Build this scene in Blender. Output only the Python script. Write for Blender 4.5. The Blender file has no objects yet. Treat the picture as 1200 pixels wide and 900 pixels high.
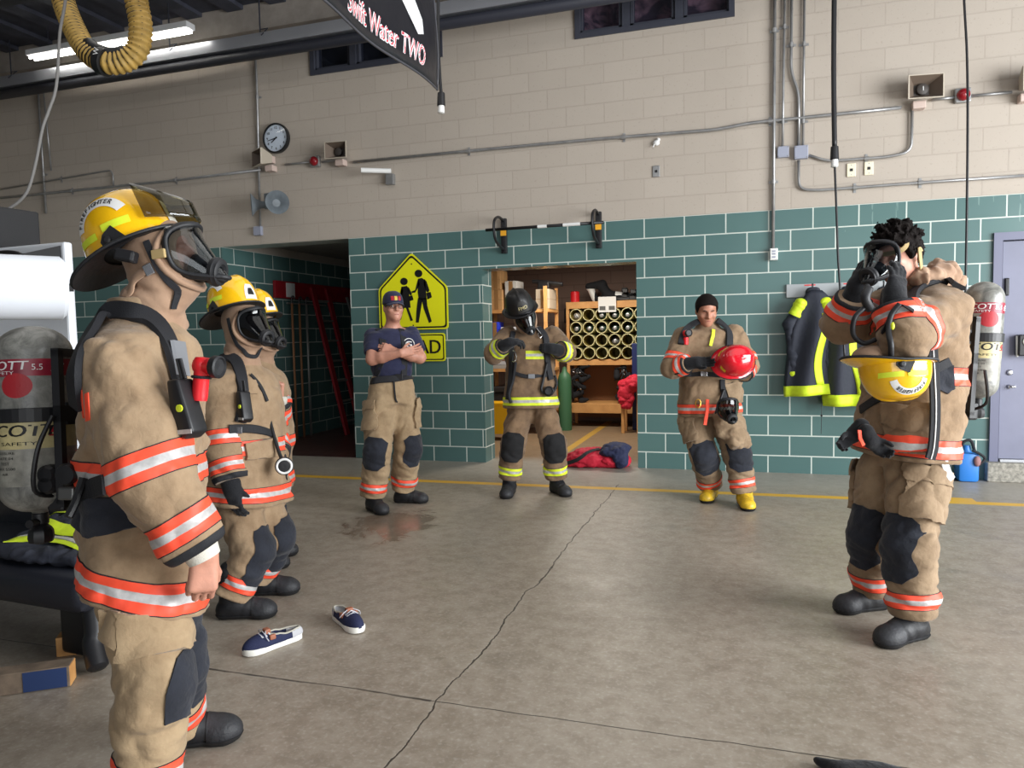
import bpy, bmesh, math, random
import numpy as np
from mathutils import Vector, Matrix
from mathutils.bvhtree import BVHTree
random.seed(7)
SC = bpy.context.scene
COL = SC.collection
PI = math.pi

# ------------------------------------------------------------------ camera
FPX, YAW, PITCH, ROLL = 860.0, 0.3083258, 0.06616787, -0.0203671
CAM = np.array([0.0, -7.7630851, 1.4318943])
_cy, _sy, _cp, _sp = math.cos(YAW), math.sin(YAW), math.cos(PITCH), math.sin(PITCH)
FWD = np.array([-_sy*_cp, _cy*_cp, -_sp])
_r0 = np.array([_cy, _sy, 0.0]); _u0 = np.cross(_r0, FWD)
RGT = math.cos(ROLL)*_r0 + math.sin(ROLL)*_u0
UPV = -math.sin(ROLL)*_r0 + math.cos(ROLL)*_u0
cam_data = bpy.data.cameras.new('camera'); cam = bpy.data.objects.new('camera', cam_data); COL.objects.link(cam)
cam.matrix_world = Matrix(((RGT[0], UPV[0], -FWD[0], CAM[0]), (RGT[1], UPV[1], -FWD[1], CAM[1]), (RGT[2], UPV[2], -FWD[2], CAM[2]), (0, 0, 0, 1)))
cam_data.sensor_fit = 'HORIZONTAL'; cam_data.sensor_width = 36.0; cam_data.lens = FPX*36.0/1200.0
cam_data.clip_start = 0.05; cam_data.clip_end = 200
SC.camera = cam

def ray(px, py): return FWD + RGT*(px-600)/FPX + UPV*(450-py)/FPX
def at(px, py, dep): return CAM + ray(px, py)*dep            # point seen at a pixel, at a distance along the view axis
def on_wall(px, py, y=0.0):
    d = ray(px, py); return CAM + d*((y-CAM[1])/d[1])
def on_floor(px, py, z=0.0):
    d = ray(px, py); return CAM + d*((z-CAM[2])/d[2])
def nrm(v):
    v = np.asarray(v, float); return v/(np.linalg.norm(v)+1e-12)
def vec(*a): return np.array(a, float)

# ------------------------------------------------------------------ materials
def s2l(c):
    c = c/255.0
    return c/12.92 if c <= 0.04045 else ((c+0.055)/1.055)**2.4
def rgb(r, g, b): return (s2l(r), s2l(g), s2l(b), 1.0)
class NT:
    def __init__(s, name):
        s.m = bpy.data.materials.new(name); s.m.use_nodes = True; s.t = s.m.node_tree; s.b = s.t.nodes['Principled BSDF']; s.o = s.t.nodes['Material Output']
    def n(s, typ, **kw):
        nd = s.t.nodes.new(typ)
        for k, v in kw.items():
            if k.startswith('_'): nd.inputs[k[1:].replace('_', ' ')].default_value = v
            else: setattr(nd, k, v)
        return nd
    def l(s, a, ao, b, bi): s.t.links.new(a.outputs[ao], b.inputs[bi])
    def math(s, op, a, b=None, c=None):
        nd = s.t.nodes.new('ShaderNodeMath'); nd.operation = op
        for i, v in enumerate((a, b, c)):
            if v is None: continue
            if isinstance(v, (int, float)): nd.inputs[i].default_value = v
            else: s.t.links.new(v, nd.inputs[i])
        return nd.outputs[0]
    def mix(s, fac, a, b):
        nd = s.t.nodes.new('ShaderNodeMix'); nd.data_type = 'RGBA'
        for sock, v in ((nd.inputs[0], fac), (nd.inputs[6], a), (nd.inputs[7], b)):
            if isinstance(v, (int, float, tuple)): sock.default_value = v
            else: s.t.links.new(v, sock)
        return nd.outputs[2]
def set_in(b, name, v):
    if name in b.inputs: b.inputs[name].default_value = v
_M = {}
def mat(name, c, rough=0.6, metal=0.0, var=0.0, vscale=6.0, bump=0.0, bscale=60.0, spec=0.5, coat=0.0, c2=None):
    if name in _M: return _M[name]
    t = NT(name); col = rgb(*c)
    set_in(t.b, 'Base Color', col); set_in(t.b, 'Roughness', rough); set_in(t.b, 'Metallic', metal); set_in(t.b, 'Specular IOR Level', spec); set_in(t.b, 'Coat Weight', coat)
    tc = t.n('ShaderNodeTexCoord')
    if var or c2:
        nz = t.n('ShaderNodeTexNoise', _Scale=vscale, _Detail=6.0, _Roughness=0.6); t.l(tc, 'Object', nz, 'Vector')
        rp = t.n('ShaderNodeValToRGB'); t.l(nz, 'Fac', rp, 'Fac')
        rp.color_ramp.elements[0].position = 0.32; rp.color_ramp.elements[1].position = 0.7
        a = c2 if c2 else tuple(x*(1-var) for x in c)
        rp.color_ramp.elements[0].color = rgb(*a); rp.color_ramp.elements[1].color = rgb(*[min(255, x*(1+var*0.5)) for x in c])
        t.l(rp, 'Color', t.b, 'Base Color')
    if bump:
        nb = t.n('ShaderNodeTexNoise', _Scale=bscale, _Detail=4.0); t.l(tc, 'Object', nb, 'Vector')
        bp = t.n('ShaderNodeBump', _Strength=bump, _Distance=0.01); t.l(nb, 'Fac', bp, 'Height'); t.l(bp, 'Normal', t.b, 'Normal')
    _M[name] = t.m
    return t.m
def emit(name, c, strength):
    t = NT(name); set_in(t.b, 'Base Color', rgb(*c)); set_in(t.b, 'Emission Color', rgb(*c)); set_in(t.b, 'Emission Strength', strength); return t.m
def glassy(name, tint, rough=0.03, keep=0.85):
    t = NT(name)
    tr = t.n('ShaderNodeBsdfTransparent'); tr.inputs[0].default_value = rgb(*tint)
    gl = t.n('ShaderNodeBsdfGlossy'); gl.inputs['Roughness'].default_value = rough; gl.inputs['Color'].default_value = (1, 1, 1, 1)
    fr = t.n('ShaderNodeLayerWeight'); fr.inputs[0].default_value = 0.5
    f = t.math('MULTIPLY_ADD', t.math('POWER', fr.outputs[1], 3.5), keep, 0.045)
    mx = t.n('ShaderNodeMixShader'); t.t.links.new(f, mx.inputs[0]); t.l(tr, 0, mx, 1); t.l(gl, 0, mx, 2); t.l(mx, 0, t.o, 'Surface')
    return t.m

# ------------------------------------------------------------------ object plumbing
def link(name, me, parent=None, mats=(), smooth=False):
    o = bpy.data.objects.new(name, me); COL.objects.link(o)
    for m in mats: me.materials.append(m)
    if smooth: me.shade_smooth()
    if parent is not None:
        o.parent = parent
        if any(abs(x) > 1e-9 for x in parent.matrix_basis.translation) or parent.parent is not None: pass
        o.matrix_parent_inverse = world_of(parent).inverted()
    return o
def world_of(o):
    m = o.matrix_basis.copy()
    p = o
    if o.parent is not None: m = world_of(o.parent) @ o.matrix_parent_inverse @ m
    return m
def tag(o, label=None, cat=None, group=None, kind=None):
    if label: o['label'] = label
    if cat: o['category'] = cat
    if group: o['group'] = group
    if kind: o['kind'] = kind
    return o
def thing(name, label, cat, loc=(0, 0, 0), group=None):
    o = bpy.data.objects.new(name, None); COL.objects.link(o); o.location = Vector(loc); o.empty_display_size = 0.1
    return tag(o, label, cat, group)
def from_np(name, V, F, parent=None, mats=(), smooth=True, fm=None):
    me = bpy.data.meshes.new(name); me.from_pydata([tuple(map(float, v)) for v in V], [], [tuple(map(int, f)) for f in F]); me.update()
    o = link(name, me, parent, mats, smooth)
    if fm is not None: me.polygons.foreach_set('material_index', np.asarray(fm, np.int32))
    return o
class MB:
    """Collects shapes into one mesh."""
    def __init__(s): s.V = []; s.F = []; s.M = []
    def add(s, V, F, mi=0, X=None):
        k = len(s.V)
        V = np.asarray(V, float)
        if X is not None: V = V @ np.asarray(X)[:3, :3].T + np.asarray(X)[:3, 3]
        s.V += [tuple(v) for v in V]; s.F += [tuple(i+k for i in f) for f in F]; s.M += [mi]*len(F); return s
    def box(s, lo, hi, mi=0, X=None, bev=0.0):
        lo, hi = np.minimum(lo, hi).astype(float), np.maximum(lo, hi).astype(float)
        if bev > 0:
            bm = bmesh.new(); bmesh.ops.create_cube(bm, size=1.0)
            for v in bm.verts: v.co = Vector((lo+hi)/2+np.array(v.co)*(hi-lo))
            bmesh.ops.bevel(bm, geom=bm.edges[:], offset=min(bev, 0.45*min(hi-lo)), segments=2, affect='EDGES', profile=0.5)
            bm.verts.index_update(); V = [v.co[:] for v in bm.verts]; F = [[v.index for v in f.verts] for f in bm.faces]; bm.free()
            return s.add(V, F, mi, X)
        x0, y0, z0 = lo; x1, y1, z1 = hi
        V = [(x0, y0, z0), (x1, y0, z0), (x1, y1, z0), (x0, y1, z0), (x0, y0, z1), (x1, y0, z1), (x1, y1, z1), (x0, y1, z1)]
        F = [(0, 3, 2, 1), (4, 5, 6, 7), (0, 1, 5, 4), (1, 2, 6, 5), (2, 3, 7, 6), (3, 0, 4, 7)]
        return s.add(V, F, mi, X)
    def tube(s, pts, r, n=8, mi=0, caps=True, closed=False):
        P = np.asarray(pts, float); m = len(P); R = np.broadcast_to(np.asarray(r, float), (m,))
        if closed: T = np.roll(P, -1, 0)-np.roll(P, 1, 0)
        else: T = np.gradient(P, axis=0)
        T /= np.linalg.norm(T, axis=1, keepdims=True)+1e-12
        a = np.cross(T[0], (0, 0, 1)) if abs(T[0][2]) < 0.9 else np.cross(T[0], (1, 0, 0))
        a = nrm(a); V = []; F = []
        for i in range(m):
            a = a-T[i]*(a@T[i]); a = nrm(a); b = np.cross(T[i], a)
            for k in range(n):
                t = 2*PI*k/n; V.append(P[i]+R[i]*(math.cos(t)*a+math.sin(t)*b))
        mm = m if closed else m-1
        for i in range(mm):
            j = (i+1) % m
            for k in range(n):
                q = (k+1) % n; F.append((i*n+k, i*n+q, j*n+q, j*n+k))
        if caps and not closed:
            F.append(tuple(range(n-1, -1, -1))); F.append(tuple((m-1)*n+k for k in range(n)))
        return s.add(V, F, mi)
    def lathe(s, prof, n=24, X=None, mi=0, a0=0.0, a1=2*PI, caps=True):
        """prof: (radius, height) pairs about local z."""
        full = abs(a1-a0-2*PI) < 1e-6; m = len(prof); V = []; F = []
        N = n if full else n+1
        for (r, z) in prof:
            for k in range(N):
                t = a0+(a1-a0)*k/n; V.append((r*math.cos(t), r*math.sin(t), z))
        for i in range(m-1):
            for k in range(n):
                q = (k+1) % N; F.append((i*N+k, i*N+q, (i+1)*N+q, (i+1)*N+k))
        if caps and full and prof[0][0] > 1e-4: F.append(tuple(range(N-1, -1, -1)))
        if caps and full and prof[-1][0] > 1e-4: F.append(tuple((m-1)*N+k for k in range(N)))
        return s.add(V, F, mi, X)
    def prism(s, poly, axis_o, u, v, depth, mi=0):
        """poly in (u,v) plane at origin axis_o, extruded by vector depth."""
        o, u, v, d = map(lambda a: np.asarray(a, float), (axis_o, u, v, depth)); n = len(poly)
        A = [o+u*p[0]+v*p[1] for p in poly]; V = A+[a+d for a in A]
        F = [tuple(range(n-1, -1, -1)), tuple(range(n, 2*n))]+[(i, (i+1) % n, n+(i+1) % n, n+i) for i in range(n)]
        return s.add(V, F, mi)
    def grid(s, fn, us, vs, mi=0):
        V = [fn(u, v) for v in vs for u in us]; n = len(us)
        F = [(j*n+i, j*n+i+1, (j+1)*n+i+1, (j+1)*n+i) for j in range(len(vs)-1) for i in range(n-1)]
        return s.add(V, F, mi)
    def ball(s, c, r, n=12, mi=0):
        r = np.broadcast_to(np.asarray(r, float), (3,)); pr = [(max(1e-5, math.cos(t)), math.sin(t)) for t in np.linspace(-PI/2, PI/2, n//2+2)]
        X = np.eye(4); X[:3, :3] = np.diag(r); X[:3, 3] = c
        return s.lathe(pr, n, X, mi)
    def build(s, name, mats, parent=None, smooth=False, solid=0.0, recalc=True, auto=None, bevel=0.0):
        if not isinstance(mats, (list, tuple)): mats = [mats]
        me = bpy.data.meshes.new(name); me.from_pydata(s.V, [], s.F); me.update()
        if recalc or solid:
            bm = bmesh.new(); bm.from_mesh(me)
            for f, mi in zip(bm.faces, s.M): f.material_index = mi
            if solid: bmesh.ops.solidify(bm, geom=bm.faces[:], thickness=solid)
            if bevel: bmesh.ops.recalc_face_normals(bm, faces=bm.faces[:]); bmesh.ops.bevel(bm, geom=[e for e in bm.edges if e.calc_face_angle(0) > 0.35], offset=bevel, segments=3, affect='EDGES', profile=0.5)
            bmesh.ops.recalc_face_normals(bm, faces=bm.faces[:]); bm.to_mesh(me); bm.free()
        else: me.polygons.foreach_set('material_index', np.asarray(s.M, np.int32))
        o = link(name, me, parent, mats, smooth)
        if smooth and auto is not None:
            me.set_sharp_from_angle(angle=auto)
        return o
def frame(o, x=None, y=None, z=None):
    """4x4 with given (approximately orthogonal) axes; z first, then y."""
    if z is not None:
        z = nrm(z); y = np.asarray(y if y is not None else np.cross(z, x), float); y = nrm(y-z*(y@z)); x = np.cross(y, z)
    else:
        y = nrm(y); x = nrm(np.asarray(x)-y*(np.asarray(x)@y)); z = np.cross(x, y)
    M = np.eye(4); M[:3, 0], M[:3, 1], M[:3, 2], M[:3, 3] = x, y, z, o
    return M
def spline(pts, n=8, closed=False):
    P = np.asarray(pts, float); m = len(P); out = []
    rng = range(m if closed else m-1)
    for i in rng:
        if closed: p0, p1, p2, p3 = P[(i-1) % m], P[i], P[(i+1) % m], P[(i+2) % m]
        else: p0, p1, p2, p3 = P[max(i-1, 0)], P[i], P[i+1], P[min(i+2, m-1)]
        for k in range(n):
            t = k/n
            out.append(0.5*((2*p1)+(-p0+p2)*t+(2*p0-5*p1+4*p2-p3)*t*t+(-p0+3*p1-3*p2+p3)*t**3))
    if not closed: out.append(P[-1])
    return np.array(out)
_TX = {}
def text_geo(s, size=1.0, shear=0.0):
    """Flat letter mesh centred on the origin in the xy plane: (V, F)."""
    key = (s, size, shear)
    if key in _TX: return _TX[key]
    cu = bpy.data.curves.new('lettering', 'FONT'); cu.body = s; cu.size = size; cu.align_x = 'CENTER'; cu.align_y = 'CENTER'; cu.shear = shear; cu.resolution_u = 3
    o = bpy.data.objects.new('lettering', cu); COL.objects.link(o); dg = bpy.context.evaluated_depsgraph_get(); ev = o.evaluated_get(dg)
    me = ev.to_mesh(); V = np.array([v.co[:] for v in me.vertices]); F = [tuple(p.vertices) for p in me.polygons]
    ev.to_mesh_clear(); bpy.data.objects.remove(o); bpy.data.curves.remove(cu)
    _TX[key] = (V, F); return V, F
def add_text(mb, s, o, u, v, size, mi=0, shear=0.0, bold=0.0, sx=1.0):
    V, F = text_geo(s, size, shear)
    o, u, v = np.asarray(o), np.asarray(u), np.asarray(v); n = np.cross(u, v)
    mb.add([o+u*p[0]*sx+v*p[1] for p in V], F, mi)
    if bold:
        for dx in (-bold, bold): mb.add([o+u*(p[0]*sx+dx)+v*p[1]+n*0.0003*(1 if dx > 0 else 2) for p in V], F, mi)
# ================================================================== the room
B_, R_ = 0.4064, 0.2032
TEAL_Z = 2.611
def wall_material():
    t = NT('painted_block')
    tc = t.n('ShaderNodeTexCoord'); sp = t.n('ShaderNodeSeparateXYZ'); t.l(tc, 'Object', sp, 0)
    geo = t.n('ShaderNodeNewGeometry'); sn = t.n('ShaderNodeSeparateXYZ'); t.l(geo, 'Normal', sn, 0)
    side = t.math('GREATER_THAN', t.math('ABSOLUTE', sn.outputs[0]), 0.7)            # faces that look along x run their courses along y
    hx = t.math('ADD', t.math('MULTIPLY', sp.outputs[0], t.math('SUBTRACT', 1.0, side)), t.math('MULTIPLY', sp.outputs[1], side))
    cb = t.n('ShaderNodeCombineXYZ'); t.t.links.new(t.math('ADD', hx, 0.3892), cb.inputs[0]); t.t.links.new(t.math('ADD', sp.outputs[2], 0.0304), cb.inputs[1])
    def brick(mortar, smooth):
        b = t.n('ShaderNodeTexBrick', offset=0.5, offset_frequency=2); b.inputs['Scale'].default_value = 1.0
        b.inputs['Brick Width'].default_value = B_; b.inputs['Row Height'].default_value = R_; b.inputs['Mortar Size'].default_value = mortar; b.inputs['Mortar Smooth'].default_value = smooth
        b.inputs['Color1'].default_value = (0, 0, 0, 1); b.inputs['Color2'].default_value = (1, 1, 1, 1); b.inputs['Bias'].default_value = 0.0
        t.l(cb, 0, b, 'Vector'); return b
    bk = brick(0.0065, 0.1)
    upper = t.math('GREATER_THAN', sp.outputs[2], TEAL_Z)
    nz = t.n('ShaderNodeTexNoise', _Scale=1.3, _Detail=7.0, _Roughness=0.65); t.l(tc, 'Object', nz, 'Vector')
    nf = t.n('ShaderNodeTexNoise', _Scale=40.0, _Detail=5.0); t.l(tc, 'Object', nf, 'Vector')
    teal = t.mix(bk.outputs['Color'], rgb(78, 108, 106), rgb(84, 115, 112))
    teal = t.mix(t.math('MULTIPLY', nz.outputs[0], 0.35), teal, rgb(64, 90, 88))
    # run-down streaks of old pale paint under the top edge
    mp = t.n('ShaderNodeMapping'); mp.inputs['Scale'].default_value = (24, 24, 1.6); t.l(tc, 'Object', mp, 0)
    ns = t.n('ShaderNodeTexNoise', _Scale=1.0, _Detail=3.0); t.l(mp, 0, ns, 'Vector')
    st = t.math('MULTIPLY', t.math('MULTIPLY', t.math('GREATER_THAN', ns.outputs[0], 0.62), t.math('GREATER_THAN', sp.outputs[2], 2.36)), t.math('MULTIPLY', t.math('GREATER_THAN', sp.outputs[0], 0.9), 0.28))
    teal = t.mix(st, teal, rgb(150, 175, 170))
    teal = t.mix(bk.outputs['Fac'], teal, rgb(196, 204, 196))
    beige = t.mix(bk.outputs['Color'], rgb(176, 166, 154), rgb(180, 170, 158))
    beige = t.mix(t.math('MULTIPLY', nz.outputs[0], 0.4), beige, rgb(156, 144, 132))
    fin = t.mix(t.math('MULTIPLY', t.math('LESS_THAN', nf.outputs[0], 0.36), 0.25), beige, rgb(140, 130, 120))
    fin = t.mix(t.math('MULTIPLY', bk.outputs['Fac'], 0.22), fin, rgb(150, 138, 126))
    t.t.links.new(t.mix(upper, teal, fin), t.b.inputs['Base Color'])
    t.t.links.new(t.math('MULTIPLY_ADD', upper, 0.45, 0.27), t.b.inputs['Roughness'])
    h = t.math('SUBTRACT', t.math('MULTIPLY', nf.outputs[0], t.math('MULTIPLY_ADD', upper, 0.25, 0.03)), bk.outputs['Fac'])
    bp = t.n('ShaderNodeBump', _Strength=0.55, _Distance=0.006); t.t.links.new(h, bp.inputs['Height']); t.l(bp, 'Normal', t.b, 'Normal')
    return t.m
M_wall = wall_material()
def cut_wall(name, x0, x1, z0, z1, y0, y1, holes, m):
    xs = sorted({x0, x1, *[a for h in holes for a in h[:2]]}); zs = sorted({z0, z1, *[a for h in holes for a in h[2:]]})
    V = []; F = []
    vid = {}
    def vx(i, j, k):
        key = (i, j, k)
        if key not in vid: vid[key] = len(V); V.append((xs[i], (y0, y1)[k], zs[j]))
        return vid[key]
    nx, nz = len(xs)-1, len(zs)-1
    solid = lambda i, j: 0 <= i < nx and 0 <= j < nz and not any(h[0]-1e-6 <= xs[i] and xs[i+1] <= h[1]+1e-6 and h[2]-1e-6 <= zs[j] and zs[j+1] <= h[3]+1e-6 for h in holes)
    for i in range(nx):
        for j in range(nz):
            if not solid(i, j): continue
            F.append((vx(i, j, 0), vx(i+1, j, 0), vx(i+1, j+1, 0), vx(i, j+1, 0))); F.append((vx(i, j, 1), vx(i, j+1, 1), vx(i+1, j+1, 1), vx(i+1, j, 1)))
            if not solid(i-1, j): F.append((vx(i, j, 0), vx(i, j+1, 0), vx(i, j+1, 1), vx(i, j, 1)))
            if not solid(i+1, j): F.append((vx(i+1, j, 0), vx(i+1, j, 1), vx(i+1, j+1, 1), vx(i+1, j+1, 0)))
            if not solid(i, j-1): F.append((vx(i, j, 0), vx(i, j, 1), vx(i+1, j, 1), vx(i+1, j, 0)))
            if not solid(i, j+1): F.append((vx(i, j+1, 0), vx(i+1, j+1, 0), vx(i+1, j+1, 1), vx(i, j+1, 1)))
    return tag(from_np(name, V, F, None, [m], False), kind='structure')
CEIL = 5.32
ALC = (-6.25, -4.46, -0.1, 2.61); STO = (-2.80, -1.085, -0.1, 2.175); DOOR = (2.15, 3.2, 0.18, 2.27)
WIN1 = (-1.70, -0.10, 4.51, 5.30); WIN2 = (-4.88, -3.20, 4.53, 5.30)
cut_wall('wall_front', -11.0, 4.6, -0.1, CEIL, 0.0, 0.32, [ALC, STO, DOOR, WIN1, WIN2], M_wall)

# concrete floor with joints, cracks, stains and a yellow line
def floor_material():
    t = NT('sealed_concrete')
    tc = t.n('ShaderNodeTexCoord'); sp = t.n('ShaderNodeSeparateXYZ'); t.l(tc, 'Object', sp, 0)
    n1 = t.n('ShaderNodeTexNoise', _Scale=0.55, _Detail=8.0, _Roughness=0.6); t.l(tc, 'Object', n1, 'Vector')
    n2 = t.n('ShaderNodeTexNoise', _Scale=3.2, _Detail=8.0, _Roughness=0.7, _Distortion=0.6); t.l(tc, 'Object', n2, 'Vector')
    n3 = t.n('ShaderNodeTexNoise', _Scale=55.0, _Detail=4.0); t.l(tc, 'Object', n3, 'Vector')
    def ramp(src, a, b):
        r = t.n('ShaderNodeMapRange'); r.inputs[1].default_value = a; r.inputs[2].default_value = b; t.t.links.new(src, r.inputs[0]); return r.outputs[0]
    c = t.mix(ramp(n1.outputs[0], 0.3, 0.7), rgb(134, 122, 107), rgb(160, 150, 136))
    n4 = t.n('ShaderNodeTexNoise', _Scale=11.0, _Detail=9.0, _Roughness=0.72); t.l(tc, 'Object', n4, 'Vector')
    c = t.mix(t.math('MULTIPLY', ramp(n4.outputs[0], 0.45, 0.75), 0.5), c, rgb(182, 174, 162))
    c = t.mix(t.math('MULTIPLY', ramp(n4.outputs[0], 0.5, 0.3), 0.45), c, rgb(116, 106, 94))
    c = t.mix(t.math('MULTIPLY', ramp(n2.outputs[0], 0.44, 0.25), 0.5), c, rgb(104, 95, 83))
    c = t.mix(t.math('MULTIPLY', ramp(n3.outputs[0], 0.52, 0.72), 0.35), c, rgb(192, 186, 176))
    # paler scrubbed apron along the wall
    apron = t.math('MULTIPLY', ramp(sp.outputs[1], -1.0, -0.6), 0.35)
    c = t.mix(apron, c, rgb(176, 174, 166))
    # floor blends to brown in the store room
    c = t.mix(t.math('MULTIPLY', ramp(sp.outputs[1], 0.15, 0.5), 0.75), c, rgb(128, 98, 62))
    wob = t.n('ShaderNodeTexNoise', _Scale=1.6, _Detail=9.0, _Roughness=0.62); t.l(tc, 'Object', wob, 'Vector')
    wob2 = t.n('ShaderNodeTexNoise', _Scale=7.0, _Detail=6.0); t.l(tc, 'Object', wob2, 'Vector')
    w = t.math('ADD', t.math('MULTIPLY', t.math('SUBTRACT', wob.outputs[0], 0.5), 0.16), t.math('MULTIPLY', t.math('SUBTRACT', wob2.outputs[0], 0.5), 0.05))
    def line(coord, pos, width, warp, lo=None, hi=None, other=None):
        d = t.math('ABSOLUTE', t.math('ADD', t.math('SUBTRACT', coord, pos), t.math('MULTIPLY', w, warp)))
        k = t.n('ShaderNodeMapRange'); k.inputs[1].default_value = width; k.inputs[2].default_value = width*0.4; t.t.links.new(d, k.inputs[0]); o = k.outputs[0]
        if lo is not None: o = t.math('MULTIPLY', o, t.math('MULTIPLY', t.math('GREATER_THAN', other, lo), t.math('LESS_THAN', other, hi)))
        return o
    X, Y = sp.outputs[0], sp.outputs[1]
    cr = t.math('MAXIMUM', line(X, -1.15, 0.005, 0.9, -14.0, -0.9, Y), line(Y, -5.19, 0.004, 0.25, -9.0, 4.0, X))
    cr = t.math('MAXIMUM', cr, t.math('MULTIPLY', line(Y, -5.19, 0.010, 0.25, -2.4, -1.18, X), ramp(wob2.outputs[0], 0.35, 0.6)))
    edge = t.math('MAXIMUM', line(X, -1.15, 0.03, 0.9, -14.0, -0.9, Y), line(Y, -5.19, 0.025, 0.25, -9.0, 4.0, X))
    c = t.mix(t.math('MULTIPLY', edge, 0.25), c, rgb(165, 156, 143))
    c = t.mix(t.math('MULTIPLY', cr, 0.9), c, rgb(34, 28, 23))
    # worn yellow safety line
    worn = t.math('MULTIPLY_ADD', ramp(n2.outputs[0], 0.66, 0.54), 0.25, 0.75)
    yl = t.math('ABSOLUTE', t.math('SUBTRACT', t.math('SUBTRACT', Y, t.math('MULTIPLY', X, 0.018)), -1.075))
    m = t.math('MULTIPLY', t.math('MULTIPLY', t.math('LESS_THAN', yl, 0.055), t.math('LESS_THAN', X, 4.5)), worn)
    # storeroom line that runs back from the doorway, and the stub by the door
    m2 = t.math('MULTIPLY', t.math('LESS_THAN', t.math('ABSOLUTE', t.math('SUBTRACT', X, -2.10)), 0.05), t.math('MULTIPLY', t.math('GREATER_THAN', Y, -0.05), t.math('MULTIPLY_ADD', worn, 0.3, 0.35)))
    m3 = t.math('MULTIPLY', t.math('MULTIPLY', t.math('GREATER_THAN', X, 1.62), t.math('LESS_THAN', X, 1.80)), t.math('MULTIPLY', t.math('GREATER_THAN', Y, -1.06), t.math('LESS_THAN', Y, -0.86)))
    c = t.mix(t.math('MAXIMUM', m, t.math('MAXIMUM', t.math('MULTIPLY', m2, 0.8), m3)), c, rgb(226, 176, 44))
    # damp rusty patch near the wall
    d2 = t.math('ADD', t.math('POWER', t.math('SUBTRACT', X, -2.62), 2.0), t.math('POWER', t.math('MULTIPLY', t.math('SUBTRACT', Y, -2.72), 0.7), 2.0))
    wet = t.math('MULTIPLY', ramp(t.math('ADD', d2, t.math('MULTIPLY', t.math('SUBTRACT', n2.outputs[0], 0.5), 0.6)), 0.12, 0.05), 1.0)
    c = t.mix(t.math('MULTIPLY', wet, 0.55), c, rgb(100, 76, 58))
    t.t.links.new(c, t.b.inputs['Base Color'])
    ro = t.math('MULTIPLY_ADD', ramp(n2.outputs[0], 0.3, 0.7), 0.20, 0.34)
    ro = t.math('SUBTRACT', ro, t.math('MULTIPLY', wet, 0.22))
    t.t.links.new(ro, t.b.inputs['Roughness'])
    h = t.math('SUBTRACT', t.math('MULTIPLY', n3.outputs[0], 0.12), cr)
    bp = t.n('ShaderNodeBump', _Strength=0.5, _Distance=0.006); t.t.links.new(h, bp.inputs['Height']); t.l(bp, 'Normal', t.b, 'Normal')
    return t.m
mb = MB(); mb.box((-11.2, -13.5, -0.12), (6.5, 0.0, 0.0)).box((-4.0, 0.0, -0.12), (2.0, 6.2, 0.0))
tag(mb.build('floor', floor_material()), kind='structure')
def quarry():
    t = NT('quarry_tile'); tc = t.n('ShaderNodeTexCoord')
    b = t.n('ShaderNodeTexBrick', offset=0.0); b.inputs['Scale'].default_value = 1.0; b.inputs['Brick Width'].default_value = 0.2; b.inputs['Row Height'].default_value = 0.2; b.inputs['Mortar Size'].default_value = 0.006
    b.inputs['Color1'].default_value = rgb(74, 42, 38); b.inputs['Color2'].default_value = rgb(62, 36, 34); b.inputs['Mortar'].default_value = rgb(96, 84, 80)
    t.l(tc, 'Object', b, 'Vector'); t.l(b, 'Color', t.b, 'Base Color'); set_in(t.b, 'Roughness', 0.35); return t.m
mb = MB(); mb.box((-6.25, 0.0, -0.12), (-4.2, 5.2, 0.004)); tag(mb.build('floor_alcove', quarry()), kind='structure')

M_deck = mat('dark_deck', (58, 60, 72), 0.7, var=0.2); M_beam = mat('beam_paint', (150, 142, 134), 0.6, var=0.1)
M_dark = mat('dark_steel', (44, 46, 56), 0.5)
mb = MB(); mb.box((-11.2, -13.5, CEIL), (6.5, 0.4, CEIL+0.15)); tag(mb.build('ceiling', M_deck), kind='structure')
# corrugated deck ribs and joists
mb = MB()
for k in range(30): mb.box((-11+k*0.58, -8.0, CEIL-0.05), (-10.78+k*0.58, -0.3, CEIL-0.001))
tag(mb.build('trim_1', M_deck), kind='structure')
mb = MB()
mb.box((-11, -0.30, CEIL-0.30), (4.6, 0.0, CEIL-0.001)); tag(mb.build('ceiling_beam', M_beam), kind='structure')
mb = MB(); mb.box((-11.2, -13.5, -0.1), (-11.0, 0.3, CEIL)); tag(mb.build('wall_left', M_wall), kind='structure')
# open-web roof joist seen at the top left
for nm, yy in (('trim_2', -2.3), ('trim_3', -4.6)):
    mb = MB(); mb.box((-11, yy-0.06, CEIL-0.10), (4.5, yy+0.06, CEIL-0.06)); mb.box((-11, yy-0.06, CEIL-0.62), (4.5, yy+0.06, CEIL-0.56))
    for k in range(26):
        x = -11+k*0.6; mb.tube([(x, yy, CEIL-0.58), (x+0.3, yy, CEIL-0.08)], 0.018, 6); mb.tube([(x+0.3, yy, CEIL-0.08), (x+0.6, yy, CEIL-0.58)], 0.018, 6)
    tag(mb.build(nm, M_dark), kind='structure')

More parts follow.
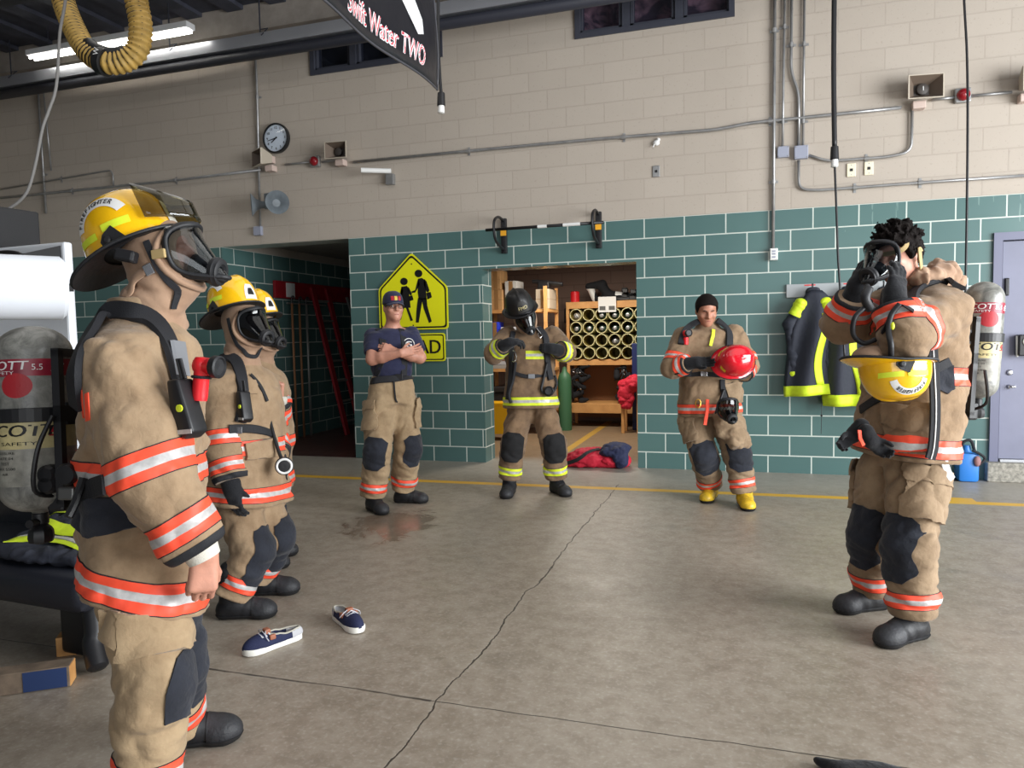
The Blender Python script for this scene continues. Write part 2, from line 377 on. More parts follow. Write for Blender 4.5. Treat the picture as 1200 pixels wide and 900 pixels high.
# alcove and store-room shells
mb = MB(); mb.box((-6.45, 0.32, -0.1), (-6.25, 5.2, 2.9)); tag(mb.build('wall_alcove_left', M_wall), kind='structure')
mb = MB(); mb.box((-4.44, 0.32, -0.1), (-4.24, 5.2, 2.9)); tag(mb.build('wall_alcove_right', M_wall), kind='structure')
mb = MB(); mb.box((-6.45, 5.2, -0.1), (-4.24, 5.4, 2.9)); tag(mb.build('wall_alcove_back', M_wall), kind='structure')
M_tile = mat('ceiling_tile', (150, 148, 142), 0.8, var=0.1)
mb = MB(); mb.box((-6.45, 0.32, 2.72), (-4.24, 5.4, 2.85)); tag(mb.build('ceiling_alcove', M_tile), kind='structure')
def brown_block():
    t = NT('brown_block'); tc = t.n('ShaderNodeTexCoord'); sp = t.n('ShaderNodeSeparateXYZ'); t.l(tc, 'Object', sp, 0)
    cb = t.n('ShaderNodeCombineXYZ'); t.t.links.new(t.math('ADD', sp.outputs[0], sp.outputs[1]), cb.inputs[0]); t.l(sp, 2, cb, 1)
    b = t.n('ShaderNodeTexBrick'); b.inputs['Scale'].default_value = 1.0; b.inputs['Brick Width'].default_value = B_; b.inputs['Row Height'].default_value = R_; b.inputs['Mortar Size'].default_value = 0.006
    b.inputs['Color1'].default_value = rgb(128, 104, 92); b.inputs['Color2'].default_value = rgb(120, 97, 86); b.inputs['Mortar'].default_value = rgb(104, 84, 75)
    t.l(cb, 0, b, 'Vector'); t.l(b, 'Color', t.b, 'Base Color'); set_in(t.b, 'Roughness', 0.75); return t.m
M_brown = brown_block()
SY = 4.1
mb = MB(); mb.box((-4.2, SY, -0.1), (1.0, SY+0.2, 2.9)); tag(mb.build('wall_store_back', M_brown), kind='structure')
mb = MB(); mb.box((-4.1, 0.32, -0.1), (-3.9, SY, 2.9)); tag(mb.build('wall_store_left', M_brown), kind='structure')
mb = MB(); mb.box((0.6, 0.32, -0.1), (0.8, SY, 2.9)); tag(mb.build('wall_store_right', M_brown), kind='structure')
mb = MB(); mb.box((-4.2, 0.32, 2.6), (1.0, SY+0.2, 2.75)); tag(mb.build('ceiling_store', mat('store_ceiling', (110, 96, 88), 0.8)), kind='structure')
# rounded nosing of the pier beside the store-room doorway is modelled as lintel trim
# windows
M_wfr = mat('window_metal', (60, 62, 72), 0.45); M_glass = glassy('window_glass', (225, 228, 235), 0.02, 0.9)
def pink():
    t = NT('reflected_insulation'); tc = t.n('ShaderNodeTexCoord'); n = t.n('ShaderNodeTexNoise', _Scale=2.6, _Detail=4.0, _Distortion=2.5); t.l(tc, 'Object', n, 'Vector')
    r = t.n('ShaderNodeValToRGB'); t.l(n, 'Fac', r, 'Fac'); r.color_ramp.elements[0].color = rgb(88, 72, 82); r.color_ramp.elements[1].color = rgb(226, 172, 178); r.color_ramp.elements[0].position = 0.42; r.color_ramp.elements[1].position = 0.7
    t.l(r, 'Color', t.b, 'Base Color'); set_in(t.b, 'Roughness', 0.8); return t.m
M_pink = pink()  # pink reflection in the panes, painted as colour on the panel behind them
def window(n, W, npane, m_back):
    x0, x1, z0, z1 = W; root = thing('window_%d' % n, None, None, ((x0+x1)/2, 0.0, z0)); tag(root, kind='structure')
    f = MB(); t = 0.055
    f.box((x0, -0.02, z0), (x1, 0.14, z0+t)).box((x0, -0.02, z1-t), (x1, 0.14, z1)).box((x0, -0.02, z0+t), (x0+t, 0.14, z1-t)).box((x1-t, -0.02, z0+t), (x1, 0.14, z1-t))
    w = (x1-x0)/npane
    for k in range(1, npane): f.box((x0+k*w-0.04, -0.01, z0+t), (x0+k*w+0.04, 0.14, z1-t))
    for k in range(npane):
        a, b = x0+k*w+0.045, x0+(k+1)*w-0.045
        f.box((a, 0.01, z0+t), (a+0.03, 0.12, z1-t)).box((b-0.03, 0.01, z0+t), (b, 0.12, z1-t)).box((a, 0.01, z0+t), (b, 0.12, z0+t+0.03))
    f.build('window_frame', M_wfr, root)
    for k in range(npane):
        g = MB(); g.box((x0+k*w+0.06, 0.06, z0+t), (x0+(k+1)*w-0.06, 0.066, z1-t)); g.build('pane', M_glass, root)
    g = MB(); g.box((x0+0.03, 0.20, z0+0.03), (x1-0.03, 0.24, z1-0.03)); g.build('backing_panel', m_back, root)
window(1, WIN1, 3, M_pink); window(2, WIN2, 3, mat('dark_backing', (50, 52, 60), 0.8))
# steel door with frame, concrete step
M_door = mat('door_paint', (118, 120, 140), 0.45, var=0.06, vscale=2); M_dfr = mat('door_frame_paint', (104, 106, 128), 0.4)
M_chr = mat('brushed_metal', (190, 190, 192), 0.25, 0.9); M_blk = mat('black_plastic', (22, 22, 25), 0.45); M_blkf = mat('black_fabric', (24, 25, 30), 0.85, bump=0.3, bscale=300)
root = thing('door_1', None, None, (2.67, 0, 0.18)); tag(root, kind='structure')
mb = MB(); mb.box((2.15, -0.03, 0.18), (2.22, 0.14, 2.27)).box((3.13, -0.03, 0.18), (3.2, 0.14, 2.27)).box((2.22, -0.03, 2.20), (3.13, 0.14, 2.27)).box((2.22, 0.05, 0.18), (2.25, 0.14, 2.20)); mb.build('door_frame', M_dfr, root)
mb = MB(); mb.box((2.235, 0.015, 0.205), (3.12, 0.06, 2.19)); mb.build('door_panel', M_door, root)
mb = MB(); mb.box((2.25, -0.012, 1.70), (2.285, 0.016, 1.86), bev=0.008); mb.build('latch_guard', M_blk, root)
mb = MB()
for z, r in ((1.00, 0.026), (0.87, 0.02)):
    mb.lathe([(r, 0), (r, 0.012), (r*0.7, 0.02), (r*0.3, 0.022)], 14, frame((2.31, 0.015, z), y=(0, 0, 1), z=(0, -1, 0)))
mb.box((2.305, -0.045, 0.86), (2.345, -0.005, 0.885), bev=0.008)
mb.build('door_lock', M_chr, root)
mb = MB(); mb.box((2.62, 0.006, 1.62), (2.75, 0.016, 1.71)); mb.build('door_sign', M_dark, root)
mb = MB(); mb.box((2.12, -0.10, 0.0), (3.3, 0.3, 0.178), bev=0.01); tag(mb.build('door_step', mat('step_concrete', (150, 146, 136), 0.85, var=0.3, vscale=30)), kind='structure')
mb = MB(); mb.box((2.235, -0.035, 0.179), (3.13, 0.05, 0.202)); tag(mb.build('trim_4', mat('threshold', (180, 182, 186), 0.35, 0.6)), kind='structure')
# ================================================================== things on the wall and overhead
M_cond = mat('galvanized', (158, 158, 158), 0.35, 0.6, var=0.1, vscale=8); M_box = mat('grey_box', (150, 154, 170), 0.45); M_ivory = mat('ivory_plate', (226, 218, 192), 0.5)
M_horn = mat('beige_horn', (176, 166, 150), 0.5); M_hornd = mat('horn_throat', (58, 52, 48), 0.6); M_redl = mat('red_lens', (130, 20, 30), 0.15); M_greyh = mat('grey_horn', (112, 120, 126), 0.5, var=0.15)
def wz(px, py, y=-0.02): p = on_wall(px, py, y); return p
def conduit(label, pts, r=0.013, clips=(), name='conduit', y=-0.028):
    P = [on_wall(p[0], p[1], y) if len(p) == 2 else np.array(p) for p in pts]
    root = thing(name, label, 'conduit', P[0]); Q = [P[0]]
    for i in range(1, len(P)-1):           # round the bends
        a, b, c = P[i-1], P[i], P[i+1]; k = min(0.12, 0.45*np.linalg.norm(a-b), 0.45*np.linalg.norm(c-b)); u, v = nrm(a-b), nrm(c-b)
        for t in np.linspace(0, 1, 7): Q.append((1-t)**2*(b+u*k)+2*t*(1-t)*b+t*t*(b+v*k))
    Q.append(P[-1]); m = MB(); m.tube(Q, r, 10); m.build('pipe', M_cond, root, smooth=True)
    L = [np.linalg.norm(P[i+1]-P[i]) for i in range(len(P)-1)]
    for f in clips:
        s = f*sum(L); i = 0
        while s > L[i] and i < len(L)-1: s -= L[i]; i += 1
        d = nrm(P[i+1]-P[i]); c = P[i]+d*s; m = MB(); m.tube([c-d*0.02, c+d*0.02], r*1.5, 10); w = np.cross(d, (0, 1, 0)); m.box((-0.012, -0.045, -0.003), (0.012, 0.045, 0.001), X=frame(np.array((c[0], -0.005, c[2])), y=w, z=(0, -1, 0))); m.build('clip', M_cond, root)
    return root
conduit('long conduit running along the upper wall from far left to the clock', [(0, 232), (60, 226), (200, 212), (306, 199)], 0.016, (0.3, 0.7))
conduit('conduit along the upper wall between clock speakers and vertical pipes', [(414, 190), (560, 176), (700, 163), (840, 152), (880, 144), (980, 134), (1056, 126)], 0.016, (0.25, 0.55, 0.8))
conduit('vertical pipe that passes behind the clock down to a grey box', [(299, 62), (301, 100), (305, 266)], 0.014, (0.25, 0.6))
conduit('short pipe with a bend at far left above long conduit', [(0, 222), (132, 199), (133, 217)], 0.010, (0.5,))
conduit('vertical pipe at far left under the roof rail', [(44, 97), (54, 250)], 0.014, (0.7,))
conduit('second vertical pipe at far left close beside another', [(50, 97), (60, 200)], 0.010, ())
conduit('longest vertical pipe running down to the white switch box', [(908, -30), (907, 140), (906, 292)], 0.016, (0.2, 0.75))
conduit('vertical pipe ending at the smaller grey junction box', [(920, -30), (918, 100), (917, 172)], 0.012, (0.3, 0.85))
conduit('vertical pipe with an offset bend above the larger junction box', [(928, -30), (927, 85), (936, 108), (936, 172)], 0.014, (0.4,))
conduit('rightmost straight pipe above the larger junction box', [(943, -30), (941, 172)], 0.012, (0.4, 0.85))
conduit('pipe looping from larger junction box under the outlets up to speaker', [(948, 182), (970, 189), (1040, 184), (1068, 178), (1069, 126)], 0.013, (0.4,))
conduit('pipe dropping from larger junction box and running right above teal tiles', [(936, 188), (936, 222), (960, 223), (1080, 214), (1210, 205)], 0.013, (0.35, 0.6))
conduit('short conduit between the left speakers and red strobe', [(334, 193), (364, 190)], 0.012)
conduit('short conduit between red strobe and the second speaker', [(378, 190), (392, 188)], 0.012)
conduit('short conduit between right speaker and red strobe light', [(1092, 117), (1120, 114)], 0.013)
conduit('short conduit from red strobe to the rightmost speaker', [(1134, 113), (1186, 108)], 0.013)
def wall_box(label, px, py, w, h, d, m, name, cat='junction box', details=None):
    p = on_wall(px, py); r = thing(name, label, cat, p); b = MB(); b.box((p[0]-w/2, -d, p[2]-h/2), (p[0]+w/2, 0.0, p[2]+h/2), bev=0.006); b.build('cover', m, r)
    if details == 'screws':
        for sx in (-1, 1):
            for sz in (-1, 1): b = MB(); b.lathe([(0.006, 0), (0.004, 0.003), (0, 0.003)], 8, frame(np.array((p[0]+sx*w*0.4, -d, p[2]+sz*h*0.4)), y=(0, 0, 1), z=(0, -1, 0))); b.build('screw', M_cond, r)
    if details == 'jack':
        b = MB(); b.box((p[0]-0.013, -d-0.003, p[2]-0.013), (p[0]+0.013, -d+0.001, p[2]+0.013)); b.build('socket', M_blk, r)
        b = MB()
        for sz in (-1, 1): b.lathe([(0.005, 0), (0, 0.003)], 8, frame(np.array((p[0], -d, p[2]+sz*h*0.36)), y=(0, 0, 1), z=(0, -1, 0)))
        b.build('screw', M_cond, r)
    if details == 'switch':
        b = MB(); b.box((p[0]-w*0.42, -d-0.006, p[2]-h*0.42), (p[0]+w*0.42, -d, p[2]+h*0.42), bev=0.003); b.build('face_plate', M_white_, r)
        b = MB()
        for zz in (-0.25, 0.02, 0.24): b.box((p[0]-w*0.22, -d-0.009, p[2]+h*zz-0.008), (p[0]+w*0.22, -d-0.005, p[2]+h*zz+0.008))
        b.build('receptacle', M_box, r)
    return r
M_white_ = mat('white_plate', (226, 226, 224), 0.4)
wall_box('smaller grey junction box left of the other one', 917.5, 179, 0.105, 0.105, 0.05, M_box, 'junction_box', details='screws')
wall_box('larger grey junction box beside the smaller one', 938.5, 179.5, 0.125, 0.125, 0.06, M_box, 'junction_box', details='screws')
wall_box('left ivory wall outlet under the curved conduit', 997.5, 199.5, 0.08, 0.125, 0.015, M_ivory, 'wall_outlet', 'outlet', 'jack')
wall_box('right ivory wall outlet under the curved conduit', 1018, 197.5, 0.08, 0.125, 0.015, M_ivory, 'wall_outlet', 'outlet', 'jack')
wall_box('lone steel outlet plate low on the beige wall', 769, 201, 0.075, 0.115, 0.012, M_cond, 'wall_outlet', 'outlet', 'jack')
wall_box('white box at the end of the long pipe on teal tile', 906.5, 298.5, 0.075, 0.115, 0.06, M_white_, 'switch_box', 'switch box', 'switch')
wall_box('small grey box on the beam above the dark alcove', 304, 271, 0.11, 0.11, 0.05, M_box, 'junction_box', details='screws')
p = on_wall(769.5, 168); m = MB(); m.ball((p[0], -0.02, p[2]), (0.035, 0.025, 0.03), 12); m.ball((p[0]+0.02, -0.02, p[2]+0.03), (0.02, 0.02, 0.02), 8); m.tube([(p[0]-0.02, -0.03, p[2]-0.01), (p[0]-0.03, -0.05, p[2]-0.05)], 0.006, 6); tag(m.build('pipe_stub', M_white_, None, smooth=True), 'small pale pipe stub left in the beige wall', 'pipe stub')
def speaker(label, px, py, yaw, s=1.0):
    p = on_wall(px, py); r = thing('wall_speaker', label, 'speaker', p); d = nrm((math.sin(yaw), -math.cos(yaw), 0.02)); X = frame(p+d*0.16, y=(0, 0, 1), z=d)
    w, h = 0.135*s, 0.095*s; b = MB(); ring = lambda k, z: [np.array((sx*w*k, sz*h*k, z)) for sx, sz in ((-1, -1), (1, -1), (1, 1), (-1, 1))]
    V = ring(1.0, 0.05)+ring(0.92, 0.05)+ring(0.42, -0.07)+ring(1.0, 0.035)+ring(0.5, -0.12); F = []
    for a, c in ((0, 4), (4, 8)): F += [(a+i, a+(i+1) % 4, c+(i+1) % 4, c+i) for i in range(4)]
    F += [(0+i, 12+i, 12+(i+1) % 4, (i+1) % 4) for i in range(4)]+[(12+i, 16+i, 16+(i+1) % 4, 12+(i+1) % 4) for i in range(4)]+[(16, 17, 18, 19)]
    b.add(V, F[:4]+F[8:], 0, X); b.add(V, F[4:8], 1, X); b.build('horn', [M_horn, mat('horn_inside', (104, 90, 78), 0.6)], r)
    b = MB(); b.box((-w*0.45, -h*0.45, -0.085), (w*0.45, h*0.45, -0.068), X=X); b.build('throat', M_hornd, r)
    b = MB(); b.lathe([(0.045*s, -0.07), (0.045*s, -0.03), (0.03*s, -0.02), (0, -0.02)], 18, X); b.build('driver', M_hornd, r, smooth=True, auto=0.7)
    b = MB(); b.box((p[0]-0.055, -0.10, p[2]-h-0.05), (p[0]+0.055, 0.0, p[2]-h+0.02), bev=0.008); b.box((p[0]-0.03, -0.07, p[2]-0.04), (p[0]+0.03, 0.0, p[2]+0.04)); b.build('back_box', mat('pinkish_box', (196, 176, 166), 0.5), r)
    if s < 1.11: return r
    b = MB(); add_text(b, 'I', X[:3, 3]-d*0.018, X[:3, 0], X[:3, 1], 0.05*s, 0); b.build('marking', M_white_, r); return r
speaker('horn speaker right under the wall clock, angled left', 320, 188, -0.55)
speaker('horn speaker second right of the wall clock', 402, 181, 0.1)
speaker('large horn speaker on right part of wall above two ivory outlets', 1075, 110, 0.15, 1.12)
speaker('horn speaker cut by the right picture edge', 1200, 101, 0.3, 1.1)
def strobe(label, px, py):
    p = on_wall(px, py); r = thing('strobe_light', label, 'alarm light', p); b = MB(); b.box((p[0]-0.065, -0.05, p[2]-0.065), (p[0]+0.065, 0, p[2]+0.065), bev=0.012); b.build('housing', M_cond, r)
    b = MB(); b.lathe([(0.055, 0), (0.055, 0.015), (0.042, 0.04), (0.02, 0.05), (0, 0.052)], 20, frame(np.array((p[0], -0.05, p[2])), y=(0, 0, 1), z=(0, -1, 0))); b.build('lens', M_redl, r, smooth=True)
strobe('red alarm light between the two speakers near the clock', 371, 190); strobe('red alarm light between the two right-hand speakers', 1127, 113)
# clock
p = on_wall(326, 163); r = thing('wall_clock', 'round black-rimmed wall clock with white face', 'clock', p); X = frame(p+np.array((0, -0.005, 0)), y=(0, 0, 1), z=(0, -1, 0))
b = MB(); b.lathe([(0.172, 0), (0.178, 0.02), (0.176, 0.055), (0.160, 0.06), (0.156, 0.045)], 40, X, caps=False); b.build('rim', M_ink_ if 'M_ink_' in globals() else mat('clock_rim', (24, 24, 26), 0.4), r, smooth=True, auto=0.7)
b = MB(); b.lathe([(0.160, 0.0), (0.160, 0.040), (0, 0.040)], 40, X); b.build('dial', mat('clock_dial', (230, 234, 240), 0.4), r)
b = MB()
for k in range(1, 13):
    a = PI/2-k*PI/6; add_text(b, str(k), X[:3, 3]+X[:3, 2]*0.042+X[:3, 0]*0.122*math.cos(a)+X[:3, 1]*0.122*math.sin(a), X[:3, 0], X[:3, 1], 0.042, 0, bold=0.001)
b.build('numerals', mat('clock_ink', (24, 24, 26), 0.5), r)
for ang, ln, wd in ((PI/2-(7.72/12)*2*PI, 0.082, 0.008), (PI/2-(43/60)*2*PI, 0.118, 0.006)):
    b = MB(); u = X[:3, 0]*math.cos(ang)+X[:3, 1]*math.sin(ang); v = np.cross(X[:3, 2], u); b.prism([(-0.02, -wd), (ln, -wd*0.5), (ln, wd*0.5), (-0.02, wd)], X[:3, 3]+X[:3, 2]*0.044, u, v, X[:3, 2]*0.003); b.build('clock_hand', mat('clock_hand', (20, 20, 22), 0.4), r)
b = MB(); b.lathe([(0.160, 0.056), (0.08, 0.062), (0, 0.064)], 40, X, caps=False); b.build('crystal', glassy('clock_glass', (240, 244, 248), 0.05, 0.6), r, smooth=True)
# twin grey public-address horns
p = on_wall(327, 240); r = thing('loudspeaker_pair', 'pair of round grey horn loudspeakers on one bracket', 'loudspeaker', p)
b = MB(); b.tube([(p[0], 0, p[2]), (p[0], -0.16, p[2])], 0.02, 10); b.box((p[0]-0.04, -0.012, p[2]-0.06), (p[0]+0.04, 0, p[2]+0.06)); b.lathe([(0.06, 0), (0.06, 0.07), (0.04, 0.08)], 14, frame(np.array((p[0]-0.02, -0.16, p[2]+0.03)), x=(1, 0, 0), z=(0, 0, 1))); b.build('bracket', M_greyh, r, smooth=True, auto=0.6)
for sx, yaw, nm in ((-1, -0.9, 'horn'), (1, 0.75, 'horn')):
    d = nrm((math.sin(yaw), -math.cos(yaw), -0.05)); X = frame(np.array((p[0]+sx*0.06, -0.16, p[2]-0.02)), y=(0, 0, 1), z=d); b = MB()
    b.lathe([(0.0, -0.05), (0.05, -0.05), (0.055, 0.02), (0.04, 0.03), (0.045, 0.06), (0.07, 0.12), (0.13, 0.17), (0.137, 0.175), (0.13, 0.168), (0.06, 0.11), (0.045, 0.09), (0, 0.09)], 26, X); b.build(nm, M_greyh, r, smooth=True, auto=0.9)
# wall bracket lamp (bare strip arm)
p = on_wall(459, 211); q = on_wall(435, 200); r = thing('wall_bracket', 'grey box with a short pale arm on the beige wall', 'bracket', p)
b = MB(); b.box((p[0]-0.05, -0.06, p[2]-0.06), (p[0]+0.05, 0, p[2]+0.06), bev=0.006); b.build('box', M_cond, r); b = MB(); b.tube([(p[0]+0.02, -0.05, p[2]+0.09), (p[0]-0.27, -0.22, p[2]+0.09)], 0.028, 10); b.build('arm', M_white_, r, smooth=True, auto=0.6)
# pull-up bar over the store-room doorway
r = thing('pull_up_bar', 'black pull-up bar on two curved brackets over the store-room doorway', 'exercise bar', on_wall(650, 272)); zb = 2.55
b = MB(); b.tube([(-2.62, -0.34, zb), (-1.36, -0.34, zb)], 0.016, 12); b.build('bar', M_blk, r, smooth=True)
for xx in (-2.52, -1.47):
    b = MB(); b.box((xx-0.03, -0.05, zb-0.22), (xx+0.03, 0.0, zb+0.16), bev=0.006); b.tube(spline([(xx, -0.03, zb+0.13), (xx, -0.2, zb+0.15), (xx, -0.34, zb+0.10), (xx, -0.37, zb), (xx, -0.30, zb-0.12), (xx, -0.04, zb-0.18)], 6), 0.015, 8); b.build('bracket', M_blk, r, smooth=True, auto=0.6)
    b = MB(); b.box((xx-0.032, -0.055, zb-0.03), (xx+0.032, -0.048, zb+0.05)); b.build('warning_label', mat('label_orange', (236, 170, 40), 0.5), r)
b = MB(); b.tube([(-2.05, -0.34, zb), (-1.95, -0.34, zb)], 0.0175, 12); b.tube([(-1.78, -0.34, zb), (-1.60, -0.34, zb)], 0.0175, 12); b.build('grip_tape', M_white_, r)
# school-crossing sign and plaque
M_sgn = mat('sign_yellow_green', (228, 226, 20), 0.35); M_sgk = mat('sign_black', (16, 16, 16), 0.4)
r = thing('crossing_sign', 'fluorescent yellow pentagon sign with two black walking figures', 'sign', (-3.63, 0, 1.5)); Y0 = -0.03
xc, xl, xr, zb, zs, zt = -3.64, -4.07, -3.205, 1.52, 2.00, 2.40
def rounded(poly, rad, n=5):
    out = []; m = len(poly); P = [np.array(p, float) for p in poly]
    for i in range(m):
        a, b_, c_ = P[i-1], P[i], P[(i+1) % m]; u, v = nrm(a-b_), nrm(c_-b_)
        for t in np.linspace(0, 1, n): out.append(tuple((1-t)**2*(b_+u*rad)+2*t*(1-t)*b_+t*t*(b_+v*rad)))
    return out
def pent(inset): i = inset; return rounded([(xl+i, zb+i), (xr-i, zb+i), (xr-i, zs-i*0.4), (xc, zt-i*1.45), (xl+i, zs-i*0.4)], 0.04)
E3 = (np.zeros(3), np.array((1., 0, 0)), np.array((0, 0, 1.)))
def plate(mb, poly, y, th, mi=0): mb.prism(poly, np.array((0, y, 0)), (1, 0, 0), (0, 0, 1), (0, th, 0), mi)
b = MB(); plate(b, pent(0), Y0, 0.012); b.build('panel', M_sgn, r)
b = MB(); A, B2_ = pent(0.016), pent(0.034); n = len(A); b.add([(x, Y0-0.002, z) for x, z in A]+[(x, Y0-0.002, z) for x, z in B2_], [(i, (i+1) % n, n+(i+1) % n, n+i) for i in range(n)]); b.build('border', M_sgk, r)
b = MB()
def blob(pts): plate(b, pts, Y0-0.003, 0.0025)
def fig_px(pts): return [tuple(on_wall(400+x/6, 260+y/6, Y0)[[0, 2]]) for x, y in pts]
CIR = {}
for cx, cy, rr in ((543, 363, 27), (441, 419, 26)): CIR[cx] = (fig_px([(cx+rr*math.cos(t), cy+rr*math.sin(t)) for t in np.linspace(0, 2*PI, 22, endpoint=False)]))
blob(CIR[543])
for poly in ([(540, 400), (566, 394), (590, 410), (600, 545), (545, 545), (538, 500)], [(540, 535), (572, 540), (562, 600), (545, 708), (524, 708), (530, 610)], [(565, 540), (600, 535), (605, 590), (636, 700), (618, 712), (580, 610)], [(585, 402), (600, 420), (620, 480), (612, 496), (600, 492), (580, 440)], [(540, 402), (552, 440), (520, 497), (498, 500), (492, 490), (520, 480)],
             [(598, 500), (628, 492), (637, 530), (606, 546)]): blob(fig_px(poly))
b.build('walking_figure', M_sgk, r); b = MB(); blob(CIR[441])
for poly in ([(424, 456), (462, 450), (474, 480), (488, 604), (420, 606), (428, 540), (416, 500)], [(425, 604), (442, 604), (420, 688), (404, 684)], [(455, 604), (472, 604), (504, 692), (488, 698)], [(462, 455), (476, 462), (498, 508), (488, 520), (474, 500)], [(424, 458), (436, 480), (424, 545), (412, 540), (416, 490)], [(474, 524), (500, 516), (508, 548), (482, 558)]): blob(fig_px(poly))
b.build('walking_figure', M_sgk, r)
b = MB()
for x, z in ((xc, zt-0.13), (xc, zb+0.05)): b.lathe([(0.008, 0), (0.008, 0.003), (0, 0.004)], 10, frame(np.array((x, Y0, z)), y=(0, 0, 1), z=(0, -1, 0)))
b.build('bolt', M_sgk, r)
r = thing('word_sign', 'yellow plaque reading AHEAD in black under the pentagon sign', 'sign', (-3.63, 0, 1.1)); b = MB(); a0, a1, z0, z1 = -4.03, -3.25, 1.155, 1.475
plate(b, rounded([(a0, z0), (a1, z0), (a1, z1), (a0, z1)], 0.035), Y0, 0.012); b.build('panel', M_sgn, r)
b = MB(); A = rounded([(a0+.014, z0+.014), (a1-.014, z0+.014), (a1-.014, z1-.014), (a0+.014, z1-.014)], 0.03); B2_ = rounded([(a0+.027, z0+.027), (a1-.027, z0+.027), (a1-.027, z1-.027), (a0+.027, z1-.027)], 0.024); n = len(A); b.add([(x, Y0-0.002, z) for x, z in A]+[(x, Y0-0.002, z) for x, z in B2_], [(i, (i+1) % n, n+(i+1) % n, n+i) for i in range(n)]); b.build('border', M_sgk, r)
b = MB(); add_text(b, 'AHEAD', np.array(((a0+a1)/2, Y0-0.003, (z0+z1)/2-0.003)), np.array((1., 0, 0)), np.array((0, 0, 1.)), 0.225, 0, bold=0.004, sx=0.92); b.build('lettering', M_sgk, r)

# coat hooks with hi-vis jackets
M_rail = mat('hook_board', (168, 172, 174), 0.4, 0.3); M_jnavy = cloth_ = mat('jacket_navy', (36, 40, 52), 0.75, bump=0.4, bscale=30); M_jlime = mat('jacket_lime', (208, 232, 40), 0.6, var=0.08, vscale=12, bump=0.3, bscale=30)
r = thing('coat_rack', 'grey wall board with coat hooks behind the right firefighter', 'coat rack', (0.9, 0, 1.8)); b = MB(); b.box((0.385, -0.03, 1.745), (1.95, 0.0, 1.875), bev=0.004); b.build('board', M_rail, r)
for k, xx in enumerate((0.62, 0.93, 1.24, 1.55, 1.86)):
    b = MB(); b.tube(spline([(xx, -0.03, 1.82), (xx, -0.07, 1.81), (xx, -0.09, 1.84), (xx, -0.085, 1.87)], 5), 0.008, 8); b.tube(spline([(xx, -0.03, 1.79), (xx, -0.05, 1.765), (xx, -0.065, 1.775)], 5), 0.007, 8); b.build('hook', M_blk, r)
for xx in (0.60, 0.95): b = MB(); b.box((xx-0.05, -0.032, 1.855), (xx+0.05, -0.0305, 1.867)); b.build('red_mark', mat('red_mark', (220, 60, 60), 0.5), r)

# overhead: exhaust rail, hose, ropes, drop cords, banner
M_alu = mat('aluminium_rail', (176, 178, 184), 0.3, 0.7); M_hose = mat('hose_yellow', (196, 160, 84), 0.55, var=0.15, vscale=15); M_hosek = mat('hose_rib', (34, 32, 30), 0.6)
r = thing('exhaust_rail', 'long silver and dark rail hung along the wall under the roof', 'rail', (-5, -0.5, 4.7))
b = MB(); b.box((-10.8, -0.58, 4.80), (4.4, -0.42, 4.85)); b.box((-10.8, -0.58, 4.72), (4.4, -0.55, 4.80)); b.box((-10.8, -0.45, 4.72), (4.4, -0.42, 4.80)); b.build('track', M_alu, r)
b = MB(); b.tube([(-10.8, -0.5, 4.66), (4.4, -0.5, 4.66)], 0.06, 14); b.build('duct', M_dark, r, smooth=True)
for k in range(12):
    b = MB(); x = -10.2+k*1.25; b.tube([(x, -0.5, 4.85), (x, -0.5, CEIL)], 0.008, 6); b.tube([(x, -0.5, 4.92), (x+0.1, -0.5, 4.92), (x+0.1, -0.62, 4.80)], 0.006, 6); b.build('hanger', M_dark, r)
r = thing('exhaust_hose', 'yellow ribbed exhaust hose hanging in a loop at upper left', 'hose', at(120, 60, 5.2))
UPC = lambda q: np.array((q[0], q[1], CEIL+0.02))
hp = spline([UPC(at(62, -60, 5.5))]+[at(*p) for p in ((62, -60, 5.5), (74, 0, 5.45), (88, 36, 5.35), (104, 62, 5.25), (124, 73, 5.2), (145, 72, 5.2), (161, 58, 5.2), (165, 30, 5.2), (160, 0, 5.2), (156, -60, 5.2))]+[UPC(at(156, -60, 5.2))], 14)
L = np.concatenate([[0], np.cumsum(np.linalg.norm(np.diff(hp, axis=0), axis=1))]); S = np.arange(0, L[-1], 0.0055); HP = np.stack([np.interp(S, L, hp[:, k]) for k in range(3)], 1)
b = MB(); b.tube(HP, 0.074+0.006*np.cos(S/0.036*2*PI), 20); b.build('duct', M_hose, r, smooth=True)
b = MB(); Tn = np.gradient(HP, axis=0); Tn /= np.linalg.norm(Tn, axis=1, keepdims=True); pl = nrm(np.cross(Tn[0], Tn[len(Tn)//2])); Nn = np.cross(Tn, pl); ph = S/0.036*2*PI/1.0
S2 = np.arange(0, L[-1], 0.004); i_ = lambda A: np.stack([np.interp(S2, S, A[:, k]) for k in range(3)], 1); H2, N2 = i_(HP), i_(Nn); a2 = S2/0.036*2*PI
b.tube(H2+0.0765*(np.cos(a2)[:, None]*N2+np.sin(a2)[:, None]*pl), 0.0045, 5); b.build('helical_rib', M_hosek, r, smooth=True)
i0 = [np.argmin(np.linalg.norm(HP-at(*p), axis=1)) for p in ((104, 62, 5.25), (150, 70, 5.2))]; sd = HP[i0[0]:i0[1]:6]; sdn = np.gradient(sd, axis=0); 
b = MB(); b.tube(sd+UPV*0.055, 0.055, 12); b.build('saddle', M_blk, r, smooth=True)
b = MB(); q = HP[(i0[0]+i0[1])//2]; b.lathe([(0.088, -0.03), (0.094, -0.028), (0.094, 0.028), (0.088, 0.03)], 24, frame(q, y=UPV, z=Tn[(i0[0]+i0[1])//2])); b.build('clamp_band', M_blk, r, smooth=True, auto=0.6)
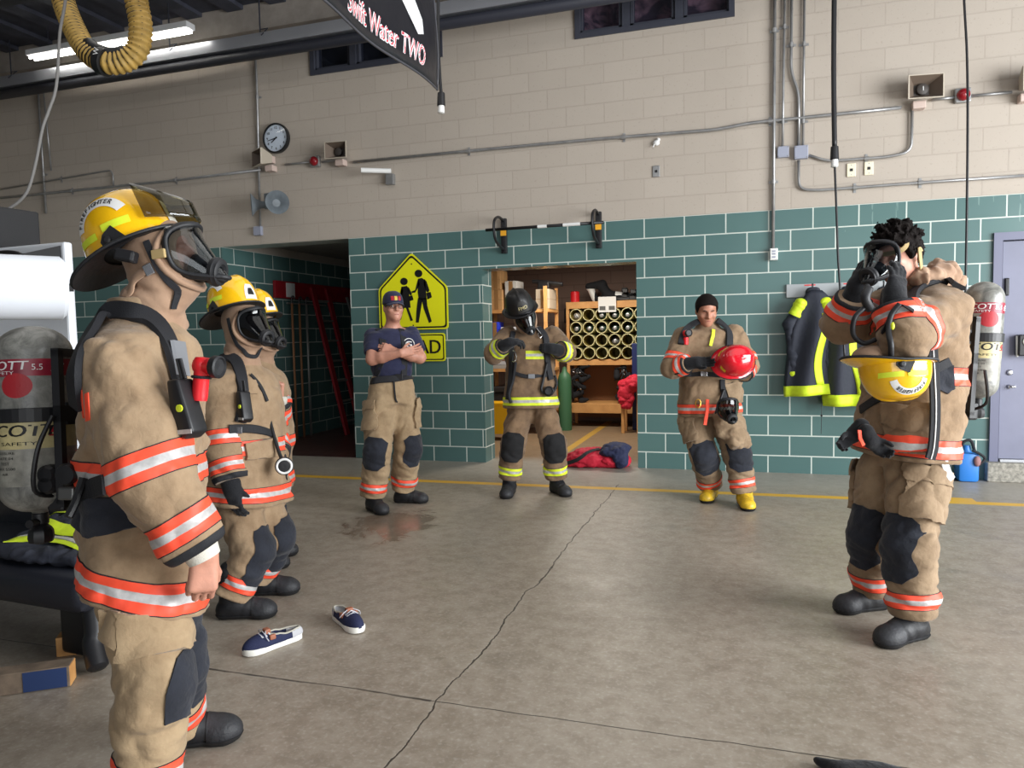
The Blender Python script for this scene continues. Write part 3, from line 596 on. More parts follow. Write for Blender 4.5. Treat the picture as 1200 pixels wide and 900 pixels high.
b = MB(); add_text(b, 'W', q+UPV*0.03-FWD*0.10, RGT*0.2+UPV, -RGT+UPV*0.2, 0.05); b.build('lettering', M_white_, r)
def rope(label, pts, rad, m, name='hanging_rope', cat='rope', n=8):
    b = MB(); Q = [at(*p) for p in pts]; Q = [np.array((Q[0][0], Q[0][1], CEIL))]+Q; b.tube(spline(Q, n), rad, 8); return tag(b.build(name, m, None, smooth=True), label, cat)
rope('thin white rope hanging in front of far-left wall beside yellow hose', ((78, -40, 5.0), (70, 40, 5.0), (66, 100, 5.0), (57, 130, 5.0), (50, 150, 5.0), (42, 190, 5.0), (33, 222, 5.0), (20, 238, 5.0), (0, 250, 5.0)), 0.010, mat('rope_grey', (128, 126, 124), 0.8))
def drop_cord(label, pts, rad=0.011, plug=None):
    r = thing('drop_cord', label, 'cord', at(*pts[0])); b = MB(); Q = [at(*p) for p in pts]; Q = ([np.array((Q[0][0], Q[0][1], CEIL))] if pts[0][1] < 0 else [])+Q; b.tube(spline(Q, 8), rad, 8); b.build('cable', M_blk, r, smooth=True)
    if plug:
        px, p0, d = plug; X = frame(at(px, p0, d), y=FWD, z=-UPV); k = d/6.0; b = MB(); b.lathe([(0.016*k, -0.05*k), (0.030*k, -0.04*k), (0.034*k, 0.06*k), (0.03*k, 0.065*k)], 14, X); b.build('plug', M_blk, r, smooth=True, auto=0.6)
        b = MB(); b.lathe([(0.026*k, 0.065*k), (0.028*k, 0.12*k), (0.020*k, 0.125*k)], 14, X); b.build('socket', M_white_, r, smooth=True, auto=0.6)
    return r
drop_cord('black drop cord ending in a plug beside the black banner', ((513, -40, 5.9), (514, 60, 5.9), (517, 112, 5.9)), 0.014, (517, 115, 5.9))
drop_cord('heavy black drop cord with plug over teal wall, left of right firefighter', ((978, -40, 6.0), (977, 80, 6.0), (978, 172, 6.0)), 0.020, (978, 178, 6.0))
drop_cord('thin black cable below the plug, behind the right firefighter', ((978, 190, 6.0), (980, 240, 6.0), (982, 300, 6.0), (984, 330, 6.0), (990, 420, 6.0)), 0.009)
drop_cord('thin black drop cord at far right by the grey door', ((1129, -40, 5.6), (1133, 60, 5.6), (1134, 130, 5.6), (1133, 250, 5.6), (1130, 420, 5.6)), 0.009)
# banner hung edge-on to the wall
def vinyl():
    t = NT('black_vinyl'); set_in(t.b, 'Base Color', rgb(28, 28, 33)); set_in(t.b, 'Roughness', 0.32); tc = t.n('ShaderNodeTexCoord'); n = t.n('ShaderNodeTexNoise', _Scale=3.0, _Detail=3.0); t.l(tc, 'Object', n, 'Vector')
    bp = t.n('ShaderNodeBump', _Strength=0.25, _Distance=0.05); t.l(n, 'Fac', bp, 'Height'); t.l(bp, 'Normal', t.b, 'Normal'); return t.m
BX, BY, BZ = -2.22, -2.5, 3.29; r = thing('banner', 'black hanging banner with red and white script lettering', 'banner', (BX, BY, BZ)); BW, BH = 2.6, 1.35
wav = lambda s, z: BX+0.02*math.sin(s*5.0)+0.012*math.sin(z*6+s*3)-0.02*math.sin(s*2)*(z < 0.3)
# lower edge rises toward the photographer where the banner sags between its ties
def bpt(s, z, off=0.0): return np.array((wav(s, z)+off, BY-s, BZ+z))
b = MB(); b.grid(lambda u, v: bpt(u*BW, v*BH), np.linspace(0, 1, 40), np.linspace(0, 1, 16)); b.build('sheet', vinyl(), r, smooth=True, solid=0.003)
b = MB(); b.tube([bpt(s, 0.006) for s in np.linspace(0, BW, 40)], 0.008, 6); b.tube([bpt(0.006, z) for z in np.linspace(0, BH, 16)], 0.008, 6); b.build('hem', mat('vinyl_edge', (70, 70, 76), 0.4), r, smooth=True)
def script(s, s0, z0, size, sx, m, name, shear=0.35, bold=0.006):
    V, F = text_geo(s, size, shear); e = MB()
    for dx, dz, o_ in ((0, 0, 0.005), (bold, 0, 0.0056), (0, bold*0.6, 0.0062)): e.add([bpt(s0-(p[0]*sx+dx), z0+p[1]+dz, o_) for p in V], F)
    return e.build(name, m, r)
M_red = mat('banner_red', (206, 44, 62), 0.45); M_bw = mat('banner_white', (232, 234, 236), 0.45)
script('Swift Water TWO', 0.795, 0.138, 0.205, 0.64, M_bw, 'lettering_outline', bold=0.012); script('Swift Water TWO', 0.79, 0.141, 0.205, 0.64, M_red, 'lettering', bold=0.005)
for e in (bpt,):
    pass
b = MB()
def bpoly(pts, off=0.006): b.add([bpt(s, z, off) for s, z in pts], [tuple(range(len(pts)))])
bpoly([(0.30, 0.40), (0.30, 0.30), (0.36, 0.28), (0.46, 0.33), (0.60, 0.45), (0.68, 0.55), (0.62, 0.60), (0.45, 0.55)]); bpoly([(0.64, 0.54), (0.67, 0.58), (1.15, 0.93), (1.17, 0.90)])
bpoly([(0.16, 0.60), (0.13, 0.72), (0.05, 0.66), (0.08, 0.9), (0.02, 1.2), (0.2, 1.2), (0.24, 0.8)])
b.build('paddle_emblem', M_bw, r)
b = MB()
for k in range(5): s = 0.05+k*0.62; b.tube([bpt(s, BH-0.02), bpt(s, BH-0.02)+np.array((0, 0, CEIL-BZ-BH+0.02))], 0.005, 6)
b.build('tie_cord', M_blk, r)
# ================================================================== figure tools: blended distance fields turned into one continuous surface
_rs = np.random.RandomState(11)
_perm = np.concatenate([_rs.permutation(256)]*3); _grad = _rs.normal(size=(256, 3)); _grad /= np.linalg.norm(_grad, axis=1, keepdims=True)
def noise3(P):
    P = np.asarray(P, float); I = np.floor(P).astype(np.int64); f = P-I; I &= 255
    u = f*f*f*(f*(f*6-15)+10); out = 0
    for dx in (0, 1):
        wx = u[:, 0] if dx else 1-u[:, 0]
        for dy in (0, 1):
            wy = u[:, 1] if dy else 1-u[:, 1]
            for dz in (0, 1):
                wz = u[:, 2] if dz else 1-u[:, 2]
                h = _perm[_perm[_perm[(I[:, 0]+dx) & 255]+((I[:, 1]+dy) & 255)]+((I[:, 2]+dz) & 255)]
                g = _grad[h]; out = out+wx*wy*wz*(g[:, 0]*(f[:, 0]-dx)+g[:, 1]*(f[:, 1]-dy)+g[:, 2]*(f[:, 2]-dz))
    return out
def smin(a, b, k):
    if k <= 0: return np.minimum(a, b)
    h = np.clip(0.5+0.5*(b-a)/k, 0, 1); return b*(1-h)+a*h-k*h*(1-h)
def smax(a, b, k): return -smin(-a, -b, k)
def folds(P, a, ax, amp, f_ax=11.0, f_perp=4.5, seed=0.0, skew=0.0):
    """Cloth folds that run across an axis: rounded hills with sharp valleys."""
    q = P-a; t = q@ax; perp = q-np.outer(t, ax)
    s = np.cross(ax, (0.31, 0.87, 0.38)); s = nrm(s)
    X = perp*f_perp+np.outer(t*f_ax+(perp@s)*skew, ax)+seed*7.31
    n = noise3(X); n2 = noise3(X*2.1+3.3)
    n3 = noise3(X*4.6+9.1)
    return -amp*1.25*(np.abs(n)*2.4-0.45)-amp*0.5*(np.abs(n2)*2.2-0.4)-amp*0.16*(np.abs(n3)*2.2-0.4)
def near_folds(d, P, s):
    m = np.abs(d) < 0.06
    if m.any(): d = d.copy(); d[m] += folds(P[m], s.a, s.ax, s.fold, s.fx, s.fp, s.seed, s.skew)
    return d
class Cap:
    """Tapered limb segment; flat=(axis, factor) thins it along one axis."""
    def __init__(s, a, b, ra, rb, flat=None, fold=0.0, fx=11.0, fp=4.5, seed=0.0, skew=0.0, cut0=False, cut1=False):
        s.a, s.b = np.asarray(a, float), np.asarray(b, float); s.ra, s.rb = ra, rb; s.flat = flat; s.fold = fold; s.fx, s.fp, s.seed, s.skew = fx, fp, seed, skew
        s.L = np.linalg.norm(s.b-s.a)+1e-9; s.ax = (s.b-s.a)/s.L; s.cut0, s.cut1 = cut0, cut1
    def __call__(s, P):
        q = P-s.a; t = q@s.ax; h = np.clip(t/s.L, 0, 1)
        r = q-np.outer(h*s.L, s.ax)
        if s.flat is not None:
            n = nrm(s.flat[0]); r = r+np.outer((r@n)*(s.flat[1]-1), n)
        d = np.linalg.norm(r, axis=1)-(s.ra+(s.rb-s.ra)*h)
        if s.fold: d = near_folds(d, P, s)
        if s.cut1: d = smax(d, t-s.L, 0.012)
        if s.cut0: d = smax(d, -t, 0.012)
        return d
    def box(s):
        m = max(s.ra, s.rb)*1.25+0.02; return np.minimum(s.a, s.b)-m, np.maximum(s.a, s.b)+m
class Ell:
    def __init__(s, X, r, c=(0, 0, 0)): s.X = np.asarray(X); s.r = np.asarray(r, float); s.c = np.asarray(c, float)
    def __call__(s, P):
        q = (P-s.X[:3, 3])@s.X[:3, :3]-s.c; k0 = np.linalg.norm(q/s.r, axis=1); k1 = np.linalg.norm(q/(s.r*s.r), axis=1)+1e-9
        return k0*(k0-1)/k1
    def box(s):
        c = s.X[:3, 3]+s.X[:3, :3]@s.c; m = max(s.r)*1.1; return c-m, c+m
class Loft:
    """Torso-like body: rows (t along a->b, half width, half depth, forward offset), lateral axis lat."""
    def __init__(s, a, b, lat, rows, n=2.5, fold=0.0, fx=7.0, fp=5.0, seed=0.0, skew=0.0, e0=0.015, e1=0.05):
        s.a, s.b = np.asarray(a, float), np.asarray(b, float); s.L = np.linalg.norm(s.b-s.a); s.ax = (s.b-s.a)/s.L
        s.u = nrm(np.asarray(lat)-s.ax*(np.asarray(lat)@s.ax)); s.v = np.cross(s.ax, s.u)      # v: forward when lat is the person's right... see callers
        s.T = [r[0] for r in rows]; s.W = [r[1] for r in rows]; s.D = [r[2] for r in rows]; s.O = [r[3] if len(r) > 3 else 0 for r in rows]
        s.n = n; s.fold, s.fx, s.fp, s.seed, s.skew = fold, fx, fp, seed, skew; s.e0, s.e1 = e0, e1
    def __call__(s, P):
        q = P-s.a; t = (q@s.ax)/s.L; w = np.interp(t, s.T, s.W); d = np.interp(t, s.T, s.D); o = np.interp(t, s.T, s.O)
        u = np.abs(q@s.u)/w; v = np.abs(q@s.v-o)/d; k = (u**s.n+v**s.n)**(1/s.n)
        r = (k-1)*np.where(u > v, w, d)*0.9
        if s.fold: r = near_folds(r, P, s)
        r = smax(r, (s.T[0]-t)*s.L, s.e0); r = smax(r, (t-s.T[-1])*s.L, s.e1)
        return r
    def box(s):
        m = max(s.W+s.D)*1.1+max(map(abs, s.O)); A = s.a+s.ax*s.L*s.T[0]; B = s.a+s.ax*s.L*s.T[-1]; return np.minimum(A, B)-m, np.maximum(A, B)+m
class Field:
    def __init__(s, prims, k=0.03, cuts=(), post=None): s.p = prims; s.k = k; s.cuts = cuts; s.post = post    # prims: (label, fn[, k])
    def __call__(s, P):
        d = None
        for pr in s.p:
            e = pr[1](P); k = pr[2] if len(pr) > 2 else s.k
            if k < 0: d = smax(d, -e, -k)
            else: d = e if d is None else smin(d, e, k)
        for o, n, k in s.cuts: d = smax(d, (P-o)@n, k)
        if s.post: d = s.post(P, d)
        return d
    def box(s):
        bs = [pr[1].box() for pr in s.p if not (len(pr) > 2 and pr[2] < 0)]
        return np.min([b[0] for b in bs], 0)-0.03, np.max([b[1] for b in bs], 0)+0.03
    def label(s, P):
        D = np.stack([pr[1](P) for pr in s.p], 1); return D.argmin(1)
def surface(f, h, pad=0.0):
    lo, hi = f.box(); lo = lo-pad; n = np.ceil((hi+pad-lo)/h).astype(int)+1
    BS = 8; nb = np.ceil(n/BS).astype(int); n = nb*BS
    D = np.full(tuple(n), 1.0, np.float32)
    bi = np.stack(np.meshgrid(*[np.arange(k) for k in nb], indexing='ij'), -1).reshape(-1, 3)
    ctr = lo+(bi*BS+(BS-1)/2)*h; dc = f(ctr)
    near = np.abs(dc) < BS*h*0.5*1.74*1.7+0.02
    loc = np.stack(np.meshgrid(*[np.arange(BS)]*3, indexing='ij'), -1).reshape(-1, 3)
    def fill(b, size, v):
        x, y, z = b[:, 0]*size, b[:, 1]*size, b[:, 2]*size; r = np.arange(size)
        D[(x[:, None]+r)[:, :, None, None], (y[:, None]+r)[:, None, :, None], (z[:, None]+r)[:, None, None, :]] = v
    far = ~near; fill(bi[far], BS, np.where(dc[far] < 0, -1.0, 1.0)[:, None, None, None])
    HB = BS//2; sub = np.stack(np.meshgrid((0, 1), (0, 1), (0, 1), indexing='ij'), -1).reshape(-1, 3)
    b2 = (bi[near][:, None, :]*2+sub[None]).reshape(-1, 3); d2 = np.concatenate([f(lo+(b2[i:i+200000]*HB+(HB-1)/2)*h) for i in range(0, len(b2), 200000)])
    n2 = np.abs(d2) < HB*h*0.5*1.74*1.5+0.012
    fill(b2[~n2], HB, np.where(d2[~n2] < 0, -1.0, 1.0)[:, None, None, None])
    loc = np.stack(np.meshgrid(*[np.arange(HB)]*3, indexing='ij'), -1).reshape(-1, 3); idx = b2[n2]
    for s0 in range(0, len(idx), 4000):
        b = idx[s0:s0+4000]; P = lo+(b[:, None, :]*HB+loc[None])*h
        fill(b, HB, f(P.reshape(-1, 3)).reshape(len(b), HB, HB, HB))
    D[0], D[-1], D[:, 0], D[:, -1], D[:, :, 0], D[:, :, -1] = 1, 1, 1, 1, 1, 1
    S = D < 0; c = S.astype(np.int8); q = sum(c[i:n[0]-1+i, j:n[1]-1+j, k:n[2]-1+k] for i in (0, 1) for j in (0, 1) for k in (0, 1))
    act = (q > 0) & (q < 8); ii = np.argwhere(act); vid = np.full(act.shape, -1, np.int64); vid[act] = np.arange(len(ii))
    acc = np.zeros((len(ii), 3)); num = np.zeros(len(ii))
    cs = [(0, 0, 0), (1, 0, 0), (0, 1, 0), (1, 1, 0), (0, 0, 1), (1, 0, 1), (0, 1, 1), (1, 1, 1)]
    for a in range(8):
        for b in range(a+1, 8):
            if sum(abs(x-y) for x, y in zip(cs[a], cs[b])) != 1: continue
            A, Bc = np.array(cs[a]), np.array(cs[b]); ia, ib = ii+A, ii+Bc
            d0 = D[ia[:, 0], ia[:, 1], ia[:, 2]].astype(float); d1 = D[ib[:, 0], ib[:, 1], ib[:, 2]].astype(float)
            m = (d0 < 0) != (d1 < 0); t = np.where(m, d0/np.where(m, d0-d1, 1), 0)
            acc += np.where(m[:, None], A+t[:, None]*(Bc-A), 0); num += m
    V = (ii+acc/num[:, None])*h+lo; F = []
    for ax in range(3):
        o = [0, 0, 0]; o[ax] = 1
        A = S[:n[0]-o[0], :n[1]-o[1], :n[2]-o[2]]; Bb = S[o[0]:, o[1]:, o[2]:]; e = np.argwhere(A != Bb)
        u, w = (ax+1) % 3, (ax+2) % 3
        ok = (e[:, u] > 0) & (e[:, w] > 0) & (e[:, u] < n[u]-1) & (e[:, w] < n[w]-1); e = e[ok]
        inside = A[e[:, 0], e[:, 1], e[:, 2]]; quad = []
        for du, dw in ((-1, -1), (0, -1), (0, 0), (-1, 0)):
            x = e.copy(); x[:, u] += du; x[:, w] += dw; quad.append(vid[x[:, 0], x[:, 1], x[:, 2]])
        Q = np.stack(quad, 1); Q[~inside] = Q[~inside][:, ::-1]; F.append(Q)
    F = np.concatenate(F); F = F[(F >= 0).all(1)]
    return V, F
def np_mesh(name, V, F):
    me = bpy.data.meshes.new(name); me.vertices.add(len(V)); me.vertices.foreach_set('co', np.asarray(V, np.float32).ravel())
    me.loops.add(F.size); me.loops.foreach_set('vertex_index', F.astype(np.int32).ravel()); me.polygons.add(len(F)); me.polygons.foreach_set('loop_start', np.arange(0, F.size, 4, dtype=np.int32))
    me.update(calc_edges=True); me.validate(); return me
class Skin:
    """A finished surface, kept for cutting trims from it and laying straps on it."""
    def __init__(s, f, h): s.f = f; s.V, s.F = surface(f, h); s._b = None; s.lab = None
    def obj(s, name, m, parent): s.o = link(name, np_mesh(name, s.V, s.F), parent, [m] if not isinstance(m, (list, tuple)) else m, True); return s.o
    @property
    def bvh(s):
        if s._b is None: s._b = BVHTree.FromPolygons([tuple(v) for v in s.V], [tuple(map(int, q)) for q in s.F])
        return s._b
    def labels(s):
        if s.lab is None: s.lab = s.f.label(s.V[s.F].mean(1))
        return s.lab
    def snap(s, p, off=0.0):
        c, nn, i, d = s.bvh.find_nearest(Vector(p)); return np.array(c)+np.array(nn)*off, np.array(nn)
    def hit(s, o, d, off=0.0):
        c, nn, i, dd = s.bvh.ray_cast(Vector(o), Vector(nrm(d)))
        if c is None: return None
        return np.array(c)+np.array(nn)*off, np.array(nn)
    def cut(s, planes, labels=None, split=(), off=0.003, thick=0.004, facing=None, fmin=0.0, single=False):
        """Part of the surface inside all half-spaces (o, n): pieces are offset outward. split: planes (o,n) that change the material index."""
        C = s.V[s.F].mean(1); keep = np.ones(len(C), bool)
        for o, n in planes: keep &= (C-o)@n < 0.03
        if labels is not None: keep &= np.isin(s.labels(), labels)
        if facing is not None:
            a = s.V[s.F]; N = np.cross(a[:, 2]-a[:, 0], a[:, 3]-a[:, 1]); N /= np.linalg.norm(N, axis=1, keepdims=True)+1e-12; keep &= N@facing > fmin
        F = s.F[keep]
        if not len(F): return None
        u, inv = np.unique(F, return_inverse=True); F = inv.reshape(F.shape); V = s.V[u]
        bm = bmesh.new(); vs = [bm.verts.new(v) for v in V]
        for q in F:
            try: bm.faces.new([vs[i] for i in q])
            except ValueError: pass
        for o, n in list(planes)+list(split):
            bmesh.ops.bisect_plane(bm, geom=bm.verts[:]+bm.edges[:]+bm.faces[:], dist=1e-6, plane_co=o, plane_no=n)
        kill = []
        for fc in bm.faces:
            c = np.array(fc.calc_center_median())
            if any((c-o)@n > 1e-6 for o, n in planes): kill.append(fc)
        bmesh.ops.delete(bm, geom=kill, context='FACES')
        if single and bm.faces:
            seen = set(); isl = []
            for f0 in bm.faces:
                if f0 in seen: continue
                st = [f0]; seen.add(f0); cur = []
                while st:
                    q = st.pop(); cur.append(q)
                    for e in q.edges:
                        for w in e.link_faces:
                            if w not in seen: seen.add(w); st.append(w)
                isl.append(cur)
            big = max(isl, key=lambda L: sum(q.calc_area() for q in L)); bmesh.ops.delete(bm, geom=[q for L in isl if L is not big for q in L], context='FACES')
        if not bm.faces: bm.free(); return None
        bm.normal_update()
        # keep only sizeable pieces
        for fc in bm.faces:
            c = np.array(fc.calc_center_median()); fc.material_index = sum(1 for o, n in split if (c-o)@n > 0)
        nv = {v: v.normal.copy() for v in bm.verts}
        for v in bm.verts: v.co += nv[v]*off
        if thick:
            tw = {v: bm.verts.new(v.co-nv[v]*thick) for v in list(bm.verts)}; fs = bm.faces[:]; be = [(e.verts[0], e.verts[1], e.link_faces[0].material_index) for e in bm.edges if len(e.link_faces) == 1]
            for fc in fs:
                try: q = bm.faces.new([tw[v] for v in reversed(fc.verts)]); q.material_index = fc.material_index
                except ValueError: pass
            for a, b, mi in be:
                try: q = bm.faces.new((a, b, tw[b], tw[a])); q.material_index = mi
                except ValueError: pass
        bmesh.ops.recalc_face_normals(bm, faces=bm.faces[:])
        return bm
def bm_obj(name, bm, mats, parent, smooth=True):
    me = bpy.data.meshes.new(name); bm.to_mesh(me); bm.free(); o = link(name, me, parent, mats if isinstance(mats, (list, tuple)) else [mats], smooth)
    me.set_sharp_from_angle(angle=0.9); return o
def band(skin, name, parent, c, ax, w, mats, labels=None, rad=None, ws=0.36, off=0.003, tilt=None):
    """Reflective band across an axis: outer colour, silver middle."""
    ax = nrm(ax); h = w/2; pl = [(c+ax*h, ax), (c-ax*h, -ax)]; sp = [(c-ax*h*0.93, ax), (c-ax*h*ws, ax), (c+ax*h*ws, ax), (c+ax*h*0.93, ax)]
    if rad is not None:
        r3 = [nrm(np.cross(ax, (0.2, 0.3, 0.9)))]; r3.append(np.cross(ax, r3[0]))
        pl = pl+[(c+v*rad*sg, v*sg) for v in r3 for sg in (1, -1)]
    bm = skin.cut(pl, labels, sp, off)
    if bm is None: return None
    return bm_obj(name, bm, [M_web, mats[0], mats[1], mats[0], M_web], parent)
def patch(skin, name, parent, o, u, v, poly, m, labels=None, off=0.004, thick=0.004, fmin=0.1, split=()):
    """Convex polygon (in the u,v plane through o) cut from the side of the surface that faces u x v."""
    u, v = nrm(u), nrm(v); n = nrm(np.cross(u, v)); pl = []; P = [o+u*a+v*b for a, b in poly]; c = sum(P)/len(P)
    for i in range(len(P)):
        e = P[(i+1) % len(P)]-P[i]; k = nrm(np.cross(e, n))
        if (c-P[i])@k > 0: k = -k
        pl.append((P[i], k))
    bm = skin.cut(pl, labels, split, off, thick, n, fmin, True)
    if bm is None: return None
    return bm_obj(name, bm, m, parent)
def oct_poly(w, h, c=0.25):
    a, b = w/2, h/2; k = c*min(w, h)
    return [(-a, -b+k), (-a+k, -b), (a-k, -b), (a, -b+k), (a, b-k), (a-k, b), (-a+k, b), (-a, b-k)]
def ribbon(skin, pts, w, thick, off=0.006, n=6, snap=True, maxd=0.2, up=None, smooth_it=2):
    """Flat strap laid over a surface; returns MB."""
    P = spline(pts, n); N = []
    Q = []
    for p in P:
        c, nn = skin.snap(p, off)
        if snap and np.linalg.norm(c-p) < maxd: Q.append(c); N.append(nn)
        else: Q.append(p); N.append(nn)
    Q = np.array(Q); N = np.array(N)
    for _ in range(smooth_it):
        N[1:-1] = (N[:-2]+2*N[1:-1]+N[2:])/4; Q[1:-1] = (Q[:-2]+2*Q[1:-1]+Q[2:])/4
    N /= np.linalg.norm(N, axis=1, keepdims=True)+1e-9
    return strap(Q, N, w, thick)
def strap(Q, N, w, thick, mi=0):
    T = np.gradient(Q, axis=0); T /= np.linalg.norm(T, axis=1, keepdims=True)+1e-9; S = np.cross(T, N); S /= np.linalg.norm(S, axis=1, keepdims=True)+1e-9
    w = np.broadcast_to(np.asarray(w, float), (len(Q),)); mb = MB(); V = []; F = []
    for i in range(len(Q)):
        a, b, t = S[i]*w[i]/2, N[i], thick
        V += [Q[i]-a, Q[i]-a*0.82+b*t, Q[i]+a*0.82+b*t, Q[i]+a, Q[i]+a*0.7-b*t*0.4, Q[i]-a*0.7-b*t*0.4]
    for i in range(len(Q)-1):
        for k in range(6): F.append((i*6+k, i*6+(k+1) % 6, (i+1)*6+(k+1) % 6, (i+1)*6+k))
    F.append(tuple(range(5, -1, -1))); F.append(tuple((len(Q)-1)*6+k for k in range(6)))
    return mb.add(V, F, mi)

# ------------------------------------------------------------------ hands
def hand_prims(w, d, palm, sgn, curl=(0.5, 0.6, 0.4), spread=0.06, thumb=(0.6, 0.55), scale=1.0, fat=1.0, tcurl=0.3, curls=None):
    """Palm and five jointed fingers. w wrist, d pointing direction, palm the way the palm faces, sgn +1/-1 puts the thumb on +/- (d x palm)."""
    d = nrm(d); palm = nrm(palm-d*(palm@d)); s = np.cross(d, palm)*sgn; S = scale; pr = []
    for o in (0.027, 0.009, -0.009, -0.026):
        pr.append(('hand', Cap(w+s*o*0.72*S, w+d*0.088*S+s*o*S, 0.0165*S*fat, 0.0135*S*fat), 0.014))
    L = [(0.046, 0.026, 0.020), (0.050, 0.030, 0.021), (0.047, 0.028, 0.020), (0.036, 0.021, 0.018)]
    for i, o in enumerate((0.028, 0.0095, -0.009, -0.0265)):
        c = curls[i] if curls else curl; p = w+d*(0.092-(0.006 if i == 3 else 0)-abs(o)*0.12)*S+s*o*S; a = 0.0
        sd = nrm(d+s*spread*(1.5-i)); r = 0.0092 if i < 3 else 0.0080
        for j in range(3):
            a += c[j]; dr = sd*math.cos(a)+palm*math.sin(a); q = p+dr*L[i][j]*S
            pr.append(('finger', Cap(p, q, (r-0.0007*j)*S*fat, (r-0.0007*(j+1))*S*fat), 0.004)); p = q
    p = w+d*0.022*S+s*0.024*S+palm*0.006*S
    dr = nrm(d*math.cos(thumb[0])+s*math.sin(thumb[0])+palm*thumb[1])
    for j, l in enumerate((0.044, 0.032, 0.026)):
        q = p+dr*l*S; pr.append(('thumb', Cap(p, q, (0.0128-0.0012*j)*S*fat, (0.0115-0.0012*j)*S*fat), 0.008 if j == 0 else 0.004)); p = q
        dr = nrm(dr+palm*tcurl-s*tcurl*0.9+d*0.15)
    return pr
# ------------------------------------------------------------------ heads
def head_prims(X, s=1.0, full=True):
    """X: frame with x = the person's right, y = forward, z = up, at mid-head."""
    E = lambda c, r, k=0.02: ('head', Ell(X, np.array(r)*s, np.array(c)*s), k)
    pt = lambda *c: X[:3, 3]+X[:3, :3]@(np.array(c)*s)
    pr = [E((0, -0.012, 0.035), (0.074, 0.094, 0.084)), E((0, 0.030, -0.045), (0.058, 0.064, 0.072), 0.04), E((0, 0.062, -0.086), (0.026, 0.028, 0.022), 0.03),
          E((0, 0.0, -0.03), (0.066, 0.07, 0.06), 0.03)]
    if full:
        pr += [E((0, 0.078, 0.028), (0.046, 0.014, 0.010), 0.015)]
        for sx in (-1, 1):
            pr += [E((sx*0.031, 0.094, 0.010), (0.018, 0.014, 0.011), -0.010), E((sx*0.044, 0.062, -0.020), (0.020, 0.022, 0.018), 0.02)]
            pr += [('head', Ell(frame(pt(sx*0.074, -0.008, -0.004), x=X[:3, 0]+X[:3, 1]*0.35*sx, y=X[:3, 1]-X[:3, 0]*0.35*sx), np.array((0.009, 0.020, 0.033))*s), 0.006)]
        pr += [('head', Cap(pt(0, 0.086, 0.018), pt(0, 0.108, -0.020), 0.009*s, 0.013*s), 0.010), ('head', Cap(pt(-0.012, 0.094, -0.024), pt(0.012, 0.094, -0.024), 0.009*s, 0.009*s), 0.008),
               ('head', Cap(pt(-0.018, 0.082, -0.050), pt(0.018, 0.082, -0.050), 0.0075*s, 0.0075*s), 0.006), ('head', Cap(pt(-0.015, 0.081, -0.062), pt(0.015, 0.081, -0.062), 0.008*s, 0.008*s), 0.006)]
    return pr
def head_frame(c, look, up=(0, 0, 1)):
    y = nrm(look); z = np.asarray(up, float); z = nrm(z-y*(z@y)); return frame(c, y=y, x=np.cross(y, z))
# ================================================================== turnout gear
def cloth(name, c, c2, weave=420.0, bump=0.25, rough=0.85):
    t = NT(name); tc = t.n('ShaderNodeTexCoord')
    n = t.n('ShaderNodeTexNoise', _Scale=9.0, _Detail=7.0, _Roughness=0.65); t.l(tc, 'Object', n, 'Vector')
    r = t.n('ShaderNodeValToRGB'); t.l(n, 'Fac', r, 'Fac'); r.color_ramp.elements[0].position = 0.33; r.color_ramp.elements[1].position = 0.62
    r.color_ramp.elements[0].color = rgb(*c2); r.color_ramp.elements[1].color = rgb(*c)
    ch = t.n('ShaderNodeTexVoronoi', _Scale=weave*0.35); ch.distance = 'CHEBYCHEV'; t.l(tc, 'Object', ch, 'Vector')
    t.l(r, 'Color', t.b, 'Base Color'); set_in(t.b, 'Roughness', rough); set_in(t.b, 'Specular IOR Level', 0.25); set_in(t.b, 'Sheen Weight', 0.15)
    n2 = t.n('ShaderNodeTexNoise', _Scale=38.0, _Detail=5.0, _Distortion=0.8); t.l(tc, 'Object', n2, 'Vector')
    h = t.math('ADD', t.math('MULTIPLY', ch.outputs[0], 0.10), n2.outputs[0])
    b = t.n('ShaderNodeBump', _Strength=bump, _Distance=0.012); t.t.links.new(h, b.inputs['Height']); t.l(b, 'Normal', t.b, 'Normal'); return t.m
M_tan = cloth('tan_turnout_cloth', (160, 136, 108), (138, 114, 88)); M_tanp = cloth('tan_trouser_cloth', (166, 143, 112), (144, 121, 93))
M_soot = cloth('sooty_turnout_cloth', (132, 107, 82), (100, 80, 62)); M_khaki = cloth('khaki_turnout_cloth', (146, 122, 96), (122, 100, 77)); M_khakip = cloth('khaki_trouser_cloth', (150, 128, 102), (124, 103, 80))
M_hood = cloth('knit_hood', (166, 136, 112), (150, 120, 98), bump=0.12); M_pad = cloth('black_knee_pad', (40, 43, 52), (31, 33, 40), bump=0.3); M_glove = cloth('black_glove', (30, 31, 35), (20, 21, 24), bump=0.35)
M_org = mat('fluorescent_orange', (255, 82, 52), 0.55, var=0.06, vscale=20); M_sil = mat('silver_tape', (196, 194, 192), 0.4, 0.15, var=0.12, vscale=30)
M_lime = mat('fluorescent_lime', (222, 238, 52), 0.5, var=0.05, vscale=20); M_skin = mat('skin', (196, 140, 118), 0.5, var=0.07, vscale=25, bump=0.08, bscale=120); M_skin2 = mat('tan_skin', (176, 122, 98), 0.5, var=0.08, vscale=25)
M_hair = mat('black_hair', (24, 18, 16), 0.75, bump=0.8, bscale=300, spec=0.15); M_rub = mat('black_rubber', (26, 27, 31), 0.55, var=0.15, vscale=18, bump=0.15, bscale=50); M_cap = mat('boot_toe_rubber', (40, 41, 45), 0.6, var=0.2, vscale=30, bump=0.25, bscale=90); M_sole = mat('boot_sole', (20, 20, 22), 0.7)
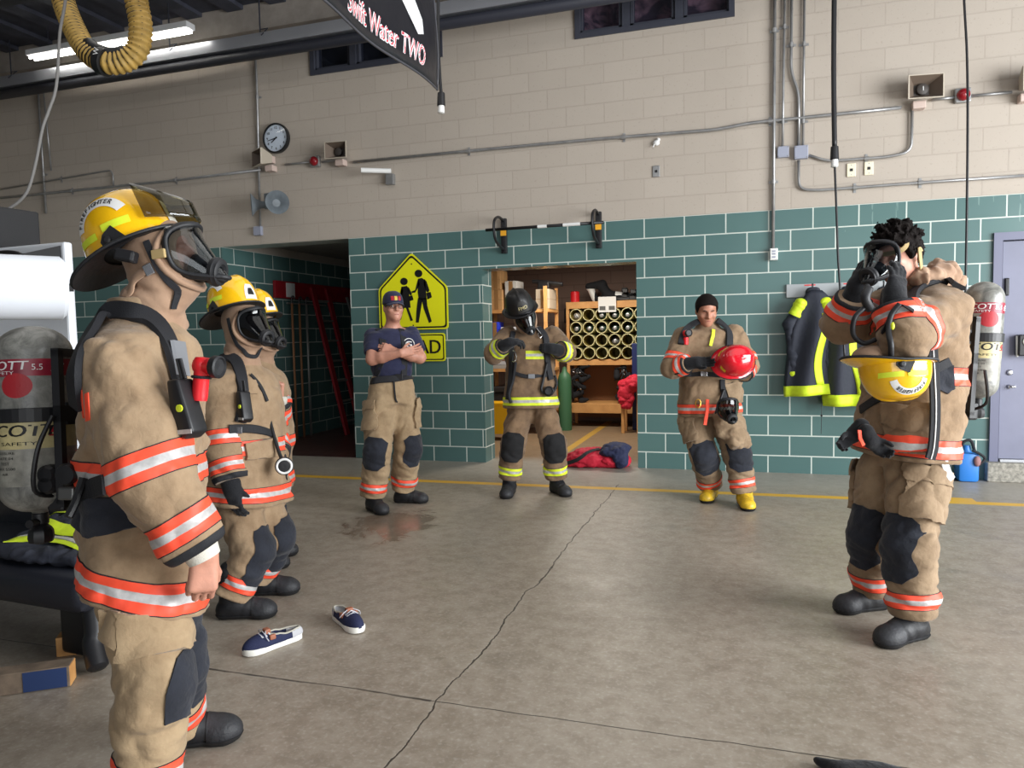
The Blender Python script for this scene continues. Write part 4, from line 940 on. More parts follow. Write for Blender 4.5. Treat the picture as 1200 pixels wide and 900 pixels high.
M_yel = mat('yellow_shell', (246, 190, 18), 0.18, var=0.05, vscale=10, coat=0.6); M_redh = mat('red_shell', (214, 22, 40), 0.15, coat=0.6); M_blkh = mat('sooty_black_shell', (30, 29, 30), 0.4, var=0.3, vscale=14)
M_white = mat('white_vinyl', (228, 228, 226), 0.4); M_web = mat('black_webbing', (27, 28, 33), 0.75, bump=0.3, bscale=400); M_navy = cloth('navy_tee', (44, 47, 74), (36, 38, 62), bump=0.15)
M_lens = glassy('mask_lens', (205, 210, 212), 0.03, 0.9); M_visor = glassy('smoky_visor', (186, 182, 158), 0.06, 0.8); M_redp = mat('red_plastic', (226, 36, 44), 0.35); M_grey = mat('grey_plastic', (120, 122, 126), 0.5)
M_cuff = mat('pale_wristlet', (206, 202, 190), 0.9, bump=0.3, bscale=300); M_eye = mat('dark_eye', (30, 22, 20), 0.2); M_brow = mat('dark_brow', (48, 34, 28), 0.8); M_yelrub = mat('yellow_boot_rubber', (214, 176, 40), 0.45, var=0.25, vscale=22)
def composite():
    t = NT('grey_composite'); tc = t.n('ShaderNodeTexCoord'); n = t.n('ShaderNodeTexNoise', _Scale=14.0, _Detail=8.0, _Roughness=0.7, _Distortion=1.2); t.l(tc, 'Object', n, 'Vector')
    r = t.n('ShaderNodeValToRGB'); t.l(n, 'Fac', r, 'Fac'); r.color_ramp.elements[0].position = 0.35; r.color_ramp.elements[1].position = 0.68
    r.color_ramp.elements[0].color = rgb(92, 92, 88); r.color_ramp.elements[1].color = rgb(158, 157, 150); t.l(r, 'Color', t.b, 'Base Color'); set_in(t.b, 'Roughness', 0.3); return t.m
M_tank = composite(); M_tred = mat('dark_red_label', (148, 34, 54), 0.35, var=0.12, vscale=25); M_tyel = mat('cream_label', (206, 192, 140), 0.4, var=0.12, vscale=18); M_tgry = mat('grey_label', (150, 148, 138), 0.4, var=0.2, vscale=25)
M_ink = mat('black_ink', (18, 18, 20), 0.5); M_inkr = mat('red_ink', (176, 34, 44), 0.5)
TRIM_O = (M_org, M_sil); TRIM_L = (M_lime, M_sil)

# ------------------------------------------------------------------ helmet
class Helmet:
    A, Bx, H = 0.142, 0.122, 0.178
    def __init__(s, X, rear=0.075, front=0.028, side=0.018, droop=0.035, H=None):
        s.X = np.asarray(X); s.rear, s.front, s.side, s.droop = rear, front, side, droop
        if H: s.H = H
    def w(s, p): return s.X[:3, 3]+s.X[:3, :3]@np.asarray(p, float)
    def brim(s, ph):
        c = math.cos(ph); f = max(0, c)**2; r = max(0, -c)**1.5
        L = s.side+(s.front-s.side)*f+(s.rear-s.side)*r; return L, -s.droop*r-0.006*(1-f)
    def k(s, z):
        t = math.asin(min(1, max(0, z/s.H))**(1/0.95)); return max(1e-4, math.cos(t)**0.60)
    def side_pt(s, y, z, sg, off=0.0):
        k = s.k(z); q = 1-(y/(s.A*k))**2; x = s.Bx*k*math.sqrt(max(0.0, q))
        n = nrm((x/(s.Bx*k)**2, y/(s.A*k)**2, 0.55*z/s.H/ s.Bx)); p = np.array((x, y, z))+n*off; p[0] *= sg; return s.w(p)
    def build(s, m, parent=None, name='helmet', ridge=0.006, trim=M_rub):
        N = 72; R = 14; V = []; F = []
        def row(fn):
            for i in range(N): V.append(s.w(fn(2*PI*i/N)))
        def rim(e):
            def f(ph):
                L, dz = s.brim(ph); b = np.array((s.Bx*math.sin(ph), s.A*math.cos(ph))); b = b*(1+L*e/np.linalg.norm(b)); return (b[0], b[1], dz*max(0, e)**1.3)
            return f
        for e in (1.0, 0.66, 0.33): row(rim(e))
        for j in range(R):
            t = PI/2*(1-(1-j/R)**1.25); k = max(1e-3, math.cos(t)**0.60); z = s.H*math.sin(t)**0.95
            row(lambda ph: (s.Bx*k*math.sin(ph), s.A*k*math.cos(ph), z+ridge*math.exp(-(s.Bx*k*math.sin(ph)/0.011)**2)*math.sin(t)))
        V.append(s.w((0, 0, s.H+ridge))); top = len(V)-1; rows = R+3
        for j in range(rows-1):
            for i in range(N): F.append((j*N+i, j*N+(i+1) % N, (j+1)*N+(i+1) % N, (j+1)*N+i))
        for i in range(N): F.append(((rows-1)*N+i, (rows-1)*N+(i+1) % N, top))
        mb = MB().add(V, F); o = mb.build(name, m, parent, smooth=True, solid=0.004, auto=1.0); s.o = o
        e = MB(); e.tube([s.w(rim(1.0)(2*PI*i/N)) for i in range(N)], 0.0055, 8, closed=True); e.build('edge_trim', trim, o, smooth=True)
        u = MB(); RR = [rim(q) for q in (1.0, 0.66, 0.33, 0.0, -0.6)]; u.add([s.w(np.array(f_(2*PI*k/N))-np.array((0, 0, 0.0065))) for f_ in RR for k in range(N)], [(j*N+k, j*N+(k+1) % N, (j+1)*N+(k+1) % N, (j+1)*N+k) for j in range(4) for k in range(N)]); u.build('brim_lining', trim, o, smooth=True)
        i = MB(); pr = [(max(1e-3, math.cos(t)), math.sin(t)) for t in np.linspace(0, PI/2, 7)]
        D = s.X.copy(); D[:3, :3] = s.X[:3, :3]@np.diag((s.Bx-0.012, s.A-0.012, s.H-0.02)); i.lathe(pr, 28, D); i.build('liner', M_blkf, o, smooth=True)
        return o
    def strip(s, sg, y0, y1, z0, z1, m, name='reflective_strip', slant=0.0, off=0.0015):
        mb = MB(); us = np.linspace(0, 1, 12); vs = np.linspace(0, 1, 5)
        mb.grid(lambda u, v: s.side_pt(y0+(y1-y0)*u, z0+(z1-z0)*v+slant*(u-0.5), sg, off+0.0045), us, vs); return mb.build(name, m, s.o, smooth=True)
    def arc(s, sg, txt, y0, z0, r, size, a0, a1, flip=False, wband=0.026, bend=None):
        """Curved white band with black letters along an arc on one side of the dome."""
        mb = MB(); us = np.linspace(0, 1, 36); vs = np.linspace(-0.5, 0.5, 5); b0, b1 = bend or (a0-0.25, a1+0.25)
        pos = lambda a, rr, off: s.side_pt(y0-sg*0+rr*math.cos(a), z0+rr*math.sin(a), sg, off)
        mb.grid(lambda u, v: pos(b0+(b1-b0)*u, r+v*wband, 0.0058), us, vs, 0)
        n = len(txt)
        for i, ch in enumerate(txt):
            a = a0+(a1-a0)*(i/(n-1)); V, F = text_geo(ch, size, 0.15); W = []
            for p in V:
                aa = a+(-p[0] if (sg > 0) else p[0])/r*0.95; W.append(pos(aa, r+p[1], 0.0075))
            mb.add(W, F, 1)
            W2 = [w+s.X[:3, :3]@np.array((0.0002*sg, 0.0016, 0)) for w in W]; mb.add(W2, F, 1)
        return mb.build('name_band', [M_white, M_ink], s.o)
    def ear(s, sg, m=M_blk, y0=-0.02):
        mb = MB(); poly = [(y0-0.022, -0.012), (y0+0.055, -0.014), (y0+0.02, 0.048), (y0-0.012, 0.032), (y0-0.026, 0.014)]
        A = [s.side_pt(p[0], max(0.001, p[1]), sg, 0.010) if p[1] > 0 else s.side_pt(p[0], 0.001, sg, 0.010)+s.X[:3, 2]*p[1] for p in poly]; B = [a-s.X[:3, 0]*sg*0.014 for a in A]; n = len(poly)
        mb.add(A+B, [tuple(range(n)), tuple(range(2*n-1, n-1, -1))]+[(i, (i+1) % n, n+(i+1) % n, n+i) for i in range(n)])
        c = s.side_pt(y0-0.004, 0.012, sg, 0.010); mb.lathe([(0.012, 0), (0.012, 0.004), (0.007, 0.006), (0.0, 0.006)], 14, frame(c, y=s.X[:3, 1], z=s.X[:3, 0]*sg))
        return mb.build('visor_bracket', m, s.o)
    def visor(s, tilt=0.9, m=M_visor, rr=0.168, h=0.095, span=0.95):
        """Clear eye shield hinged at the sides, flipped forward and up."""
        mb = MB(); us = np.linspace(-span, span, 22); vs = np.linspace(0, 1, 6)
        def f(u, v):
            t = 1-(u/span)**2; return s.w((0.118*u/span, 0.100+0.120*t, 0.150-0.085*t-v*(0.115-0.055*t)))
        mb.grid(f, us, vs); o = mb.build('visor', m, s.o, smooth=True, solid=0.002)
        return o
    def crest(s, m=M_white, dark=M_ink, w=0.072, h=0.085, txt=None):
        """Round-topped badge on the front of the dome."""
        mb = MB()
        def f(px, pz, off):
            k = s.k(pz); q = 1-(px/(s.Bx*k))**2; y = s.A*k*math.sqrt(max(0, q)); return s.w((px, y+off, pz+off*0.5))
        us = np.linspace(-1, 1, 9); vs = np.linspace(0, 1, 8); mb.grid(lambda u, v: f(u*w/2*(1-0.55*v**3), 0.018+h*v, 0.007), us, vs, 0)
        mb.grid(lambda u, v: f(u*w*0.27*(1-0.5*v*v), 0.040+h*0.45*v, 0.0085), us, vs, 1)
        if txt:
            V, F = text_geo(txt, 0.042); mb.add([f(-p[0], 0.058+p[1], 0.0125) for p in V], F, 2)
        return mb.build('front_badge', [m, dark, M_tyel], s.o)
def chin_strap(skin, pts, parent, w=0.022):
    mb = ribbon(skin, pts, w, 0.003, 0.004, n=5, maxd=0.08); return mb.build('chin_strap', M_web, parent, smooth=False)

# ------------------------------------------------------------------ breathing mask
def face_mask(X, parent, s=1.0, reg=True, lens=M_lens, name='face_mask'):
    X = np.asarray(X); w = lambda p: X[:3, 3]+X[:3, :3]@(np.asarray(p, float)*s)
    def f(a, b, o=0.0):
        tp = 1-0.34*max(0, -b)**1.6-0.12*max(0, b)**3; an = a*1.28
        y = 0.030+(0.084+o)*math.cos(an)*(1-0.10*b)+0.034*max(0, 0.55-b)*math.cos(an)**2
        return w(((0.080+o)*tp*math.sin(an), y, 0.005+0.078*b-0.012*abs(a)*b))
    bd = []
    for t in np.linspace(0, 2*PI, 48, endpoint=False):
        c, sn = math.cos(t), math.sin(t); k = (abs(c)**4+abs(sn)**4)**-0.25; bd.append((c*k, sn*k))
    bd = [(max(-1, min(1, a)), max(-1, min(1, b))) for a, b in bd]
    rim = MB(); rim.tube([f(a, b) for a, b in bd], 0.0068*s, 8, closed=True); rim.tube([f(a*1.04, b*1.02, -0.012) for a, b in bd], 0.0095*s, 8, closed=True)
    o = rim.build(name, M_rub, parent, smooth=True)
    g = MB(); g.grid(lambda u, v: f(u, v), np.linspace(-1, 1, 20), np.linspace(-1, 1, 16)); g.build('lens', lens, o, smooth=True, solid=0.0015)
    n = MB(); Xc = frame(w((0, 0.094, -0.036)), y=X[:3, 2], z=X[:3, 1]-X[:3, 2]*0.25)
    n.lathe([(0.040*s, -0.01), (0.034*s, 0.014), (0.020*s, 0.03)], 18, Xc); n.build('nose_cup', M_blk, o, smooth=True)
    if reg:
        n = MB(); Xr = frame(w((0, 0.132, -0.048)), y=X[:3, 2], z=X[:3, 1]-X[:3, 2]*0.30)
        n.lathe([(0.027*s, 0), (0.038*s, 0.004), (0.040*s, 0.018), (0.036*s, 0.024), (0.036*s, 0.030), (0.030*s, 0.034), (0.022*s, 0.034), (0.018*s, 0.026), (0.0, 0.024)], 26, Xr)
        n.build('regulator_port', M_rub, o, smooth=True, auto=0.7)
    return o

# ------------------------------------------------------------------ air pack
def wrap_text(mb, s, size, X, r, a0, z, mi, sx=1.0, bold=0.0, shear=0.0, flip=False):
    V, F = text_geo(s, size, shear)
    for dx, e in (((0, 0),) if not bold else ((-bold, 0), (bold, 0.0002), (0, 0.0004))):
        W = []
        for p in V:
            q = (p[0]*sx+dx, p[1]) if not flip else (-p[0]*sx-dx, -p[1])
            a = a0+q[0]/r; W.append(X[:3, 3]+X[:3, :3]@np.array(((r+0.0012+e)*math.cos(a), (r+0.0012+e)*math.sin(a), z+q[1])))
        mb.add(W, F, mi)
def air_cylinder(X, parent, r=0.088, L=0.56, a0=0.0, name='cylinder', flip=False):
    """X: z along the bottle (valve at -z end at z=0, dome at +z). a0: the way the lettering faces."""
    mb = MB(); pr = [(0.018, -0.012), (0.026, 0.0)]
    pr += [(0.026+(r-0.026)*math.sin(t), 0.07*(1-math.cos(t))) for t in np.linspace(0.15, PI/2, 8)]
    pr += [(r*math.cos(t), L-0.085+0.085*math.sin(t)) for t in np.linspace(0, PI/2-0.02, 9)]+[(0.0, L)]
    mb.lathe(pr, 40, X); o = mb.build(name, M_tank, parent, smooth=True)
    def ring(z0, z1, m, nm, k=0.0006):
        b = MB(); b.lathe([(r-0.001, z0-0.0005), (r+k, z0), (r+k, z1), (r-0.001, z1+0.0005)], 40, X); return b.build(nm, m, o, smooth=True, auto=0.6)
    if not flip:
        z1, z2 = L*0.725, L*0.655
        ring(z1, z1+0.052, M_tred, 'red_label'); ring(L*0.345, L*0.345+0.085, M_tyel, 'cream_label'); ring(L*0.15, L*0.345, M_tgry, 'grey_label', 0.0004)
        t = MB(); wrap_text(t, 'SCOTT', 0.038, X, r, a0-0.42, z1+0.031, 0, 1.25, 0.0008, 0.15); wrap_text(t, 'SAFETY', 0.014, X, r, a0-0.42, z1+0.010, 0, 1.7)
        wrap_text(t, '5.5', 0.026, X, r, a0+0.52, z1+0.026, 0, 1.0)
        wrap_text(t, 'SCOTT', 0.050, X, r, a0-0.05, L*0.345+0.054, 1, 1.35, 0.0016, 0.15); wrap_text(t, 'SAFETY', 0.015, X, r, a0-0.05, L*0.345+0.016, 1, 2.2)
        # square S-like mark after the maker's name, dark-red disc label above
        for (aa, zz, sz, mi) in ((a0+0.98, L*0.345+0.05, 0.040, 2), (a0+1.05, z1+0.026, 0.034, 0)):
            for k, (x0, x1, y0, y1) in enumerate(((-.5, .5, .3, .5), (-.5, -.3, 0, .3), (-.5, .5, -.1, .1), (.3, .5, -.5, 0), (-.5, .5, -.5, -.3))):
                t.grid(lambda u, v: X[:3, 3]+X[:3, :3]@np.array(((r+0.0016)*math.cos(aa+(u*sz+v*sz*0.3)/r), (r+0.0016)*math.sin(aa+(u*sz+v*sz*0.3)/r), zz+v*sz*0.7)), np.linspace(x0, x1, 5), np.linspace(y0, y1, 3), mi)
        t.grid(lambda u, v: X[:3, 3]+X[:3, :3]@np.array(((r+0.0012)*math.cos(a0-0.02+v*0.045*math.cos(u)/r), (r+0.0012)*math.sin(a0-0.02+v*0.045*math.cos(u)/r), z2+0.012+v*0.038*math.sin(u))), np.linspace(0, 2*PI, 25), np.linspace(0, 1, 4), 2)
        for k in range(5): wrap_text(t, ('PRESSURE', 'DATE 04', 'TEST', 'MAX 5500', 'AIR')[k], 0.011, X, r, a0-0.45, L*0.325-0.016*k, 1, 1.5)
        t.build('lettering', [M_white, M_ink, M_inkr], o)
    v = MB(); v.lathe([(0.020, -0.045), (0.024, -0.04), (0.024, -0.010), (0.019, -0.004)], 16, X)
    y = X[:3, 1]; c = X[:3, 3]-X[:3, 2]*0.035
    v.tube([c, c+X[:3, 0]*0.055], 0.013, 12)
    v.lathe([(0.018, -0.105), (0.034, -0.10), (0.038, -0.085), (0.036, -0.065), (0.030, -0.055), (0.020, -0.045)], 8, X)
    v.build('valve', M_blk, o, smooth=True, auto=0.6)
    return o
def air_pack(label, X, a0, r=0.088, L=0.56, dy=-0.13, dz=-0.24, name='air_pack', lean=0.0):
    """X: x person's right, y forward, z up, origin at the middle of the back."""
    X = np.asarray(X); w = lambda p: X[:3, 3]+X[:3, :3]@np.asarray(p, float)
    root = thing(name, label, 'air pack', (0, 0, 0)); root.location = Vector(w((0, dy, dz))); root_m = root
    Xc = frame(w((0, dy, dz)), y=X[:3, 1], z=X[:3, 2]+X[:3, 1]*lean)
    air_cylinder(Xc, root_m, r, L, a0)
    f = MB(); Y = X.copy()
    f.box((-0.10, -0.035, -0.27), (-0.075, -0.012, 0.20), X=Y).box((0.075, -0.035, -0.27), (0.10, -0.012, 0.20), X=Y).box((-0.10, -0.035, 0.18), (0.10, -0.012, 0.205), X=Y)
    f.box((-0.10, -0.035, -0.28), (0.10, -0.012, -0.255), X=Y).box((-0.10, -0.035, -0.02), (0.10, -0.012, 0.03), X=Y); f.build('back_frame', M_blk, root_m)
    b = MB(); zc = L*0.52
    b.lathe([(r+0.0005, zc-0.022), (r+0.007, zc-0.020), (r+0.007, zc+0.020), (r+0.0005, zc+0.022)], 36, Xc)
    bm = (dy+r+0.02)
    b.box((-0.035, dy+r-0.01, dz+zc-0.035), (0.035, -0.03, dz+zc+0.035), X=Y); b.build('cylinder_band', M_blk, root_m)
    g = MB(); g.box((-0.055, -0.095, -0.30), (0.055, -0.04, -0.215), X=Y, bev=0.01)
    for k, z in enumerate((-0.20, -0.17)): g.lathe([(0.022, -0.03), (0.03, -0.02), (0.03, 0.02), (0.022, 0.03)], 16, frame(w((0.075, -0.065, z-0.01)), y=X[:3, 2], z=X[:3, 0]))
    g.tube(spline([w((0.05, -0.07, -0.25)), w((0.13, -0.08, -0.22)), w((0.14, -0.06, -0.10)), w((0.11, -0.03, 0.0))], 6), 0.007, 8)
    g.tube(spline([w((-0.04, -0.07, -0.25)), w((-0.12, -0.08, -0.2)), w((-0.13, -0.05, -0.05))], 6), 0.007, 8)
    g.build('pressure_reducer', M_blk, root_m)
    return root_m

# ------------------------------------------------------------------ a dressed figure
def boot(parent, an, toe, m=M_rub, fat=1.0, shaft=0.12, name='boot', toecap=None, L=0.30, capl=0.12):
    """Rubber boot: an is the ankle, toe the point of the sole at the toe (both world)."""
    an = np.asarray(an, float); g = np.array((an[0], an[1], 0.0)); d = np.asarray(toe, float)-g; d[2] = 0; d = nrm(d)
    heel = g-d*0.075; tip = heel+d*L; s = np.cross(d, (0, 0, 1))
    pr = [('b', Cap(an+np.array((0, 0, shaft)), np.array((an[0], an[1], 0.085)), 0.070*fat, 0.062*fat, fold=0.006, seed=1.7, fx=22), 0.03),
          ('b', Cap(heel+np.array((0, 0, 0.045))+d*0.04, g+np.array((0, 0, 0.055))+d*0.06, 0.050*fat, 0.050*fat), 0.03),
          ('b', Cap(g+d*0.03+np.array((0, 0, 0.075)), tip-d*0.075+np.array((0, 0, 0.038)), 0.052*fat, 0.053*fat, fold=0.005, seed=2.3, fx=20), 0.035),
          ('b', Ell(frame(tip-d*0.068+np.array((0, 0, 0.038)), y=d, x=s), (0.056*fat, 0.068*fat, 0.048*fat)), 0.02)]
    f = Field(pr, 0.03, [(np.array((0, 0, 0.003)), np.array((0, 0, -1.0)), 0.008)])
    sk = Skin(f, 0.0075); o = sk.obj(name, m, parent)
    z = np.array((0, 0, 1.0))
    bm = sk.cut([(z*0.026, z), (-z, -z)], off=0.006, thick=0.01, split=())
    if bm: bm_obj('sole', bm, M_sole, o)
    if toecap:
        bm = sk.cut([(tip-d*capl, -d), (z*0.12, z), (z*0.022, -z)], off=0.003, thick=0.003)
        if bm: bm_obj('toe_cap', bm, toecap, o)
    return o
class Trim:
    def __init__(s, f, o, n, k=0.012): s.f, s.o, s.n, s.k = f, o, n, k
    def __call__(s, P): return smax(s.f(P), (P-s.o)@s.n, s.k)
    def box(s): return s.f.box()
class Fig: pass
def figure(cfg):
    """Builds a dressed person from joints given as world points. Returns the pieces for further fitting."""
    J = {k: (np.asarray(v, float)) for k, v in cfg['J'].items()}; g = Fig(); g.J = J; c = cfg
    foot = (J['anR']+J['anL'])/2; root = thing('person', c['label'], 'person', (foot[0], foot[1], 0.0), c.get('group')); g.root = root
    sc = c.get('bulk', 1.0)
    up = nrm(J['neck']-J['pelvis']); lat = nrm(nrm(J['shR']-J['shL'])+nrm(J['hipR']-J['hipL'])*0.6); fwd = np.cross(up, lat); fwd = nrm(fwd); lat = nrm(np.cross(fwd, up))
    g.up, g.lat, g.fwd = up, lat, fwd
    HX = head_frame(J['head'], c['look'], c.get('hup', (0, 0, 1))); g.HX = HX
    # ---- body: one continuous skin from crown to ankles, hands included
    hp = head_prims(HX, c.get('hs', 1.0), c.get('face', True)); nk = J['neck']
    pr = [('torso', Loft(J['pelvis']-up*0.08, nk-up*0.02, lat, [(0, .165, .115), (.35, .15, .11), (.75, .175, .125), (.92, .16, .10), (1, .08, .07)], n=2.3, e1=0.04)),
          ('trap', Cap(nk-up*0.005-fwd*0.01, J['shR']*0.62+nk*0.38-up*0.015, 0.05, 0.05), 0.05), ('trap', Cap(nk-up*0.005-fwd*0.01, J['shL']*0.62+nk*0.38-up*0.015, 0.05, 0.05), 0.05),
          ('neck', Cap(nk-up*0.04, J['head']-HX[:3, 2]*0.04-HX[:3, 1]*0.015, 0.060, 0.056), 0.03)]+hp
    for S, sg in (('R', 1), ('L', -1)):
        sh, el, wr = J['sh'+S], J['el'+S], J['wr'+S]; a = c.get('arm', 1.0)
        pr += [('arm', Cap(sh, el, 0.058*a, 0.047*a), 0.03), ('fore', Cap(el, el+(wr-el)*0.35, 0.047*a, 0.047*a), 0.03), ('fore', Cap(el+(wr-el)*0.35, wr, 0.047*a, 0.028*a), 0.02)]
        h = c['hand'+S]
        pr += hand_prims(wr, h['d'], h['palm'], sg, **{k: v for k, v in h.items() if k not in ('d', 'palm', 'fat')})
        hi, kn, an = J['hip'+S], J['kn'+S], J['an'+S]
        pr += [('leg', Cap(hi, kn, 0.085, 0.058), 0.03), ('leg', Cap(kn, kn+(an-kn)*0.35, 0.058, 0.060), 0.03), ('leg', Cap(kn+(an-kn)*0.35, an, 0.06, 0.042), 0.03)]
    g.body = Skin(Field(pr, 0.03), c.get('res', 0.009)); g.body.obj('body', c.get('skin', M_skin), root)
    # ---- trousers
    W = c.get('leg', 1.0); fo = c.get('fold', 0.011)
    pr = [('seat', Loft(J['pelvis']-up*0.15, J['pelvis']+up*c.get('waist', 0.10), lat, [(0, .19*W, .14*W), (.5, .195*W, .15*W), (1, .175*W, .135*W)], n=2.2, fold=fo*0.6, seed=c['seed']))]
    cuts = []
    for i, S in enumerate('RL'):
        hi, kn, an = J['hip'+S], J['kn'+S], J['an'+S]; rr = c.get('legr', (0.118, 0.104, 0.092))
        pr += [('leg'+S, Cap(hi, kn, rr[0]*W, rr[1]*W, fold=fo, fx=7.5, fp=6, seed=c['seed']+i, skew=5.0), 0.045), ('shin'+S, Cap(kn, an, rr[1]*W, rr[2]*W, fold=fo*1.1, fx=11, seed=c['seed']+3+i, skew=-3.0, cut1=True), 0.03)]
    g.pants = Skin(Field(pr, 0.04), 0.0095 if c.get('far') else 0.0085); g.po = g.pants.obj('turnout_trousers', c.get('pm', M_tanp), root)
    LI = {'leg'+S: 1+2*i for i, S in enumerate('RL')}; SI = {'shin'+S: 2+2*i for i, S in enumerate('RL')}
    for i, S in enumerate('RL'):
        hi, kn, an = J['hip'+S], J['kn'+S], J['an'+S]; ax = nrm(kn-an); kf = nrm(c.get('kf'+S, fwd)); kf = nrm(kf-ax*(kf@ax)); kl = np.cross(ax, kf)
        band(g.pants, 'reflective_band', g.po, an+ax*0.085, ax, 0.072, c.get('trim', TRIM_O), [SI['shin'+S]], ws=c.get('ws', 0.3))
        kp = c.get('knee', (0.17, 0.27)); t0 = kn+ax*c.get('kdz', 0.0)
        if 'knee'+S not in c: patch(g.pants, 'knee_pad', g.po, t0, kl, ax, oct_poly(kp[0], kp[1], 0.22), c.get('padm', M_pad), [LI['leg'+S], SI['shin'+S]], off=0.005, thick=0.006, fmin=0.05)
        if c.get('pocket', True):
            sd = lat*(1 if S == 'R' else -1); ax2 = nrm(hi-kn); sd = nrm(sd-ax2*(sd@ax2)+c.get('pkf', 0.25)*fwd); pf = np.cross(ax2, sd); pc = hi+(kn-hi)*c.get('pkt', 0.45)
            patch(g.pants, 'cargo_pocket', g.po, pc-ax2*0.02, pf, ax2, oct_poly(0.20, 0.20, 0.06), c.get('pm', M_tanp), [LI['leg'+S]], off=0.024, thick=0.026, fmin=0.0)
            patch(g.pants, 'pocket_flap', g.po, pc+ax2*0.085, pf, ax2, oct_poly(0.215, 0.075, 0.08), c.get('pm', M_tanp), [LI['leg'+S]], off=0.031, thick=0.008, fmin=0.0)
        boot(root, an-ax*0.0, J['to'+S], c.get('bm', M_rub), c.get('bfat', 1.0), toecap=c.get('toecap', M_cap), L=c.get('bootL', 0.30), capl=c.get('capl', 0.115))
    # ---- coat
    if c.get('coat', True):
        T = c.get('torso', [(0, .245, .195), (.25, .235, .185), (.55, .235, .18), (.8, .235, .17), (.93, .20, .14), (1, .12, .11)])
        hem = J['hem'] if 'hem' in J else J['pelvis']-up*0.14
        g.hem = hem; g.tax = nrm(nk-hem); hn = nrm(c.get('hemn', g.tax)); T = [(-0.18,)+tuple(T[0][1:])]+T
        pr = [('torso', Loft(hem, nk+up*0.01, lat, [(t, w*sc, d*sc, *(o or [])) for t, w, d, *o in T], n=2.4, fold=fo, seed=c['seed']+9, skew=2.0, e1=0.05))]
        pr[0] = ('torso', Trim(pr[0][1], hem, -hn))
        ar = c.get('sleeve', (0.105, 0.092, 0.078))
        for i, S in enumerate('RL'):
            sh, el, wr = J['sh'+S], J['el'+S], J['wr'+S]; ct = wr-nrm(wr-el)*c.get('cuff', 0.02)
            pr += [('arm'+S, Cap(sh, el, ar[0]*sc, ar[1]*sc, fold=fo, fx=6.5, fp=7, seed=c['seed']+15+i, skew=6), 0.06), ('fore'+S, Cap(el, ct, ar[1]*sc, ar[2]*sc, fold=fo*0.9, fx=9, fp=6, seed=c['seed']+18+i, skew=-5, cut1=True), 0.02)]
        cu = HX[:3, 2]*0.35+up*0.65
        pr += [('collar', Cap(nk-up*0.06, nk+cu*c.get('collar', 0.055), 0.105, c.get('collr', 0.098), fold=0.004, seed=c['seed'], cut1=True), 0.035)]
        g.coat = Skin(Field(pr, 0.04), 0.0095 if c.get('far') else 0.0085); g.co = g.coat.obj('turnout_coat', c.get('cm', M_tan), root)
        trim = c.get('trim', TRIM_O); ws = c.get('ws', 0.3); bw = c.get('bw', 0.078); tx = g.tax
        band(g.coat, 'reflective_band', g.co, hem+hn*0.065, hn, bw, trim, [0], ws=ws)
        if c.get('chest', True): band(g.coat, 'reflective_band', g.co, hem+tx*c.get('chz', 0.36), tx, bw, trim, [0], ws=ws)
        for i, S in enumerate('RL'):
            sh, el, wr = J['sh'+S], J['el'+S], J['wr'+S]; a1 = nrm(el-sh); a2 = nrm(wr-el)
            band(g.coat, 'reflective_band', g.co, wr-a2*(c.get('cuff', 0.02)+c.get('cufb', 0.075)), a2, bw*0.95, trim, [2+2*i], ws=ws)
            band(g.coat, 'cuff_trim', g.co, wr-a2*(c.get('cuff', 0.02)+0.014), a2, 0.026, (M_web, M_web), [2+2*i], off=0.002)
            if c.get('armband', True): band(g.coat, 'reflective_band', g.co, el-a1*c.get('arb', 0.05), c.get('arn'+S, a1), bw, trim, [1+2*i, 2+2*i], ws=ws, rad=0.24)
    else: g.coat = None
    # ---- gloves
    for S, sg in (('R', 1), ('L', -1)):
        h = c['hand'+S]
        if h.get('fat'):
            kw = {k: v for k, v in h.items() if k not in ('d', 'palm', 'fat')}; wr = J['wr'+S]; d = nrm(h['d']); a2 = nrm(wr-J['el'+S])
            q = hand_prims(wr, d, h['palm'], sg, fat=h['fat'], **kw)+[('cuff', Cap(wr-a2*0.06, wr+d*0.03, 0.056, 0.046, fold=0.003, seed=3), 0.02)]
            sk = Skin(Field(q, 0.01), 0.0055 if not c.get('far') else 0.0065); sk.obj('glove', c.get('gm', M_glove), root)
    # ---- hood
    if c.get('hood'):
        E = lambda cc, r, k=0.03: ('hood', Ell(HX, r, cc), k)
        pr = [E((0, -0.014, 0.03), (0.096, 0.118, 0.108)), E((0, 0.022, -0.05), (0.086, 0.094, 0.088), 0.05), ('hood', Cap(HX[:3, 3]-HX[:3, 2]*0.07-HX[:3, 1]*0.015, nk-up*0.02, 0.080, c.get('hoodr', 0.098), fold=0.015, fx=15, seed=c['seed']+2), 0.05)]
        if c.get('hood') != 'down': pr += [('open', Ell(HX, (0.066, 0.07, 0.082), (0, 0.11, 0.0)), -0.012)]
        g.hood = Skin(Field(pr, 0.03), 0.0075); g.ho = g.hood.obj('hood', M_hood, root)
        m = MB(); m.tube([g.hood.snap(HX[:3, 3]+HX[:3, :3]@np.array((0.088*math.cos(t), 0.085-0.055*math.cos(t)**2, 0.004+0.098*math.sin(t))), 0.003)[0] for t in np.linspace(0, 2*PI, 40, endpoint=False)], 0.010, 8, closed=True); m.build('face_seam', M_hood, g.ho, smooth=True)
    return g
